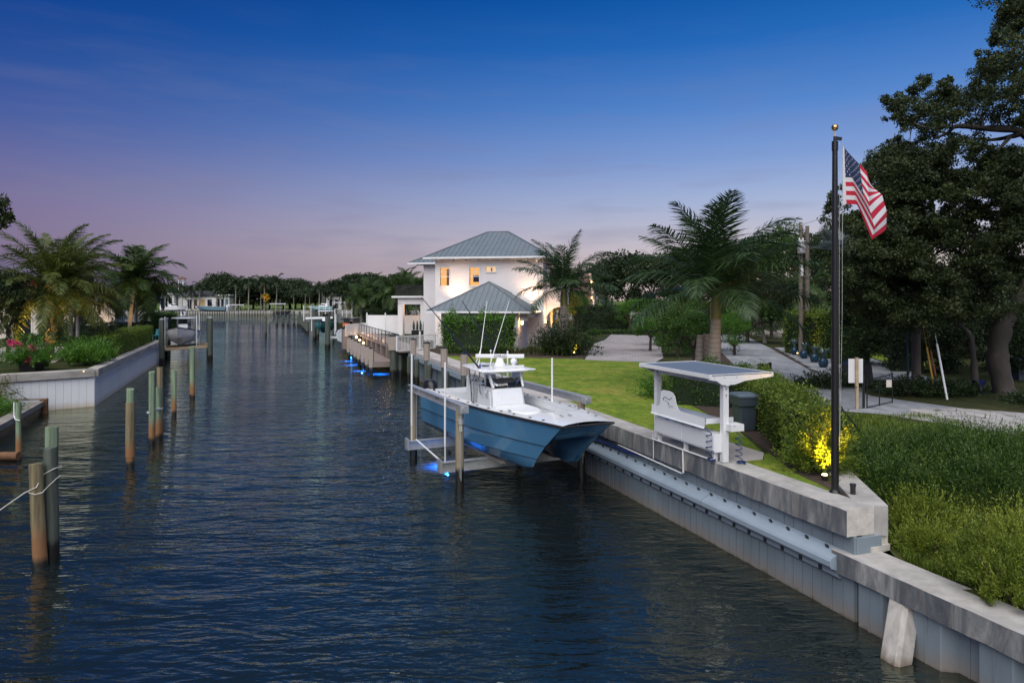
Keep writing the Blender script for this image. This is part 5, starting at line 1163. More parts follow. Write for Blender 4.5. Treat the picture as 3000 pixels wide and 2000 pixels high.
M['orange'] = mat('orange_vinyl', (.60, .13, .015), .5, .05, 2, 0, 10); M['tube_grey'] = mat('tube_grey', (.5, .56, .6), .5, .05, 2, 0, 10)
# small boat on the left lift
lb_c = V(532, 1000, 69); hd = math.atan2(-.94, .33)
make_boat('fishing_boat', 'small white centre console boat with dark windscreen on wooden lift', 7.4, 2.9, M['hull_white'], (-34.0, 71.5, 1.95), hd, top_h=1.75, free=.85, bowrise=.55, n_eng=1)
LL = thing('boat_lift', 'small boat lift of dark piles and raw timber beams at white seawall end', 'boat lift', G(545, 1050, 0))
for px, D, h in ((474, 63.0, 4.05), (488, 71, 3.9), (616, 66.5, 4.1), (612, 73, 3.95)):
    p = V(px, 950, D); q = MB(); q.beam((p.x, p.y, -.8), (p.x, p.y, h), .36, .36, (0, 1, 0)); part(LL, 'pile', q, M['pile_dark'])
    q = MB(); q.lathe([(.2, h), (.2, h + .1), (.05, h + .16)], (p.x, p.y, 0), 8); part(LL, 'pile_cap', q, M['galv'])
for pa, pb in (((470, 1024, 64.0), (614, 1014, 67)), ((480, 1016, 69.5), (612, 1007, 72))):
    a, b = V(*pa), V(*pb); q = MB(); q.beam(a, b, .25, .24); part(LL, 'cradle_beam', q, M['timber'])
for px, py, D in ((483, 928, 65.2), (576, 922, 66.6), (584, 919, 70), (489, 930, 70)):
    p = V(px, py, D); q = MB(); q.tube([(p.x, p.y, 1.2), (p.x, p.y, p.z)], .05, 6); part(LL, 'guide_post', q, M['pvc'])
# boats past the dock
make_boat('fishing_boat', 'teal hulled centre console boat with white hardtop on lift past the dock', 8.8, 2.9, M['hull_teal'], (-27.6, 103, 1.75), R(-82), top_h=2.1, free=.9, n_eng=2)
RIB = make_boat('rib_boat', 'grey and orange boat with black seats and dark canopy past the dock', 8.0, 2.8, M['tube_grey'], (-18.9, 78.5, 1.25), R(101), top_h=1.9, free=.9, n_eng=2, accent=M['orange'], topm=M['dark_metal'], engm=M['black'])
for k, x in enumerate((-19.55, -18.3)):
    q = MB(); q.box((x, 80.6, 2.75), (.75, .5, .8)); js = part(RIB, 'jockey_seat', q, M['orange']); q = MB(); q.box((x, 80.32, 2.62), (.45, .1, .55)); part(js, 'seat_panel', q, M['black']); q = MB(); q.box((x, 80.7, 3.4), (.6, .4, .7)); part(js, 'headrest', q, M['black'])
FL_ = thing('boat_lift', 'boat lift with pale beams and white poles past the dock', 'boat lift', (-26, 95, 0))
for px, py, h, r in ((960, 1020, 3.9, .33), (921.5, 996, 4.2, .28), (931, 990, 2.2, .22), (978, 985, 4.2, .22)):
    p = G(px, py, 0); put(pile_mesh(h, r, r * .95, px, M['pile_dark']), 'pile', FL_, loc=p)
for (xa, ya, da), (xb, yb, db) in (((896, 932, 96), (975, 930, 96)), ((968, 988, 84), (1010, 988, 84))):
    q = MB(); q.beam(V(xa, ya, da), V(xb, yb, db), .3, .28); part(FL_, 'top_beam', q, M['pvc'])
for px, py0, py1, D in ((890, 895, 940, 100), (913, 930, 970, 96), (911, 894, 930, 105), (935, 893, 925, 110), (954, 895, 930, 112), (981, 905, 980, 95), (984, 920, 970, 92), (1003, 906, 925, 110), (1016, 906, 930, 110), (1031, 906, 935, 108)):
    q = MB(); q.tube([V(px, py1, D), V(px, py0, D)], .07, 6); part(FL_, 'guide_post', q, M['pvc'])
TD = thing('dock', 'dark timber dock on tall piles standing out past the lifts', 'dock', G(845, 955, 0))
for px, py, top in ((811, 953, 922), (830, 953, 923), (844, 954, 923), (861, 953, 911), (878, 955, 912), (874, 955, 924)):
    p = G(px, py, 0); h = HC - (top - HY) / FPX * p.y; put(pile_mesh(h, .28, .26, px, M['pile_dark']), 'pile', TD, loc=p)
q = MB(); a, b = G(812, 953, 0), G(876, 953, 0); q.hexa([a + Vector((0, 0, 1.2)), b + Vector((0, 0, 1.2)), b + Vector((0, 2, 1.2)), a + Vector((0, 2, 1.2))], [a + Vector((0, 0, 1.5)), b + Vector((0, 0, 1.5)), b + Vector((0, 2, 1.5)), a + Vector((0, 2, 1.5))]); part(TD, 'deck', q, M['pile_dark'])
for i in range(9):
    p = G(882 + i * 2.4, 956 + i * 2.6, 0); o = put(pile_mesh(2.0, .26, .25, 90 + i, M['pile_dark']), 'timber_pile', loc=p); tag(o, 'dark pile in the close-set fender row past the dock', 'pile', 'fender pile row past the dock')

# ================================================================== low house on the left bank
LH = thing('house', 'low cream house with dark hip roof behind the left bank palms', 'house', (-46, 72, GZ))
c0 = Vector((-41.9, 72, 0)); eu, ev = EU, EV
def lh(a, b, z): return c0 + eu * a - ev * b + Vector((0, 0, GZ + z))
def lbox(q, a0, a1, b0, b1, z0, z1): return q.hexa([lh(a, b, z0) for a, b in ((a0, b0), (a0, b1), (a1, b1), (a1, b0))], [lh(a, b, z1) for a, b in ((a0, b0), (a0, b1), (a1, b1), (a1, b0))])
part(LH, 'wall', lbox(MB(), 0, 5.6, 0, 16, 0, 3.7), M['cream'])
q = MB(); e = [lh(a, b, 3.75) for a, b in ((-.9, -.9), (-.9, 16.9), (6.5, 16.9), (6.5, -.9))] + [lh(2.8, 3, 5.4), lh(2.8, 13, 5.4)]; q.add(e, [(0, 1, 5, 4), (1, 2, 5), (2, 3, 4, 5), (3, 0, 4), (3, 2, 1, 0)]); M['shingle'] = mat('dark_roof', (.035, .037, .045), .8, .2, 2, .4, 20); part(LH, 'roof', q, M['shingle'])
for b0, b1 in ((2.6, 3.7), (4.6, 6.0), (7.5, 9.0), (10.5, 12)): w = part(LH, 'window', lbox(MB(), -.04, -.005, b0, b1, .2, 2.9), M['dark_glass']); part(w, 'window_frame', lbox(MB(), -.06, -.001, b0 - .1, b0 - .005, .15, 2.95), M['white'])
for a0, a1, z0, z1 in ((1.4, 1.9, .2, 2.7), (2.7, 3.05, 1.7, 2.7), (3.7, 4.2, .9, 2.9)): part(LH, 'window', lbox(MB(), a0, a1, -.04, -.005, z0, z1), M['dark_glass'])
for a, b, e_ in ((-1.2, 1.0, 30), (-1.2, 4.2, 22), (-1.2, 9.6, 25)): p = lh(a, b, .6); fixture('uplight', p, 'garden uplight at the foot of the cream house wall', group='uplights along the cream house'); lamp('garden_light', 'SPOT', p + Vector((0, 0, .2)), e_ * 2.2, WARM, .1, (0, .45, 1), R(110), blend=1)
sheet('paved_court', [tuple(G(x, y, GZ)[:2]) for x, y in ((60, 992), (272, 1004), (222, 1026), (160, 1062), (100, 1070), (-60, 1050))], GZ + .012, M['paver_left'])
# ================================================================== plants
LM = {}
LM['boxwood'] = leaf_mat('boxwood_leaf', (.04, .085, .010), (.12, .19, .022), (.24, .30, .04))
LM['clusia'] = leaf_mat('clusia_leaf', (.025, .075, .010), (.07, .18, .018), (.17, .29, .04), .2, .35)
LM['privet'] = leaf_mat('privet_leaf', (.03, .065, .008), (.105, .17, .02), (.25, .28, .04), .3)
LM['dark'] = leaf_mat('dark_leaf', (.010, .022, .008), (.024, .046, .014), (.05, .08, .025), .2)
LM['mid'] = leaf_mat('mid_leaf', (.02, .052, .009), (.05, .115, .018), (.11, .18, .03), .25)
LM['bright'] = leaf_mat('bright_leaf', (.03, .09, .010), (.075, .19, .022), (.15, .28, .035), .3)
LM['oak'] = leaf_mat('oak_leaf', (.012, .024, .008), (.04, .062, .018), (.10, .115, .032), .2)
LM['far'] = leaf_mat('far_leaf', (.014, .028, .012), (.032, .055, .022), (.06, .08, .032), .15, noise_scale=.1)
LM['royal'] = leaf_mat('royal_frond', (.014, .036, .012), (.038, .078, .026), (.09, .135, .045), .2, .4)
LM['coconut'] = leaf_mat('coconut_frond', (.018, .042, .010), (.05, .092, .018), (.12, .155, .03), .25, .4)
LM['date'] = leaf_mat('date_frond', (.030, .055, .010), (.10, .13, .022), (.22, .20, .04), .25, .45)
LM['fan'] = leaf_mat('silver_fan', (.06, .085, .08), (.13, .16, .15), (.22, .25, .23), .2, .45)
LM['grass'] = leaf_mat('grass_blade', (.05, .09, .010), (.125, .19, .022), (.25, .29, .04), .35)
LM['fern'] = leaf_mat('feathery_leaf', (.015, .040, .008), (.045, .098, .016), (.13, .185, .032), .25)
LM['fern_pale'] = leaf_mat('feathery_pale_leaf', (.06, .10, .012), (.17, .23, .026), (.34, .37, .055), .35)
LM['agave'] = leaf_mat('agave_leaf', (.12, .18, .19), (.19, .27, .28), (.28, .36, .36), .1)
LM['yellow'] = leaf_mat('yellow_green_leaf', (.06, .07, .01), (.13, .14, .02), (.22, .2, .03), .3)
LM['flower'] = leaf_mat('pink_petal', (.5, .03, .13), (.7, .06, .22), (.8, .2, .35), .3)
LM['strap'] = leaf_mat('strap_leaf', (.03, .06, .015), (.08, .13, .03), (.18, .2, .06), .3)
M['bark'] = mat('oak_bark', (.055, .047, .042), .95, .35, 2, .9, 16, stretch=(1, 1, .4), dirt=(.20, .18, .16), dirt_amt=.5)
M['bark_dark'] = mat('dark_bark', (.045, .036, .028), .95, .3, 2, .8, 14, stretch=(1, 1, .4))
def ring_mat(name, c0, c1, freq):
    m, N, L, b = new_mat(name); w = N.new('ShaderNodeTexWave'); w.wave_type = 'BANDS'; w.bands_direction = 'Z'
    L.new(coords(N, L, 1), w.inputs['Vector']); w.inputs['Scale'].default_value = freq; w.inputs['Distortion'].default_value = 1.2; w.inputs['Detail'].default_value = 2
    f = noise(N, L, coords(N, L, (2, 2, .8)), 1, 5)
    c = mixc(N, L, .5, ramp(N, L, w.outputs['Fac'], [(.0, c0), (.12, c1), (1, c1)]), ramp(N, L, f, [(.3, c0), (.7, c1)])); L.new(c, b.inputs['Base Color']); setin(b, Roughness=.85); bump(N, L, b, w.outputs['Fac'], .5, .02); return m
M['royal_trunk'] = ring_mat('royal_trunk', (.13, .105, .09), (.30, .27, .245), 1.5)
M['coco_trunk'] = ring_mat('coconut_trunk', (.10, .085, .07), (.34, .31, .28), 2.4)
M['date_trunk'] = mat('date_trunk', (.10, .062, .042), .95, .45, 5, 1., 12, dirt=(.2, .15, .1))
M['crownshaft'] = mat('crownshaft', (.12, .14, .035), .4, .15, 2, .05, 20, stretch=(1, 1, .3), dirt=(.16, .10, .04), dirt_amt=.5)
M['fibre'] = mat('palm_fibre', (.20, .145, .09), .95, .3, 5, .8, 30, stretch=(1, 1, .3))

def frond(seed, L, nl, ll, bend, plume, m, wind=0., width=.035, arch=0.):
    rng = np.random.default_rng(seed); k = 16; ang = arch; pts = [np.zeros(3)]; tans = []
    for i in range(k):
        t = i / (k - 1); tans.append(np.array([math.cos(ang), 0, math.sin(ang)])); pts.append(pts[-1] + tans[-1] * L / k); ang -= bend / k * (.35 + 1.3 * t)
    pts = np.array(pts); tans.append(tans[-1]); tans = np.array(tans); V_, F_, T_ = [], [], []
    def addq(a, b, c, d, t):
        o = len(V_); V_.extend([a, b, c, d]); F_.append([o, o + 1, o + 2, o + 3]); T_.extend([t] * 4)
    for i in range(k):          # rachis, two crossed ribbons
        w0 = .05 * L / 3 * (1 - i / k) + .006; w1 = .05 * L / 3 * (1 - (i + 1) / k) + .004
        for ax in (np.array([0, 1., 0]), np.array([0, 0, 1.])): addq(pts[i] - ax * w0 / 2, pts[i] + ax * w0 / 2, pts[i + 1] + ax * w1 / 2, pts[i + 1] - ax * w1 / 2, .95)
    for j in range(nl):
        t = .10 + .90 * (j + .5) / nl; x = t * k; i = min(int(x), k - 1); p = pts[i] + (pts[i + 1] - pts[i]) * (x - i); tn = tans[i]; up = np.array([-tn[2], 0, tn[0]])
        ln = ll * (math.sin(math.pi * min(1, (t * .82 + .16))) ** .7) * (1 + rng.uniform(-.12, .12))
        for s in (-1, 1):
            a = rng.normal(.15, plume); fwd = .35 + .6 * t + rng.normal(0, .06)
            d = np.array([0, s, 0]) * math.cos(a) + up * math.sin(a) + tn * fwd; d /= np.linalg.norm(d)
            sd = np.cross(d, up + rng.normal(0, .3, 3)); sd /= np.linalg.norm(sd); w = width * (1 + rng.uniform(-.2, .2)); dz = np.array([0, wind * ln * .5, -1]) if False else np.array([0, 0, -1.])
            m1 = p + d * ln * .5 + dz * ln * .08; m2 = p + d * ln * .9 + dz * ln * .36; tt = rng.uniform(0, .85)
            addq(p - sd * w * .3, p + sd * w * .3, m1 + sd * w * .5, m1 - sd * w * .5, tt); addq(m1 - sd * w * .5, m1 + sd * w * .5, m2 + sd * w * .08, m2 - sd * w * .08, tt)
    return np_mesh('frond', np.array(V_), np.array(F_), np.array(T_), m)
FR = {}
FR['royal'] = [frond(10 + i, 3.5, 96, .88, .72 + .28 * i, .28, LM['royal'], width=.034, arch=.25) for i in range(3)]
FR['coconut'] = [frond(20 + i, 3.6, 76, .95, 1.1 + .3 * i, .2, LM['coconut'], width=.05, arch=.1) for i in range(3)]
FR['date'] = [frond(30 + i, 3.9, 104, .66, .95 + .25 * i, .4, LM['date'], width=.036, arch=.15) for i in range(3)]
FR['far'] = [frond(40 + i, 3.2, 20, .8, 1.7 + .3 * i, .4, LM['far'], width=.16, arch=.2) for i in range(2)]
def palm(name, label, base, h, kind='royal', nf=16, fscale=1.0, r=.2, lean=(0, 0), seed=1, emin=-.55, emax=1.35, shaft=1.5, wind=(0, 0), group=None, boots=False, tr=None, dead=0, single=False):
    rng = random.Random(seed); t = thing(name, label, 'palm tree', base, 0, group)
    top = Vector((lean[0], lean[1], h)); k = 12; q = MB()
    pts = [Vector((lean[0] * (i / k) ** 1.5, lean[1] * (i / k) ** 1.5, h * i / k)) for i in range(k + 1)]
    rad = [r * (1.35 if i == 0 else 1.0) * (1 - .25 * i / k) * (1.12 if kind == 'royal' and 4 <= i <= 8 else 1) for i in range(k + 1)]
    q.tube(pts, rad, 14); trunk = part(t, 'trunk', q, tr or {'royal': M['royal_trunk'], 'coconut': M['coco_trunk'], 'date': M['date_trunk'], 'far': M['coco_trunk']}[kind], True, local=True)
    if kind == 'date':        # diamond boots up the trunk
        mb = MB()
        n = int(h / .085)
        for i in range(n):
            a = i * 2.39996; z = h * i / n; f = z / h; rr = r * (1.3 - .25 * f) * (1 if f < .75 else 1.25)
            c = Vector((lean[0] * f ** 1.5 + rr * math.cos(a), lean[1] * f ** 1.5 + rr * math.sin(a), z)); o = Vector((math.cos(a), math.sin(a), .9)); sd = Vector((-math.sin(a), math.cos(a), 0))
            mb.add([c - sd * .09, c + Vector((0, 0, -.08)), c + sd * .09, c + Vector((0, 0, .10)), c + o * .07 + Vector((0, 0, .02))], [(0, 1, 4), (1, 2, 4), (2, 3, 4), (3, 0, 4)])
        part(trunk, 'trunk_boots', mb, M['date_trunk'], local=True)['kind'] = 'stuff'
    if shaft: q = MB(); q.tube([top, top + Vector((0, 0, shaft * .6)), top + Vector((0, 0, shaft))], [r * .8, r * .78, r * .4], 12); part(t, 'crownshaft', q, M['crownshaft'] if kind == 'royal' else M['fibre'], True, local=True)
    hub = top + Vector((0, 0, shaft))
    for i in range(nf):
        az = i * 2.39996 + rng.uniform(-.25, .25); f = (i + .5) / nf; el = emax - (emax - emin) * f ** .85 + rng.uniform(-.1, .1)
        d = Vector((math.cos(az) * math.cos(el) + wind[0], math.sin(az) * math.cos(el) + wind[1], math.sin(el))).normalized()
        az2, el2 = math.atan2(d.y, d.x), math.asin(max(-1, min(1, d.z)))
        o = put(FR[kind][i % len(FR[kind])], 'frond', t, local=True, loc=hub + d * .05, scale=fscale * rng.uniform(.85, 1.08)); o.rotation_euler = (Matrix.Rotation(az2, 3, 'Z') @ Matrix.Rotation(-el2, 3, 'Y') @ Matrix.Rotation(rng.uniform(-.25, .25), 3, 'X')).to_euler()
    if kind in ('royal',) and not single:
        q = MB(); q.tube([hub, hub + Vector((.02, 0, 1.2 * fscale)), hub + Vector((.05, 0, 2.6 * fscale))], [.05, .04, .015], 6); part(t, 'spear_leaf', q, M['crownshaft'], local=True)
    return t

# ------------------------------------------------------------------ hedges and shrubs
def hedge(label, path, width, h, m, dens=420, leaf=.07, seed=1, aspect=.55, name='hedge', z0=GZ, rough=.05, top_wave=.06, group=None, cat='hedge', core=True, stems=True):
    rng = np.random.default_rng(seed); path = [Vector((p[0], p[1], 0)) for p in path]; t = thing(name, label, cat, (path[0].x, path[0].y, z0), 0, group)
    segs = list(zip(path, path[1:])); parts_ = []; cm = MB()
    for si, (a, b) in enumerate(segs):
        L_ = (b - a).length; d = (b - a) / L_; n = Vector((d.y, -d.x, 0)); area = L_ * (2 * h + width) + 2 * h * width
        N = int(area * dens); pt = rng.uniform(0, 1, N); kind_ = rng.choice(4, N, p=np.array([L_ * h, L_ * h, L_ * width, 2 * h * width]) / area)
        s = pt * L_; o = rng.uniform(-.5, .5, N) * width; z = rng.uniform(0, 1, N) ** .8 * h
        out = np.zeros((N, 3)); dn, nn = np.array(d), np.array(n)
        k = kind_ == 0; o[k] = width / 2; out[k] = nn
        k = kind_ == 1; o[k] = -width / 2; out[k] = -nn
        k = kind_ == 2; z[k] = h; out[k] = (0, 0, 1)
        k = kind_ == 3; e = rng.uniform(0, 1, N) > .5; s[k] = np.where(e[k], 0, L_); out[k] = np.where(e[k][:, None], -dn, dn)
        P = np.array(a)[None] + s[:, None] * dn + o[:, None] * nn
        wob = (np.sin(P[:, 0] * 2.3 + seed) + np.sin(P[:, 1] * 3.1 + z * 2.7 + seed * 2) + np.sin(s * 5.3 + z * 4)) / 3
        P[:, 2] = z0 + z + np.where(kind_ == 2, top_wave * wob * 2, 0)
        P += out * (wob * rough + rng.normal(0, rough * .6, N) - rough - rng.exponential(rough, N) * .5)[:, None]
        P[:, 2] = np.maximum(P[:, 2], z0 + .02)
        parts_.append(leaves(rng, P, out * .9, leaf, aspect, .75, .25))
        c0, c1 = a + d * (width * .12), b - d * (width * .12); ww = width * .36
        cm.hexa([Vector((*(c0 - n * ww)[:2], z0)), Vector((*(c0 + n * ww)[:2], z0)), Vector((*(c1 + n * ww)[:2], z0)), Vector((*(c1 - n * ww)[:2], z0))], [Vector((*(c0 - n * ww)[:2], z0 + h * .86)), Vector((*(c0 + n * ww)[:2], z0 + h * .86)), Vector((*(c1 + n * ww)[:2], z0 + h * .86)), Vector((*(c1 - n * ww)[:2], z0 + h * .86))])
    v, f, tt = cat_foliage(parts_); put(np_mesh('foliage', v, f, tt, m), 'foliage', t)['kind'] = 'stuff'
    if core: part(t, 'dark_core', cm, LM['dark'])['kind'] = 'stuff'  # solid dark boxes behind the leaves, coloured as the hedge's shaded inside
    return t
def spray_shrub(label, c, R_, H_, m, sprays=260, per=34, leaf=.06, aspect=.28, seed=1, name='shrub', group=None, spread=.55, flat=.8, cat='shrub', stem_m=None):
    """feathery shrub: leaves along many arching sprays"""
    rng = np.random.default_rng(seed); t = thing(name, label, cat, c, 0, group)
    az = rng.uniform(0, 2 * np.pi, sprays); rad = np.sqrt(rng.uniform(0, 1, sprays)); el = np.clip(1.45 - rad * 1.15 + rng.normal(0, .15, sprays), .05, 1.5)
    ln = rng.uniform(.65, 1.05, sprays); tt = rng.uniform(.15, 1, (sprays, per)); x = tt * ln[:, None]
    hx = np.cos(el)[:, None] * x * R_ * (1 + .25 * x); hz = np.sin(el)[:, None] * x * H_ - flat * .22 * H_ * x ** 2 * (rad[:, None] + .1)
    r0 = rad * R_ * .35
    P = np.stack([(hx + r0[:, None]) * np.cos(az)[:, None], (hx + r0[:, None]) * np.sin(az)[:, None], np.maximum(hz, .03)], 2)
    P += rng.normal(0, .045 * R_, P.shape); D_ = np.stack([np.cos(az) * np.cos(el), np.sin(az) * np.cos(el), np.sin(el) * .8], 1)[:, None, :].repeat(per, 1)
    tint = np.clip(rng.uniform(0, .55, sprays)[:, None] + .35 * tt + rng.normal(0, .1, tt.shape), 0, 1)
    v, f, ti = leaves(rng, P.reshape(-1, 3) + np.array(c)[None], D_.reshape(-1, 3), leaf, aspect, spread, .1, tint=tint.ravel())
    put(np_mesh('foliage', v, f, ti, m), 'foliage', t)['kind'] = 'stuff'
    q = MB()
    for i in range(7):
        a = az[i]; q.tube([Vector(c), Vector(c) + Vector((math.cos(a) * R_ * .2, math.sin(a) * R_ * .2, H_ * .35)), Vector(c) + Vector((math.cos(a) * R_ * .45, math.sin(a) * R_ * .45, H_ * .6))], [.03, .02, .01], 5)
    part(t, 'stems', q, stem_m or M['bark_dark'])['kind'] = 'stuff'
    return t
def tuft(label, c, n, h, m, seed, w=.035, name='tuft', group=None, lean=.5, cat='plant'):
    rng = np.random.default_rng(seed); V_, F_, T_ = [], [], []
    for i in range(n):
        a = rng.uniform(0, 6.283); l = h * rng.uniform(.6, 1.1); d = np.array([math.cos(a), math.sin(a), 0]); sd = np.array([-d[1], d[0], 0]); ln = lean * rng.uniform(.3, 1.2); tn = rng.uniform(0, 1)
        p = [d * .03, d * (ln * l * .3) + np.array([0, 0, l * .6]), d * (ln * l) + np.array([0, 0, l * .95 * (1 - .35 * ln)])]
        o = len(V_); ww = w * rng.uniform(.7, 1.2)
        for q_, k in zip(p, (1, .9, .1)): V_ += [q_ - sd * ww * k / 2, q_ + sd * ww * k / 2]
        F_ += [[o, o + 1, o + 3, o + 2], [o + 2, o + 3, o + 5, o + 4]]; T_ += [tn] * 6
    me = np_mesh('blades', np.array(V_), np.array(F_), np.array(T_), m); o = put(me, name, loc=c); return tag(o, label, cat, group)
# crown templates for round trees
def crown_mesh(seed, m, nclump=46, per=230, leaf=.26, squash=1.0, R_=4.0, gap=.0):
    rng = np.random.default_rng(seed); parts_ = []
    for i in range(nclump):
        d = unit(rng.normal(0, 1, (1, 3)))[0]; d[2] = abs(d[2]) * 1.0 if rng.uniform() < .62 else d[2]
        rr = rng.uniform(.35, .86) ** .6; c = d * rr * R_ * np.array([1, 1, squash]); cr = R_ * rng.uniform(.16, .34)
        P, o = ellipsoid_points(rng, int(per * rng.uniform(.6, 1.3)), .4); P = P * cr * np.array([1.15, 1.15, .75]) + c
        parts_.append(leaves(rng, P, o * .7 + d * .3, leaf, .55, .7, .1, tint=np.clip(rng.uniform(0, 1, len(P)) * .6 + rng.uniform(0, .45), 0, 1)))
    v, f, t = cat_foliage(parts_); return np_mesh('crown', v, f, t, m)
CR = {'dark': [crown_mesh(s, LM['dark'], 60, 210) for s in (1, 2)], 'mid': [crown_mesh(s, LM['mid'], 56, 200) for s in (3, 4)], 'bright': [crown_mesh(5, LM['bright'], 50, 190, .24)], 'far': [crown_mesh(s, LM['far'], 60, 170, .40) for s in (6, 7, 8)], 'yellow': [crown_mesh(9, LM['yellow'], 40, 150, .3)]}
def limb_trunk(t, h, r, R_, seed, m, n=6, z=0.):
    rng = random.Random(seed); q = MB(); k = Vector((rng.uniform(-.2, .2) * R_ * .3, rng.uniform(-.2, .2) * R_ * .3, h))
    q.tube([(0, 0, -.1), (k.x * .3, k.y * .3, h * .5), tuple(k)], [r * 1.3, r, r * .8], 10)
    for i in range(n):
        a = i * 2.4 + rng.uniform(-.4, .4); e = Vector((math.cos(a) * R_ * .6, math.sin(a) * R_ * .6, h + R_ * rng.uniform(.2, .7))); q.tube([k * .9, k.lerp(e, .5) + Vector((0, 0, .15 * R_)), e], [r * .6, r * .35, r * .12], 6)
    return part(t, 'trunk', q, m, True, local=True)
def tree(label, px, D, py_top, w_px, kind='dark', seed=1, bottom=None, z0=GZ, name='tree', group=None, dd=0, trunk=True, bark=None):
    x = (px - CX) / FPX * D; zt = HC + (HY - py_top) / FPX * D; wr = w_px / 2 / FPX * D; zb = (HC + (HY - bottom) / FPX * D) if bottom else z0 + .22 * (zt - z0)
    t = thing(name, label, 'tree', (x, D, z0), 0, group); hz = (zt - zb) / 2; c = (zt + zb) / 2 - z0
    cs = CR[kind]; o = put(cs[seed % len(cs)], 'crown', t, local=True, loc=(0, 0, c), rot=(0, 0, seed * 1.3), scale=(wr / 4.1, wr / 4.1, hz / 4.1))
    if trunk: limb_trunk(t, max(.4, zb - z0 + hz * .35), max(.1, wr * .055), wr, seed, bark or M['bark_dark'])
    return t

# ================================================================== near garden, right bank
hedge('clipped green hedge ending at the flagpole, lit yellow at its foot', [(7.0, 16.0), (7.35, 17.6), (7.9, 20.2), (8.5, 23.0), (9.1, 26.0)], 1.25, 1.38, LM['privet'], 620, .075, 3, .42, rough=.14, top_wave=.14)
hedge('dark shrub hedge behind the white cleaning station', [(6.0, 26.0), (8.6, 24.9)], 1.3, 1.5, LM['mid'], 520, .09, 4, .45, rough=.16, top_wave=.12)
spray_shrub('leafy end bush glowing yellow under the flagpole spotlight', (6.95, 15.5, GZ), .66, 1.75, LM['privet'], 320, 36, .085, .26, 5)
spray_shrub('small bright green bush at the far end of the station roof', (6.1, 27.4, GZ), 1.0, 1.5, LM['bright'], 160, 26, .09, .4, 15)
sp = G(2416, 1408, GZ); fixture('spotlight', sp, 'lit garden spotlight in the mulch beside the flagpole'); lamp('bush_light', 'SPOT', sp + Vector((0, -.12, .22)), 720, (1, .52, .05), .05, (.30, .80, 1.0), R(92), blend=1)
hedge('tall glossy hedge in front of the white house garage', [(-5.1, 50.6), (0.15, 49.7)], 1.8, 2.7, LM['clusia'], 340, .13, 6, .6, rough=.32, top_wave=.25)
rnd = random.Random(8)
for i in range(30):
    x = -4.6 + i * .31; y = 49.2 - .16 * (x + 5) - rnd.uniform(.1, .9)
    tuft('pale strap-leaved tuft in the bed before the garage hedge', (x, y, GZ + .01), 40, rnd.uniform(.6, .95), LM['strap'], 100 + i, .05, 'strap_plant', 'strap plants in the house bed')
spray_shrub('dark rounded bush with lit base beside the paved court', (3.6, 48.8, GZ), 1.9, 2.9, LM['dark'], 300, 30, .17, .4, 21)
for p, e in ((Vector((4.3, 47.3, GZ + .1)), 160), (Vector((9.6, 27.9, GZ + .1)), 120), (Vector((10.1, 31.6, GZ + .1)), 90)):
    fixture('uplight', p, 'small warm uplight hidden among the garden shrubs', group='uplights in the shrub beds'); lamp('bed_light', 'SPOT', p + Vector((0, -.1, .2)), e, (1, .55, .12), .05, (-.1, .3, 1), R(110), blend=1)
palm('royal_palm', 'large royal palm with pale ringed trunk behind the cleaning station', (8.95, 30.3, GZ), 3.05, 'royal', 27, 1.36, .30, (.1, 0), 3, -.32, 1.5, 1.15)
palm('royal_palm', 'royal palm with ringed trunk beside the white house corner', (3.75, 49.8, GZ), 3.5, 'royal', 22, 1.28, .36, (.05, .1), 7, -.35, 1.45, 1.2)
for i, (x, y) in enumerate(((8.46, 31.0), (9.0, 32.0))):
    q = MB(); q.tube([(x, y, GZ - .1), (x + .05, y, GZ + 1.2), (x + .1, y, GZ + 2.3)], [.22, .2, .16], 12); solo('palm_stump', q, M['royal_trunk'], ('short ringed palm trunk left of the large royal palm' if i == 0 else 'short ringed palm trunk just behind the large royal palm'), 'palm trunk', (x, y, GZ), True)
# shrubs and trees along the drive and court
for i, (px, D, top, w, kd, lb) in enumerate(((1985, 47, 885, 170, 'mid', 'round green shrub tree between court and large palm'), (2035, 40, 905, 150, 'mid', 'dark shrub tree hugging the large royal palm'), (1950, 58, 880, 150, 'dark', 'dark tree overhanging the right edge of the court'), (2080, 52, 900, 200, 'dark', 'broad dark tree behind the large royal palm'), (2190, 62, 850, 190, 'mid', 'green tree between large palm and driveway'), (2010, 66, 860, 190, 'mid', 'leafy tree behind the court edge trees'), (1905, 52, 925, 110, 'bright', 'bright green small tree at the right court corner'), (2152, 48, 890, 110, 'bright', 'bright green small tree right of the large royal palm trunk'))):
    tree(lb, px, D, top, w, kd, i, bottom=1040 if D < 50 else 1000)
for i, (px, lb) in enumerate(((1847, 'slim green tree with lit orange trunk at the back of the court'), (1907, 'slim green tree with lit trunk beside the court corner'))):
    D = 79; tree(lb, px, D, 868, 95, 'bright', i + 3, bottom=955); p = V(px, 970, D); p.z = GZ; lamp('trunk_light', 'SPOT', p + Vector((-.1, -.9, .15)), 50, (1, .5, .1), .05, (.02, .4, 1), R(70), blend=1)
hedge('tall dark clipped hedge closing the back of the paved court', [(7.6, 83), (14.2, 83.5)], 1.6, 3.2, LM['dark'], 120, .2, 31, .6, rough=.2)
hedge('low clipped edging hedge around the back of the court', [(8.6, 74.5), (9.8, 77.5), (16.4, 77.2)], .9, .45, LM['mid'], 150, .14, 32, .6)
tree('bushy tree glowing yellow beside the arched porch', 1650, 64, 842, 120, 'yellow', 1, bottom=960); lamp('tree_light', 'SPOT', V(1640, 985, 62), 700, (1, .6, .12), .1, (.05, .1, 1), R(100), blend=1)
hedge('small clipped hedge at the foot of the porch', [(4.6, 60.5), (7.0, 60.2)], .8, .7, LM['mid'], 200, .12, 33, .6)
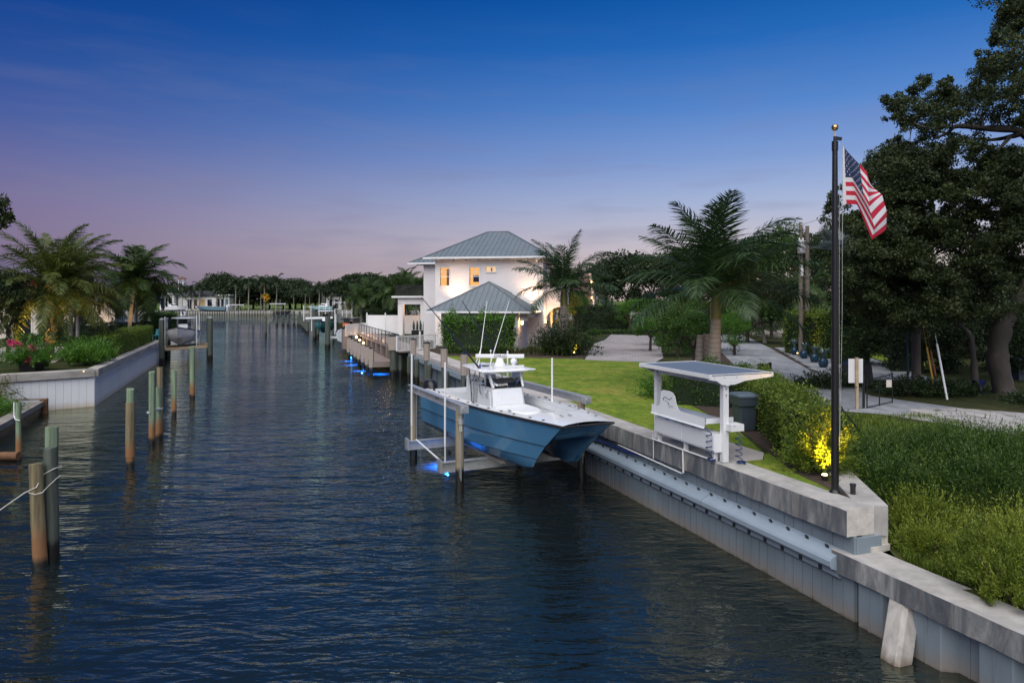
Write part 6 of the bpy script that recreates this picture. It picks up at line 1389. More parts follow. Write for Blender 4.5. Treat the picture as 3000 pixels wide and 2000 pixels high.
tree('bright green tree between the house corner and shingled roof', 1690, 72, 845, 90, 'bright', 2, bottom=940)
# background woods on the right
bgl = [(1835, 118, 735, 190, 'far'), (1770, 128, 760, 120, 'far'), (1905, 112, 742, 150, 'far'), (1720, 140, 790, 110, 'far'), (1640, 150, 800, 120, 'far'), (2000, 105, 720, 200, 'far'), (2120, 100, 700, 200, 'far'), (2230, 95, 690, 170, 'far'), (2300, 82, 648, 150, 'mid'), (2385, 76, 670, 150, 'dark'), (2470, 68, 640, 200, 'dark'), (2160, 75, 800, 170, 'dark'), (2260, 68, 800, 150, 'dark'), (2330, 60, 800, 150, 'dark')]
nm = ['tallest distant tree behind the court', 'distant rounded tree left of the tallest one', 'distant tree right of the tallest one', 'distant low tree above the shingled roof', 'distant tree behind the bay window', 'distant tree behind the large palm crown', 'distant tree on the right of the large palm crown', 'distant tree before the utility poles', 'tree with olive crown beside the utility poles', 'dark tree right of the utility poles', 'dark tree behind the flagpole', 'dark tree over the driveway end', 'dark tree over the rockery', 'dark tree behind the tall potted-agave hedge']
for i, (b, n_) in enumerate(zip(bgl, nm)): tree(n_, b[0], b[1], b[2], b[3], b[4], i, name='tree')
for i, (px, D, top, w) in enumerate(((2580, 52, 800, 260), (2700, 47, 830, 260), (2830, 50, 810, 300), (2960, 45, 820, 260), (3070, 40, 800, 260), (2650, 62, 760, 300), (2880, 64, 740, 340), (2610, 40, 900, 190), (2765, 36.5, 890, 220), (2905, 38, 880, 230), (3010, 33, 900, 220))):
    tree('dense dark understorey tree in the shade behind the great oak', px, D, top, w, 'dark', i, bottom=1095, group='shaded trees behind the oak')
for i in range(9):
    p = (13.6 + i * 1.25, 30.2 - .72 * i + 1.2 * math.sin(i * 2.1), GZ)
    spray_shrub('low dark bush in the verge under the oak', p, 1.0, .8 + .25 * math.sin(i), LM['dark'], 90, 22, .13, .4, 50 + i, group='verge bushes under the oak')
# tall agave hedges and blue pots
hedge('tall clipped hedge behind the blue agave pots', [(20.4, 50.0), (20.9, 44.5)], 1.5, 3.1, LM['boxwood'], 190, .13, 41, .6, rough=.2)
hedge('tall dark hedge right of the agave pots, left of the garden opening', [(19.6, 41.6), (21.6, 41.0)], 2.0, 3.4, LM['mid'], 200, .13, 42, .6, rough=.25)
hedge('tall dark hedge right of the garden opening', [(20.6, 37.6), (22.4, 37.0)], 1.8, 3.3, LM['dark'], 200, .13, 43, .6, rough=.25)
M['pot_blue'] = mat('blue_glaze', (.014, .045, .085), .25, .2, 3, .03, 20)
for i, (px, py) in enumerate(((2328, 1039), (2355, 1050), (2386, 1061), (2412, 1076))):
    p = G(px, py, GZ + .05); s = .27
    t = thing('plant_pot', ('first', 'second', 'third', 'fourth')[i] + ' round blue glazed pot of agave from the rockery end of the row', 'pot', p, 0, 'blue agave pots along the parking pad')
    q = MB(); q.lathe([(s * .55, 0), (s * .9, .12), (s, .27), (s * .9, .42), (s * .72, .5), (s * .78, .54)], (0, 0, 0), 18); part(t, 'pot', q, M['pot_blue'], True, local=True)
    a = tuft('spiky blue-grey agave growing in the ' + ('first', 'second', 'third', 'fourth')[i] + ' blue pot from the rockery end', p + Vector((0, 0, .5)), 44, .72, LM['agave'], 200 + i, .085, 'agave', 'agaves in blue pots', .8)
for p in (Vector((19.9, 47.6, GZ + .05)), Vector((19.9, 45.3, GZ + .05))): fixture('uplight', p, 'small warm uplight at the foot of the agave hedge', group='uplights along the agave hedge'); lamp('hedge_light', 'SPOT', p + Vector((0, 0, .2)), 220, (1, .55, .08), .05, (.28, .05, 1), R(60), blend=1)
sheet('lawn', [(20.5, 41.0), (27, 60), (34, 58), (23.5, 38.5)], GZ + .006, M['lawn'])
# rockery at the end of the drive
rnd = random.Random(12); M['rock'] = mat('pale_rock', (.30, .28, .25), .9, .25, 2, .8, 6)
for i in range(7):
    p = G(2195 + i * 16, 980 + (i % 3) * 5, GZ); q = MB(); q.ball((p.x, p.y, GZ + .2), rnd.uniform(.5, .9), 8, (1, .8, .5))
    q.v = [(x + rnd.uniform(-.1, .1), y + rnd.uniform(-.1, .1), z + rnd.uniform(-.08, .08)) for x, y, z in q.v]; solo('rock', q, M['rock'], 'pale rounded rock in the rockery at the driveway bend', 'rock', (p.x, p.y, GZ), True, 'rocks in the rockery')
palm('palm_tree', 'slender palm leaning over the rockery', V(2240, 985, 62).xy.to_3d() + Vector((0, 0, GZ)), 3.6, 'far', 14, .9, .16, (-1.0, 0), 11, -.5, 1.2, .3)
palm('palm_tree', 'drooping green palm beside the utility poles', V(2370, 985, 56).xy.to_3d() + Vector((0, 0, GZ)), 4.6, 'coconut', 16, .95, .14, (0, 0), 12, -.8, 1.1, .3)
palm('palm_tree', 'palm with arching fronds in front of dark driveway trees', V(2440, 985, 50).xy.to_3d() + Vector((0, 0, GZ)), 3.4, 'coconut', 15, .9, .13, (0, 0), 13, -.8, 1.1, .3)
palm('palm_tree', 'small lit-trunk palm behind the court hedge', V(1767, 900, 92).xy.to_3d() + Vector((0, 0, GZ)), 4.2, 'far', 13, .85, .16, (0, 0), 14, -.6, 1.1, .4)
# silver fan palm
def fan_palm(label, base, h, n, R_, seed):
    rng = np.random.default_rng(seed); t = thing('fan_palm', label, 'palm tree', base)
    q = MB(); q.tube([(0, 0, -.1), (0, 0, h)], [.2, .17], 10); part(t, 'trunk', q, M['bark'], True, local=True)
    for i in range(n):
        a = i * 2.4; el = rng.uniform(-.3, 1.2); d = np.array([math.cos(a) * math.cos(el), math.sin(a) * math.cos(el), math.sin(el)]); c = np.array([0, 0, h]) + d * R_ * .55; sd = np.array([-math.sin(a), math.cos(a), 0]); up = np.cross(sd, d); V_, F_, T_ = [], [], []
        for k in range(26):
            b = -1.9 + 3.8 * k / 25; dd = d * math.cos(b) + sd * math.sin(b) - up * .15; w = np.cross(dd, up); w /= np.linalg.norm(w); o = len(V_); L_ = R_ * .62 * rng.uniform(.85, 1.05)
            V_ += [c - w * .01, c + w * .01, c + dd * L_ * .6 + w * .035, c + dd * L_ * .6 - w * .035, c + dd * L_ + np.array([0, 0, -.08]) + w * .004, c + dd * L_ + np.array([0, 0, -.08]) - w * .004]; F_ += [[o, o + 1, o + 2, o + 3], [o + 3, o + 2, o + 4, o + 5]]; T_ += [rng.uniform(0, 1)] * 6
        o = len(V_); h0 = np.array([0, 0, h]); V_ += [h0 - sd * .02, h0 + sd * .02, c + sd * .015, c - sd * .015]; F_ += [[o, o + 1, o + 2, o + 3]]; T_ += [.2] * 4
        put(np_mesh('fan_leaf', np.array(V_), np.array(F_), np.array(T_), LM['fan']), 'fan_leaf', t, local=True)
    return t
p = V(2445, 735, 42); fan_palm('silver-blue fan palm peeking out behind the flagpole', (p.x, 42, GZ), p.z - GZ, 15, 1.6, 3)

# ================================================================== the great oak
OAK = thing('oak_tree', 'great spreading oak with crooked pale limbs beside the gravel track', 'tree', G(2930, 1152, GZ))
def limb(pts, r0, r1, D0=28.5, D1=None):
    n = len(pts); D1 = D1 or D0; P = [V(x, y, D0 + (D1 - D0) * i / (n - 1)) for i, (x, y) in enumerate(pts)]; out = []
    for i in range(n - 1):
        a, b = P[i], P[i + 1]; pa, pb = P[max(i - 1, 0)], P[min(i + 2, n - 1)]
        for k in range(4):
            t = k / 4; out.append(.5 * ((2 * a) + (b - pa) * t + (2 * pa - 5 * a + 4 * b - pb) * t * t + (3 * a - pa - 3 * b + pb) * t ** 3))
    out.append(P[-1]); m_ = len(out); q = MB(); rj = random.Random(len(pts) * 7 + int(r0 * 1000)); q.tube(out, [(r0 + (r1 - r0) * (i / (m_ - 1)) ** .8) * rj.uniform(.86, 1.16) for i in range(m_)], 12)
    q.v = [(x + rj.uniform(-1, 1) * r0 * .06, y + rj.uniform(-1, 1) * r0 * .06, z + rj.uniform(-1, 1) * r0 * .06) for x, y, z in q.v]; return q
tk = limb([(2945, 1165), (2932, 1100), (2922, 1040), (2935, 965), (2965, 905), (3010, 830), (3080, 720)], .46, .27); part(OAK, 'trunk', tk, M['bark'], True)
LB_ = [([(3080, 720), (3000, 694), (2900, 705), (2853, 700), (2786, 694), (2738, 657), (2729, 591), (2707, 554), (2700, 520)], .30, .06), ([(2786, 694), (2760, 705), (2735, 722), (2712, 745)], .12, .03), ([(2800, 700), (2772, 725), (2740, 745), (2722, 772), (2725, 795)], .10, .02), ([(3080, 720), (3060, 500), (3000, 391), (2877, 376), (2804, 370), (2774, 391), (2740, 405)], .28, .05), ([(3000, 391), (2940, 405), (2900, 410), (2860, 405)], .14, .04), ([(2960, 400), (2925, 440), (2905, 465)], .12, .04), ([(2877, 376), (2878, 350), (2860, 335), (2830, 340)], .08, .02), ([(2774, 391), (2700, 370), (2680, 360)], .06, .02), ([(2687, 350), (2672, 375), (2667, 400), (2667, 420)], .03, .012), ([(2738, 657), (2690, 650), (2640, 655), (2610, 670)], .09, .02), ([(3060, 500), (3020, 300), (2985, 220), (2960, 150)], .2, .04), ([(3000, 391), (2990, 330), (2970, 290)], .08, .03), ([(2729, 591), (2745, 560), (2738, 525)], .06, .02), ([(3080, 640), (2960, 610), (2890, 640), (2860, 620)], .14, .03), ([(3080, 720), (2900, 830), (2800, 850), (2680, 830), (2600, 840)], .2, .04), ([(2856, 1110), (2850, 1030), (2838, 975), (2800, 945), (2770, 920)], .16, .05), ([(2730, 940), (2700, 880), (2640, 850), (2585, 800)], .06, .02)]
for i, (p, a, b) in enumerate(LB_): part(OAK, 'limb', limb(p, a * .85, b * .8, 28.5 + (i % 3) * .4, 27.5 + (i % 5) * .9), M['bark'], True)
ob = [(2982, 13, 45), (2964, 36, 30), (2951, 58, 25), (2986, 67, 40), (2955, 80, 28), (2928, 112, 28), (2911, 129, 18), (2982, 134, 35), (2884, 160, 18), (2893, 188, 35), (2920, 188, 30), (2888, 214, 28), (2915, 223, 22), (2964, 174, 40), (2987, 188, 40), (2987, 237, 40), (2946, 263, 45), (2911, 263, 40), (2982, 272, 35), (2875, 263, 35), (2844, 277, 40), (2812, 295, 40), (2777, 263, 25), (2768, 250, 18), (2790, 290, 30), (2750, 304, 40), (2714, 308, 38), (2710, 237, 18), (2692, 250, 22), (2679, 268, 14), (2674, 308, 30), (2643, 304, 28), (2612, 304, 26), (2598, 295, 14), (2616, 335, 20), (2634, 353, 20), (2656, 357, 24), (2687, 348, 30), (2723, 348, 35), (2768, 339, 40), (2812, 330, 35), (2714, 388, 25), (2879, 326, 35), (2946, 340, 30), (2973, 340, 28), (2987, 304, 28), (2629, 415, 18), (2638, 437, 24), (2620, 429, 12), (2660, 433, 16), (2705, 424, 26), (2750, 424, 32), (2786, 430, 40), (2830, 430, 40), (2870, 433, 30), (2969, 451, 30), (2911, 464, 35), (2585, 473, 24), (2603, 464, 20), (2567, 495, 14), (2625, 473, 26), (2656, 464, 34), (2545, 520, 20), (2540, 495, 14), (2437, 592, 16), (2432, 610, 14), (2450, 575, 14), (2470, 560, 18), (2500, 545, 20)]
rng = np.random.default_rng(77)
gaps = [(2780, 592, 12), (2757, 640, 10), (2862, 600, 10), (2830, 655, 14), (2930, 640, 8)]
def fill(n, x0, x1, y0, y1, r0, r1):
    k = 0
    while k < n:
        x, y, r = rng.uniform(x0, x1), rng.uniform(y0, y1), rng.uniform(r0, r1)
        if any((x - a) ** 2 + (y - b) ** 2 < (c + r * .55) ** 2 for a, b, c in gaps): continue
        ob.append((x, y, r)); k += 1
fill(175, 2570, 3060, 455, 700, 20, 42); fill(30, 2560, 2720, 520, 800, 24, 42); fill(80, 2460, 3080, 690, 940, 30, 52); fill(26, 3000, 3250, 0, 700, 40, 70); fill(46, 2450, 2720, 610, 930, 24, 42); fill(34, 2950, 3500, -350, 550, 40, 75)  # last fill adds crown mostly out of view, to shade beneath the oak
parts_ = []
for x, y, r in ob:
    D = rng.uniform(24.5, 33) if x < 3000 else rng.uniform(17, 30); c = np.array(V(x, y, D)); R_ = r / FPX * D; k = int(4 + 11 * R_)
    for _ in range(k):
        cc = c + np.clip(rng.normal(0, 1, 3), -1.7, 1.7) * np.array([R_ * .62, R_ * .8, R_ * .5]); rs = R_ * rng.uniform(.16, .34) + .05; n = int(30 + 420 * rs)
        P = cc + np.clip(rng.normal(0, .55, (n, 3)), -1.3, 1.3) * np.array([rs * 1.2, rs * 1.2, rs * .8])
        parts_.append(leaves(rng, P, np.zeros((n, 3)), .115, .5, 1., .05, tint=np.clip(rng.uniform(0, 1, n) * .5 + rng.uniform(0, .5), 0, 1)))
v, f, t = cat_foliage(parts_); put(np_mesh('crown', v, f, t, LM['oak']), 'crown', OAK)['kind'] = 'stuff'
# branch of a tree beyond the left edge
TL = thing('tree', 'leafy branch of a tall tree reaching in above the left bank palms', 'tree', (-30.5, 36, GZ)); parts_ = []
for x, y, r in ((-10, 590, 30), (10, 600, 18), (-5, 625, 20), (20, 640, 16), (5, 655, 18), (-30, 640, 40), (28, 632, 9), (-80, 580, 70), (-90, 660, 60)):
    D = 36; c = V(x, y, D); R_ = r / FPX * D; n = int(120 + 700 * R_ * R_); P, o = ellipsoid_points(rng, n, .2); parts_.append(leaves(rng, P * R_ + np.array(c), o * .6, .16, .5, .8))
v, f, t = cat_foliage(parts_); put(np_mesh('crown', v, f, t, LM['oak']), 'crown', TL)['kind'] = 'stuff'
q = MB(); q.tube([(-30.5, 36, GZ - .1), (-30.3, 36, 7), tuple(V(-90, 640, 36)), tuple(V(0, 620, 36))], [.3, .22, .12, .03], 8); part(TL, 'trunk', q, M['bark_dark'], True)

# ================================================================== rough field at right
def field_scatter(n, rng):
    out = []
    while len(out) < n:
        v = 10.72 + 12.5 * rng.uniform() ** 1.5; u = rng.uniform(-3, 21.5); p = W(u, v)
        if p.x < bound_x(p.y) + .15 and u > 9.3: continue
        if p.y > 23.6 or p.x > 24: continue
        # keep off the gravel track and drive
        if p.x > 14.0 and p.y > 19.0 - .62 * (p.x - 14.4): continue
        if p.x > 10.4 and p.y > 23.0: continue
        if p.y < 7: continue
        out.append((p.x, p.y, min(field_z(p.x, p.y), 1.985)))
    return np.array(out)
def grass_mesh(name, P, h, w, m, rng, bend=.5):
    n = len(P); a = rng.uniform(0, 6.283, n); d = np.stack([np.cos(a), np.sin(a), np.zeros(n)], 1); s = np.stack([-d[:, 1], d[:, 0], np.zeros(n)], 1); L_ = (h * rng.uniform(.5, 1.2, n))[:, None]; b = (bend * rng.uniform(.2, 1.1, n))[:, None]
    z = np.array([0, 0, 1.]); m1 = P + z * L_ * .6 + d * L_ * b * .3; m2 = P + z * L_ * (1 - .3 * b) + d * L_ * b
    v = np.stack([P - s * w / 2, P + s * w / 2, m1 + s * w * .4, m1 - s * w * .4, m2 + s * w * .06, m2 - s * w * .06], 1).reshape(-1, 3); o = (np.arange(n) * 6)[:, None]
    f = np.stack([o + np.array([0, 1, 2, 3]), o + np.array([3, 2, 4, 5])], 1).reshape(-1, 4); return np_mesh(name, v, f, np.repeat(rng.uniform(0, 1, n), 6), m)
rng = np.random.default_rng(5); P = field_scatter(76000, rng)
o = put(grass_mesh('grass', P, .20, .012, LM['grass'], rng, .8), 'grass'); tag(o, 'long unmown green grass covering the rough field', 'grass', kind='stuff')
def clump_shrub(label, c, R_, H_, m, clumps, per, leaf, aspect, seed, group=None):
    """billowing shrub: many small leaf clumps over a dome, with stray shoots"""
    rng = np.random.default_rng(seed); t = thing('shrub', label, 'shrub', c, 0, group); ps = []
    for i in range(clumps):
        a = rng.uniform(0, 6.283); r = math.sqrt(rng.uniform(0, 1)); h = math.sqrt(max(0, 1 - r * r * .9)) * rng.uniform(.55, 1.02); cc = np.array(c) + np.array([math.cos(a) * r * R_, math.sin(a) * r * R_, h * H_]); cr = R_ * rng.uniform(.10, .22)
        n = int(per * rng.uniform(.6, 1.3)); P = cc + rng.normal(0, .5, (n, 3)) * cr * np.array([1, 1, .9]); P[:, 2] = np.maximum(P[:, 2], c[2] + .02); o = np.array([math.cos(a) * r, math.sin(a) * r, .8])
        ps.append(leaves(rng, P, o[None] * .7 + np.zeros((n, 3)), leaf, aspect, .6, .35, tint=np.clip(rng.uniform(0, .55) + rng.uniform(0, .45, n), 0, 1)))
    for i in range(clumps):
        a = rng.uniform(0, 6.283); r = math.sqrt(rng.uniform(0, 1)); h = math.sqrt(max(0, 1 - r * r * .9)); p0 = np.array(c) + np.array([math.cos(a) * r * R_, math.sin(a) * r * R_, h * H_]); d = np.array([math.cos(a) * r * .8, math.sin(a) * r * .8, 1.]); n = 14
        P = p0 + d[None] * np.linspace(0, (.30 * H_ + .12) * rng.uniform(.5, 1.5), n)[:, None] + rng.normal(0, .012, (n, 3)); ps.append(leaves(rng, P, d[None] + np.zeros((n, 3)), leaf * .9, aspect, .5, .2, tint=np.full(n, rng.uniform(.5, 1))))
    v, f, ti = cat_foliage(ps); put(np_mesh('foliage', v, f, ti, m), 'foliage', t)['kind'] = 'stuff'
    q = MB()
    for i in range(6): a = i * 1.05; q.tube([Vector(c), Vector(c) + Vector((math.cos(a) * R_ * .5, math.sin(a) * R_ * .5, H_ * .6))], [.03, .01], 5)
    part(t, 'stems', q, M['bark_dark'])['kind'] = 'stuff'
fb = [((9.2, 17.0), 1.3, .75, 'fern', 'large billowing bush against the return wall'), ((8.4, 15.2), .95, .85, 'fern', 'leafy bush just beyond the seawall corner'), ((11.2, 16.4), 1.6, .7, 'fern', 'broad dark bush in the middle of the field'), ((10.2, 14.5), 1.3, .85, 'fern', 'leafy bush in front of the broad dark one'), ((12.4, 14.9), 1.4, .8, 'fern', 'leafy bush at the outer side of the field'), ((9.2, 20.0), .8, .5, 'fern', 'small leafy bush by the drooping fence'), ((13.0, 17.2), 1.0, .4, 'fern', 'low bush before the gravel track'), ((7.95, 11.1), .8, .9, 'fern_pale', 'pale yellow-green bush spilling over the lower cap'), ((7.75, 12.75), .55, .45, 'fern_pale', 'small pale bush below the seawall corner block'), ((9.4, 12.3), .7, .6, 'fern_pale', 'pale yellow-green bush behind the spilling one'), ((7.72, 10.42), .42, .5, 'fern_pale', 'small pale bush hanging over the lower cap edge'), ((8.3, 13.7), .6, .6, 'fern_pale', 'low pale bush between dark bushes and lower cap')]
for i, ((x, y), R_, H_, m, lb) in enumerate(fb): clump_shrub(lb, (x, y, min(1.98, field_z(x, y)) - .02), R_, H_, LM[m], int(150 * R_), 75, .058 if y < 13.8 else .07, .3, 300 + i)
q = MB(); p = W(10.9, 11.7); z = field_z(p.x, p.y); q.lathe([(.045, 0), (.045, .55), (.055, .55), (.055, .62)], (p.x, p.y, z), 10); solo('marker_post', q, M['black'], 'short black marker post in the grass behind the seawall corner', 'post', (p.x, p.y, z))

# ================================================================== left bank planting
hedge('long clipped hedge along the top of the white seawall', [(-27.0, 45.2), (-33.6, 62.6)], 1.3, 1.55, LM['boxwood'], 300, .085, 61, .55, rough=.09)
for i, (x, y, R_, H_) in enumerate(((-25.3, 40.6, 1.0, .9), (-26.0, 42.6, 1.1, 1.05), (-27.6, 43.6, 1.0, 1.0), (-26.6, 38.0, .6, .55), (-28.0, 39.8, .7, .6))): clump_shrub(('loose green shrub behind the bend of the white seawall', 'larger loose green shrub before the clipped hedge', 'green shrub merging into the start of the clipped hedge', 'small sprouting shrub on the white seawall cap', 'small green shrub beside the date palm trunk')[i], (x, y, GZ), R_, H_, LM['clusia'], int(120 * R_), 55, .11, .5, 70 + i)
for i, (pth, w, h, kd, lb) in enumerate((([(-45.5, 66), (-36.5, 69)], 1.4, 1.6, 'dark', 'dark hedge under the cream house windows'), ([(-43.0, 59.5), (-35.3, 61.5)], 1.2, .9, 'mid', 'low clipped hedge beyond the paved court'), ([(-41.5, 56.0), (-33.9, 58)], 1.2, .8, 'mid', 'low hedge edging the paved court'), ([(-37.5, 70), (-35.5, 66)], 1.4, 1.3, 'dark', 'dark hedge beneath the coconut palms'))): hedge(lb, pth, w, h, LM[kd], 150, .13, 80 + i, .6)
palm('date_palm', 'broad date palm with orange fruit stalks and rough trunk on left bank', (-30.9, 45.6, GZ), 4.1, 'date', 60, 1.3, .30, (.15, 0), 21, -.7, 1.45, .5, wind=(.22, 0))
M['fruit'] = mat('orange_stalks', (.55, .16, .02), .6, .2, 3, 0, 10); q = MB(); rnd = random.Random(3)
for cx, cy in ((-1.1, -1.5), (1.2, -1.4), (.1, -1.7)):
    for i in range(16): q.tube([(0, 0, 4.7), (cx * .6, cy * .8, 5.25), (cx + rnd.uniform(-.3, .3), cy + rnd.uniform(-.2, .2), 4.75 + rnd.uniform(-.35, .2))], [.02, .018, .012], 4)
part([o for o in bpy.data.objects if o.name == 'date_palm'][0], 'fruit_stalks', q, M['fruit'], local=True)['kind'] = 'stuff'
palm('coconut_palm', 'coconut palm with white-ringed trunk above the clipped hedge', V(378, 960, 66).xy.to_3d() + Vector((0, 0, GZ)), 5.3, 'coconut', 28, 1.38, .2, (.5, 0), 22, -.5, 1.45, .5, wind=(.1, 0))
palm('coconut_palm', 'second coconut palm close behind the white-ringed one', V(397, 960, 69).xy.to_3d() + Vector((0, 0, GZ)), 4.8, 'coconut', 20, 1.15, .18, (-.3, .8), 23, -.8, 1.1, .4)
palm('coconut_palm', 'palm rising behind the broad date palm', V(205, 960, 58).xy.to_3d() + Vector((0, 0, GZ)), 6.0, 'coconut', 22, 1.2, .2, (.3, 0), 24, -.6, 1.35, .4, wind=(.15, 0))
palm('palm_tree', 'slim lit-trunk palm in front of the cream house', V(228, 960, 60).xy.to_3d() + Vector((0, 0, GZ)), 3.6, 'coconut', 14, .7, .17, (0, 0), 25, -.8, 1.2, .3); lamp('palm_light', 'SPOT', V(228, 972, 58.8), 60, (1, .5, .15), .05, (0, .25, 1), R(80), blend=1)
tree('dark dense tree left of the date palm', 25, 43, 790, 190, 'dark', 3, bottom=985, name='tree'); tree('dark tree at the left bank behind the oleander', -70, 47, 760, 220, 'dark', 4, bottom=1000)
hedge('bright green shrub wall beyond the coconut palm trunks', [(-38.5, 73), (-37.0, 75)], 1.6, 2.6, LM['bright'], 160, .14, 90, .6, rough=.25)
olp = G(76, 1090, CAPZ - .06); q = MB(); q.hexa([Vector((x, y, 0)) for x, y in ((-.4, -.35), (.4, -.35), (.4, .35), (-.4, .35))], [Vector((x, y, .52)) for x, y in ((-.46, -.4), (.46, -.4), (.46, .4), (-.46, .4))]); q.v = [(x + olp.x - .1, y + olp.y + .6, z + olp.z) for x, y, z in q.v]; oc = Vector((olp.x - .1, olp.y + .6, olp.z)); solo('planter_box', q, M['black'], 'black square planter holding pink oleander on the seawall', 'planter', oc)
OL = spray_shrub('oleander with pink flowers in the black planter', oc + Vector((0, 0, .45)), 1.35, 1.7, LM['clusia'], 130, 26, .2, .18, 95)
rng = np.random.default_rng(9); fp_ = []
for x, y in ((30, 1003), (40, 1006), (58, 1012), (93, 1018), (85, 1053), (45, 1010)):
    c = V(x, y, oc.y - .5); P, o = ellipsoid_points(rng, 60, .1); fp_.append(leaves(rng, P * .16 + np.array(c), o, .09, .8, .6))
v, f, t = cat_foliage(fp_); put(np_mesh('flowers', v, f, t, LM['flower']), 'flowers', OL)['kind'] = 'stuff'
spray_shrub('yellow-green bush glowing beside the bulkhead end', (-26.6, 33.3, .7), 1.6, 2.3, LM['yellow'], 300, 30, .11, .4, 96); spray_shrub('leafy green bush behind the rusty bulkhead', (-24.6, 31.6, .6), 1.3, 1.0, LM['bright'], 220, 28, .11, .35, 97)
lamp('bank_light', 'SPOT', Vector((-26.2, 31.6, 1.3)), 60, (1, .6, .12), .05, (-.1, .7, .7), R(100), blend=1)
rng = np.random.default_rng(6); pts = []
for i in range(9000): u = rng.uniform(12, 36); v = -11.5 - rng.uniform(0, 1) ** 1.5 * 5; p = W(u, v); pts.append((p.x, p.y, .5 + .16 * (-v - 11.45) / 1.1 - .02))
o = put(grass_mesh('grass', np.array(pts), .22, .014, LM['grass'], rng, .7), 'grass'); tag(o, 'grass on the low bank behind the rusty bulkhead', 'grass', kind='stuff')

for px, py, D, e, d in ((150, 1040, 44.2, 1300, (-.05, .35, 1)), (60, 1030, 44.5, 900, (-.1, .3, 1)), (385, 965, 64.5, 500, (0, .2, 1))):
    pz = V(px, py, D); pz.z = GZ + .1; fixture('uplight', pz, 'warm uplight at the foot of the left bank palms', group='uplights under the left palms'); lamp('palm_light', 'SPOT', pz + Vector((0, -.05, .2)), e, (1, .60, .18), .08, d, R(105), blend=1)
# ================================================================== far shore of the basin
FZ = 1.15
def far_palm_mesh(seed, nf=15):
    rng = random.Random(seed); V_, F_, T_, o = [], [], [], 0
    for i in range(nf):
        me = FR['far'][i % 2]; n = len(me.vertices); co = np.empty(n * 3, np.float32); me.vertices.foreach_get('co', co); co = co.reshape(-1, 3)
        fv = np.empty(len(me.loops), np.int32); me.loops.foreach_get('vertex_index', fv); tv = np.empty(n, np.float32); me.attributes['tint'].data.foreach_get('value', tv)
        az = i * 2.4; el = 1.25 - 1.9 * (i + .5) / nf; Mx = np.array(Matrix.Rotation(az, 3, 'Z') @ Matrix.Rotation(-el, 3, 'Y'))
        V_.append(co @ Mx.T * rng.uniform(.85, 1.1)); F_.append(fv.reshape(-1, 4) + o); T_.append(tv); o += n
    return np_mesh('palm_crown', np.concatenate(V_), np.concatenate(F_), np.concatenate(T_), LM['far'])
FPM = [far_palm_mesh(1), far_palm_mesh(2)]
q = MB(); q.tube([(0, 0, -.02), (0, 0, .3), (.01, 0, .7), (0, 0, 1.0)], [.028, .024, .022, .018], 8); FPT = q.mesh('trunk', M['coco_trunk'], True)
def far_palm(px, top, base, D, label, seed, z0=FZ, group='palms on the far shore', cs=1.0):
    x = (px - CX) / FPX * D; zt = HC + (HY - top) / FPX * D; h = (zt - z0) * .74; t = thing('palm_tree', label, 'palm tree', (x, D, z0), 0, group)
    put(FPT, 'trunk', t, local=True, scale=(h * .9, h * .9, h)); put(FPM[seed % 2], 'crown', t, local=True, loc=(0, 0, h), rot=(0, 0, seed * 1.7), scale=(zt - z0 - h) / 2.6 * cs)
    return t
fpl = [(534, 823, 'by the tower house'), (584, 818, 'in front of the long white house'), (501, 820, 'by the columned pavilion'), (561, 835, 'beside the long white house door'), (634, 831, 'at the end of the long white house'), (655, 845, 'short one behind the blue far boat'), (690, 803, 'tall one behind the blue far boat engines'), (701, 849, 'small one right of the blue far boat'), (728, 800, 'tall with thick pale trunk'), (764, 803, 'tall left one of the close pair'), (774, 803, 'tall right one of the close pair'), (810, 798, 'tallest, beside the empty far lift'), (894, 839, 'left of the small clump'), (907, 839, 'right of the small clump'), (935, 818, 'tall above the sport boat bow'), (944, 822, 'leaning above the sport boat'), (976, 839, 'above the sport boat stern'), (1011, 852, 'low above the far railing'), (1029, 854, 'low beside the red awning'), (860, 845, 'low before the dark far wood'), (482, 842, 'left of the columned pavilion')]
for i, (px, top, lb) in enumerate(fpl): far_palm(px, top, 892, 308 + (i * 7) % 14, 'far shore palm, ' + lb, i)
ftl = [(650, 797, 110), (612, 818, 80), (700, 815, 90), (560, 835, 80), (480, 832, 100), (742, 812, 100), (790, 808, 100), (850, 815, 130), (830, 830, 80), (884, 818, 70), (908, 833, 80), (962, 836, 100), (1000, 815, 110), (1045, 800, 120), (1085, 797, 130), (865, 850, 100), (772, 850, 110), (440, 838, 110), (925, 850, 90), (700, 850, 120), (530, 850, 110), (1010, 845, 110), (390, 830, 120), (620, 850, 110), (1130, 810, 130), (1190, 815, 140)]
for i, (px, top, w) in enumerate(ftl): tree('dark round tree in the wooded far shore of the basin', px, 330 + (i * 11) % 26, top, w, 'far', i, bottom=897, z0=FZ, group='trees on the far shore', name='tree')
for i, (px, top, w) in enumerate(((250, 850, 160), (330, 845, 150), (120, 850, 160), (20, 850, 170), (-60, 845, 170))): tree('dark tree on the far bank behind the cream house', px, 340, top, w, 'far', i + 2, bottom=897, z0=FZ, group='far trees behind the cream house')
t = tree('far tree glowing orange in floodlight', 778, 304, 857, 26, 'yellow', 3, bottom=889, z0=FZ, trunk=True); lamp('flood_light', 'SPOT', V(776, 896, 302), 6500, (1, .42, .05), .3, (0, .25, 1), R(70), blend=1)
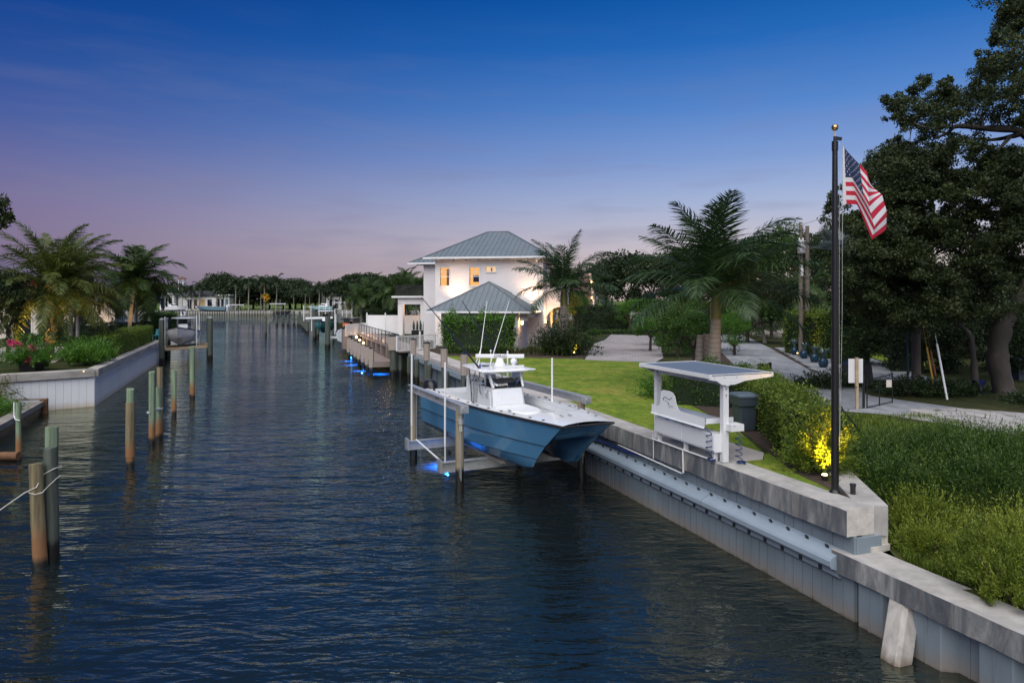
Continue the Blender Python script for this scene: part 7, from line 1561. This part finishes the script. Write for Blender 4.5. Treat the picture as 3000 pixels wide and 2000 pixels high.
# seawall, lawns, docks
q = MB(); pts = [(-1500, 300), (-160, 296), (-60, 292), (-20, 300), (40, 312), (120, 330)]
for (a, b), (c, d) in zip(pts, pts[1:]): q.beam((a, b - .2, .6), (c, d - .2, .6), .3, 1.4)
solo('far_seawall', q, M['concrete'], 'low pale seawall edging the far shore lawns', 'seawall', (-60, 292, 0))
def far_house(label, px0, px1, pyt, pyb, D, m, wins, roof=None, name='house'):
    a, b = V(px0, pyb, D), V(px1, pyt, D); z0 = FZ; t = thing(name, label, 'house', ((a.x + b.x) / 2, D, z0)); q = MB(); q.hexa([Vector((a.x, D, z0)), Vector((b.x, D, z0)), Vector((b.x, D + 8, z0)), Vector((a.x, D + 8, z0))], [Vector((a.x, D, b.z)), Vector((b.x, D, b.z)), Vector((b.x, D + 8, b.z)), Vector((a.x, D + 8, b.z))]); part(t, 'wall', q, m)
    h = b.z - z0
    for f0, f1, mm in wins:
        x0, x1 = a.x + (b.x - a.x) * f0, a.x + (b.x - a.x) * f1; q = MB(); q.box(((x0 + x1) / 2, D - .03, z0 + h * .42), (x1 - x0, .06, h * .7)); part(t, 'window', q, mm)
    q = MB(); zc = b.z
    if roof: q.add([Vector((a.x - .8, D - .8, zc)), Vector((b.x + .8, D - .8, zc)), Vector((b.x + .8, D + 9, zc)), Vector((a.x - .8, D + 9, zc)), Vector((a.x + 3, D + 4, zc + roof)), Vector((b.x - 3, D + 4, zc + roof))], [(0, 1, 5, 4), (1, 2, 5), (2, 3, 4, 5), (3, 0, 4), (3, 2, 1, 0)]); part(t, 'roof', q, M['shingle'])
    else: q.box(((a.x + b.x) / 2, D + 3.6, zc + .25), (abs(b.x - a.x) + 1, 9.2, .5)); part(t, 'roof', q, M['white'])
    return t
far_house('far white pavilion with square columns and dark glazing', 468, 510, 862, 893, 316, M['white'], [(.12, .3, M['dark_glass']), (.4, .55, M['dark_glass']), (.65, .85, M['dark_glass'])])
far_house('far long white house with dark roof and warm porch', 522, 632, 868, 892, 318, M['stucco'], [(.25, .35, M['dark_glass']), (.42, .5, M['rust']), (.56, .72, M['room']), (.78, .9, M['dark_glass'])], 2.6)
far_house('far white glazed wing with blue awning', 632, 672, 866, 892, 320, M['white'], [(.1, .3, M['dark_glass']), (.4, .6, M['dark_glass']), (.7, .9, M['hull_grey'])])
far_house('far pale house glimpsed through the palms above the sport boat', 955, 1000, 868, 888, 330, M['stucco'], [(.2, .4, M['dark_glass']), (.6, .8, M['dark_glass'])], 2)
tw = thing('lookout_tower', 'far white lookout tower with brown cap roof above the trees', 'tower', V(533, 892, 335).xy.to_3d() + Vector((0, 0, FZ))); p = V(533, 830, 335)
q = MB(); q.box((p.x, 335, (p.z + FZ) / 2), (2.6, 2.6, p.z - FZ)); part(tw, 'shaft', q, M['stucco'])
for dx in (-1.1, 1.1):
    for dy in (-1.1, 1.1): q = MB(); q.box((p.x + dx, 335 + dy, p.z + 1.1), (.3, .3, 2.2)); part(tw, 'column', q, M['white'])
q = MB(); q.lathe([(2.4, 0), (2.2, .3), (.1, 1.1)], (p.x, 335, p.z + 2.2), 10); part(tw, 'roof', q, M['rust'])
def far_dock(px0, px1, py, D, label, z=1.25, n=10, depth=3.0):
    a, b = V(px0, py, D), V(px1, py, D); t = thing('dock', label, 'dock', ((a.x + b.x) / 2, D, 0)); q = MB(); q.box(((a.x + b.x) / 2, D + depth / 2, z), (b.x - a.x, depth, .3)); part(t, 'deck', q, M['timber_grey'])
    for i in range(n): x = a.x + (b.x - a.x) * (i + .5) / n; q = MB(); q.tube([(x, D - .1, -.6), (x, D - .1, z + (.9 if i % 4 == 0 else .1))], .16, 6); part(t, 'pile', q, M['pile_dark'])
far_dock(440, 560, 912, 287, 'long far timber dock before the columned pavilion', n=16); far_dock(562, 690, 908, 286, 'far timber dock under the blue boat', n=18); far_dock(695, 775, 905, 288, 'far pale dock left of the orange lit tree', n=10); far_dock(790, 845, 906, 290, 'far dock carrying the empty boat lift', n=7); far_dock(905, 990, 903, 292, 'far dock beside the sport boat', n=9); far_dock(1000, 1060, 903, 294, 'far dock below the red awning', n=7)
def far_lift(px0, px1, py, D, label):
    a, b = V(px0, py, D), V(px1, py, D); t = thing('boat_lift', label, 'boat lift', ((a.x + b.x) / 2, D, 0)); q = MB(); q.beam(a, b, .4, .4); part(t, 'top_beam', q, M['alum'])
    for f in (.08, .36, .64, .92): x = a.x + (b.x - a.x) * f; q = MB(); q.tube([(x, D, -.5), (x, D, a.z + (1.8 if f in (.36, .64) else 0))], .07, 6); part(t, 'lift_post', q, M['galv'])
far_lift(790, 838, 890, 286, 'far empty boat lift with white posts beside the tallest palm'); far_lift(675, 716, 893, 285, 'far empty boat lift behind the blue boat engines'); far_lift(974, 1012, 886, 290, 'far empty boat lift right of the sport boat')
make_boat('fishing_boat', 'far blue-grey centre console boat with white engines on the dock', 12.5, 3.6, M['hull_grey'], (V(664, 905, 284).x, 284, 1.6), R(176), free=1.5, top_h=3.0, n_eng=3, engm=M['gelcoat'])
make_boat('motor_boat', 'far white cabin boat lifted beside the columned pavilion', 8, 3, M['hull_white'], (V(484, 905, 283).x, 283, 1.7), R(15), free=1.3, cabin=True, top=False, n_eng=1)
make_boat('motor_boat', 'far white sport boat with pale blue hull and enclosed cabin', 9.5, 3.4, mat('hull_pale_blue', (.30, .48, .50), .3, .03, 1, 0, 10), (V(975, 900, 286).x, 286, 1.7), R(178), free=1.4, cabin=True, top=False, n_eng=2)
make_boat('small_boat', 'small moored boat with bare mast before the columned pavilion', 5, 2, M['hull_white'], (V(536, 925, 248).x, 248, .25), R(110), free=.8, top=True, top_h=1.8, n_eng=1)
for i, (px, py) in enumerate(((1028, 893), (1060, 893))):
    p = V(px, py, 296); q = MB(); q.hexa([Vector((p.x - 2.6, 296, 2.4)), Vector((p.x + 2.6, 296, 2.4)), Vector((p.x + 2.6, 299, 2.4)), Vector((p.x - 2.6, 299, 2.4))], [Vector((p.x - 2.2, 296.6, 4.6)), Vector((p.x + 2.2, 296.6, 4.6)), Vector((p.x + 2.2, 298.4, 4.6)), Vector((p.x - 2.2, 298.4, 4.6))]); solo('awning', q, M['rust'], ('far red-brown awning left of the palms' if i == 0 else 'far red-brown awning next to the hedge'), 'awning', (p.x, 297, 2.4))
# palms, trees and hedge between the far basin and the white house
midp = [(1060, 812, 104, 'leftmost of the mid bank, over the dark hedge'), (1082, 792, 108, 'with thin tall trunk over the dark hedge'), (1132, 786, 98, 'with yellowing fronds over the white fence'), (1168, 776, 94, 'tallest over the white fence'), (1190, 766, 100, 'rising behind the balcony rail'), (1216, 776, 92, 'hugging the white house wing'), (1105, 818, 112, 'lower one behind the mid bank palms')]
for i, (px, top, D, lb) in enumerate(midp):
    zt = HC + (HY - top) / FPX * D; palm('palm_tree', 'mid bank palm, ' + lb, V(px, 900, D).xy.to_3d() + Vector((0, 0, GZ)), (zt - GZ) - 3.6, 'coconut', 18, .98, .17, (.3 * (i % 3 - 1), 0), 60 + i, -.9, 1.35, .4)
for i, (px, D, top, w) in enumerate(((1070, 118, 815, 110), (1120, 114, 812, 120), (1180, 112, 800, 130), (1235, 108, 810, 110))): tree('dark tree behind the mid bank palms', px, D, top, w, 'dark', i, bottom=935, group='trees behind the mid bank palms')
hedge('tall dark hedge on the bank past the dock', [(-20.6, 96), (-15.6, 93.5)], 2, 2.6, LM['dark'], 110, .2, 171, .6, rough=.2)
for i in range(8):
    x = -6.75 + i * .38 + (0.15 if i > 3 else 0); p = HP(x, 14.68, .62); q = MB(); q.lathe([(.02, 0), (.13, .12), (.12, .5), (.05, .95), (.01, 1.08)], p, 9); rnd = random.Random(i); q.v = [(a + rnd.uniform(-.015, .015), b + rnd.uniform(-.015, .015), c) for a, b, c in q.v]
    solo('cypress', q, mat('cypress_green', (.03, .07, .055), .8, .3, 8, .8, 25) if i == 0 else bpy.data.materials['cypress_green'], 'small conical cypress in the black portico troughs', 'cypress', p, True, 'cypresses in the portico troughs')
spray_shrub('dark spiky potted plant on the patio table', HP(-3.1, 13.1, .7), .55, .5, LM['mid'], 60, 18, .14, .25, 180)
# shingled house beyond the court
SH = thing('house', 'brown shingled gable of a neighbouring house behind the court hedge', 'house', V(1712, 900, 104).xy.to_3d() + Vector((0, 0, GZ)))
a, b = V(1688, 895, 104), V(1748, 800, 104); M['shake'] = paver_mat('roof_shake', ((.16, .10, .09), (.10, .07, .07)), (.04, .03, .03), .5, .25)
def shake():
    m, N, L, b_ = new_mat('wall_shake'); w = N.new('ShaderNodeTexWave'); w.bands_direction = 'Z'; w.wave_profile = 'SAW'; L.new(coords(N, L, 1), w.inputs['Vector']); w.inputs['Scale'].default_value = .9; w.inputs['Distortion'].default_value = .4
    L.new(ramp(N, L, w.outputs['Fac'], [(0, (.05, .03, .03)), (.3, (.15, .10, .095)), (1, (.21, .15, .14))]), b_.inputs['Base Color']); setin(b_, Roughness=.85); return m
M['wall_shake'] = shake()
q = MB(); q.hexa([Vector((a.x, 104, GZ)), Vector((b.x, 104, GZ)), Vector((b.x, 112, GZ)), Vector((a.x, 112, GZ))], [Vector((a.x + .3, 104.6, b.z)), Vector((b.x - 1.0, 104.6, b.z)), Vector((b.x - 1.0, 112, b.z)), Vector((a.x + .3, 112, b.z))]); part(SH, 'shingle_wall', q, M['wall_shake'])
q = MB(); q.beam(Vector((b.x + .05, 103.9, GZ)), Vector((b.x - .95, 104.5, b.z)), .5, .2); part(SH, 'corner_trim', q, M['cream'])
for py in (826, 872): p = V(1734, py, 103.6); t = thing('wall_lantern', ('upper' if py < 850 else 'lower') + ' lit lantern on the shingled house corner', 'lantern', p); q = MB(); q.ball(p, .16, 10); part(t, 'globe', q, M['lens_warm'], True); q = MB(); q.box(p + Vector((0, .15, .1)), (.1, .3, .06)); part(t, 'bracket', q, M['black']); lamp('lantern_light', 'POINT', p + Vector((0, -.5, 0)), 25, WARM, .1)
# ================================================================== street furniture by the drive
M['pole_wood'] = mat('pole_wood', (.15, .125, .105), .9, .2, 2, .5, 12, stretch=(3, 3, .4))
def upole(px, D, top, r, label, transformer=False, name='utility_pole'):
    x = (px - CX) / FPX * D; zt = HC + (HY - top) / FPX * D; t = thing(name, label, 'pole', (x, D, GZ)); q = MB(); q.tube([(x, D, GZ - .2), (x, D, (GZ + zt) / 2), (x, D, zt)], [r, r * .9, r * .78], 12); part(t, 'pole', q, M['pole_wood'], True)
    if transformer:
        z = zt - 2.1; q = MB(); q.lathe([(.24, 0), (.26, .05), (.26, .8), (.2, .88)], (x - .1, D - .36, z), 14); part(t, 'transformer', q, M['galv'], True)
        for dx in (-.15, .1): q = MB(); q.lathe([(.04, 0), (.05, .06), (.03, .12), (.04, .18)], (x - .1 + dx, D - .36, z + .88), 8); part(t, 'insulator', q, M['pvc'])
        q = MB(); q.beam((x - .05, D - .1, zt - .15), (x + .25, D - .1, zt - .1), .08, .1); part(t, 'bracket', q, M['galv'])
        q = MB(); q.lathe([(.09, 0), (.09, .9)], (x, D - .2, zt - 3.6), 8); part(t, 'conduit', q, M['pvc'])
    return Vector((x, D, zt))
t1 = upole(2346, 46, 652, .15, 'weathered utility pole carrying a grey transformer can', True); t2 = upole(2365, 47, 662, .16, 'plain weathered utility pole beside the transformer pole')
upole(2684, 32.6, 700, .21, 'thick brown utility pole in the oak shade')
rope('power_line', [t1 + Vector((.2, -.1, -.1)), V(2420, 636, 46), V(2600, 600, 44)], .012, M['black'], 'thin power line running from the transformer pole to the oak', 'cable'); rope('power_line', [V(2350, 815, 46), V(2450, 820, 44), V(2680, 800, 33)], .012, M['black'], 'sagging low cable between transformer pole and brown pole', 'cable')
rope('guy_wire', [V(2660, 1120, 32), V(2655, 880, 32)], .05, mat('guy_blue', (.03, .07, .09), .6, .1, 3, 0, 10), 'blue-grey guy conduit beside the brown utility pole', 'cable')
bp_ = V(2413, 634, 46); q = MB(); q.ball(bp_ + Vector((0, 0, .09)), .10, 8, (1.3, .7, .8)); q.ball(bp_ + Vector((.13, 0, .16)), .05, 8); q.tube([bp_ + Vector((-.1, 0, .08)), bp_ + Vector((-.26, 0, .02))], [.04, .015], 5); solo('bird', q, M['black'], 'small dark bird perched on the power line', 'bird', bp_, True)
for i, (p0, p1, m_, lb) in enumerate((((2740, 1155), (2715, 1016), mat('yellow_guard', (.45, .28, .02), .5, .1, 3, 0, 10), 'yellow guy-wire guard slanting up under the oak'), ((2749, 1142), (2726, 1025), mat('orange_guard', (.28, .10, .03), .6, .1, 3, 0, 10), 'orange-brown guy-wire guard between the yellow and white ones'), ((2775, 1170), (2745, 1007), M['pvc'], 'white guy-wire guard slanting up under the oak'))):
    a = G(p0[0], p0[1], GZ); b = V(p1[0], p1[1], a.y + .4); q = MB(); q.tube([a, b], .04, 8); q.tube([b, b + (b - a) * .8], .01, 5); solo('guy_guard', q, m_, lb, 'guy guard', a, True)
sg = G(2510, 1198, GZ); SG = thing('sign', 'blank white sign board back on a wooden post by the chain-link gate', 'sign', sg)
q = MB(); q.beam(sg + Vector((0, 0, -.1)), sg + Vector((0, 0, 1.84)), .09, .09, (0, 1, 0)); part(SG, 'post', q, M['timber']); q = MB(); q.box(sg + Vector((-.01, .06, 1.36)), (.52, .012, .86)); part(SG, 'board', q, M['white'])
# chain-link fence and gate
FN = thing('chain_fence', 'black chain-link fence panel drooping past the flagpole to the drive', 'fence', G(2440, 1200, GZ)); fa, fbn = G(2452, 1205, GZ), G(2532, 1196, GZ)
def link(parent, a, b, h, nm='chain_mesh', step=.11):
    q = MB(); L_ = (b - a).length; d = (b - a) / L_; n = int(L_ / step)
    for i in range(-int(h / step), n):
        for s in (1, -1):
            t0, t1_ = (i * step, i * step + h) if s > 0 else (i * step + h, i * step); z0_, z1_ = 0, h
            lo, hi = min(t0, t1_), max(t0, t1_)
            if hi <= 0 or lo >= L_: continue
            pts = []
            for tt_, zz in ((t0, z0_), (t1_, z1_)):
                pts.append((tt_, zz))
            (x0, z0_), (x1, z1_) = pts
            def clip(x): return z0_ + (x - x0) * (z1_ - z0_) / (x1 - x0)
            xa, xb = max(lo, 0), min(hi, L_); q.beam(a + d * xa + Vector((0, 0, clip(xa) + .05)), a + d * xb + Vector((0, 0, clip(xb) + .05)), .006, .006)
    part(parent, nm, q, M['galv'])['kind'] = 'stuff'
link(FN, fa, fbn, .72)
for p in (fa, fa.lerp(fbn, .98)): q = MB(); q.tube([p + Vector((0, 0, -.1)), p + Vector((0, 0, .95))], .03, 8); part(FN, 'fence_post', q, M['black'])
q = MB(); q.tube([fa + Vector((0, 0, .8)), fbn + Vector((0, 0, .78))], .02, 6); part(FN, 'top_rail', q, M['black'])
q = MB(); q.tube([fa + Vector((0, 0, .8)), Vector((9.9, 20.6, 1.95 + .75)), Vector((9.6, 18.9, 1.95 + .35))], .022, 6); part(FN, 'fallen_rail', q, M['black']); q = MB(); q.tube([Vector((9.75, 20.2, 1.8)), Vector((9.75, 20.2, 2.75))], .03, 8); part(FN, 'fence_post', q, M['black'])
GA = thing('gate', 'open black wire gate standing across the concrete drive', 'gate', G(2540, 1196, GZ)); ga, gb = G(2540, 1197, GZ), G(2614, 1181, GZ)
for p, h in ((ga, 1.05), (ga.lerp(gb, .48), 1.0), (gb, 1.15)): q = MB(); q.tube([p + Vector((0, 0, .02)), p + Vector((0, 0, h))], .022, 8); part(GA, 'gate_bar', q, M['black'])
for h in (.05, 1.0): q = MB(); q.tube([ga + Vector((0, 0, h)), gb + Vector((0, 0, h + (.02 if h < .5 else .12)))], .02, 6); part(GA, 'gate_rail', q, M['black'])
gp = ga + Vector((-.1, .05, 0)); q = MB(); q.beam(gp, gp + Vector((0, 0, 1.2)), .07, .07, (0, 1, 0)); part(GA, 'gate_post', q, M['black']); q = MB(); q.box(gb + Vector((-.14, -.03, .75)), (.2, .01, .28)); part(GA, 'gate_tag', q, M['cream'])
bx = G(2508, 1122, GZ); q = MB(); q.hexa([bx + Vector((x, y, 0)) for x, y in ((-.62, -.4), (.62, -.4), (.62, .4), (-.62, .4))], [bx + Vector((x, y, .85)) for x, y in ((-.55, -.35), (.55, -.35), (.55, .35), (-.55, .35))]); q.hexa([bx + Vector((x, y, .85)) for x, y in ((-.55, -.35), (.55, -.35), (.55, .35), (-.55, .35))], [bx + Vector((x, y, 1.05)) for x, y in ((-.4, -.2), (.4, -.2), (.4, .2), (-.4, .2))]); solo('covered_grill', q, M['dark_metal'], 'dark covered grill standing on the parking pad behind the sign', 'grill', bx)
mbx = V(2240, 1072, 33); MBX = thing('mailbox', 'black mailbox on a post showing above the hedge at the drive', 'mailbox', (mbx.x, 33, GZ)); q = MB(); q.tube([(mbx.x, 33, GZ), (mbx.x, 33, mbx.z - .1)], .05, 8); part(MBX, 'post', q, M['black']); q = MB(); q.box((mbx.x, 33, mbx.z), (.55, .25, .22)); q.box((mbx.x + .26, 33, mbx.z + .03), (.06, .28, .3)); part(MBX, 'box', q, M['black'])
for i, (px, py) in enumerate(((2990, 1112), (2868, 1150))):
    p = G(px, py, GZ)
    if i == 0:
        t = thing('wheeled_bin', 'dark bin standing in the shade right of the oak trunk', 'bin', p); q = MB(); q.hexa([p + Vector((x, y, 0)) for x, y in ((-.3, -.3), (.3, -.3), (.3, .3), (-.3, .3))], [p + Vector((x, y, .95)) for x, y in ((-.36, -.36), (.36, -.36), (.36, .36), (-.36, .36))]); part(t, 'body', q, M['plastic_grey']); q = MB(); q.hexa([p + Vector((x, y, .96)) for x, y in ((-.4, -.4), (.4, -.4), (.4, .4), (-.4, .4))], [p + Vector((x, y, 1.06)) for x, y in ((-.33, -.33), (.33, -.33), (.33, .33), (-.33, .33))]); part(t, 'lid', q, M['plastic_lid'])
    else: q = MB(); q.lathe([(.2, 0), (.24, .5), (.25, .52)], p, 12); solo('blue_bucket', q, mat('bucket_blue', (.015, .015, .10), .5, .1, 3, 0, 10), 'small blue bucket at the left foot of the oak', 'bucket', p, True)
# small left-bank things
p = G(478, 1002, GZ) if False else V(461, 972, 66); CH = thing('garden_chair', 'turquoise slatted garden chair at the end of the white seawall', 'chair', (p.x, 66, CAPZ)); M['turq'] = mat('turquoise', (.05, .30, .36), .5, .1, 3, 0, 10)
for dx in (-.3, .3):
    for dy in (-.25, .25): q = MB(); q.box((p.x + dx, 66 + dy, CAPZ + .2), (.07, .07, .4)); part(CH, 'leg', q, M['turq'])
q = MB(); q.box((p.x, 66, CAPZ + .42), (.7, .6, .05)); part(CH, 'seat', q, M['turq'])
for k in range(5): q = MB(); q.beam((p.x - .28 + k * .14, 66.28, CAPZ + .4), (p.x - .28 + k * .14, 66.45, CAPZ + 1.0), .1, .03, (0, 1, 0)); part(CH, 'back_slat', q, M['turq'])
for i, (px, py) in enumerate(((245, 1093), (297, 1058))): p = G(px, py - 2, CAPZ); fixture('cap_light', p, 'tiny orange light on the seawall cap by the shrubs', r=.04, h=.07, group='tiny cap lights on white seawall', gl=M['lens_warm'])
q = MB(); q.tube([(-26.3, 35.15, 1.6), (-24.9, 35.2, .72)], .02, 6); solo('drain_rod', q, M['dark_metal'], 'thin dark rod slanting across the white seawall panels', 'rod', (-24.9, 35.2, .72))
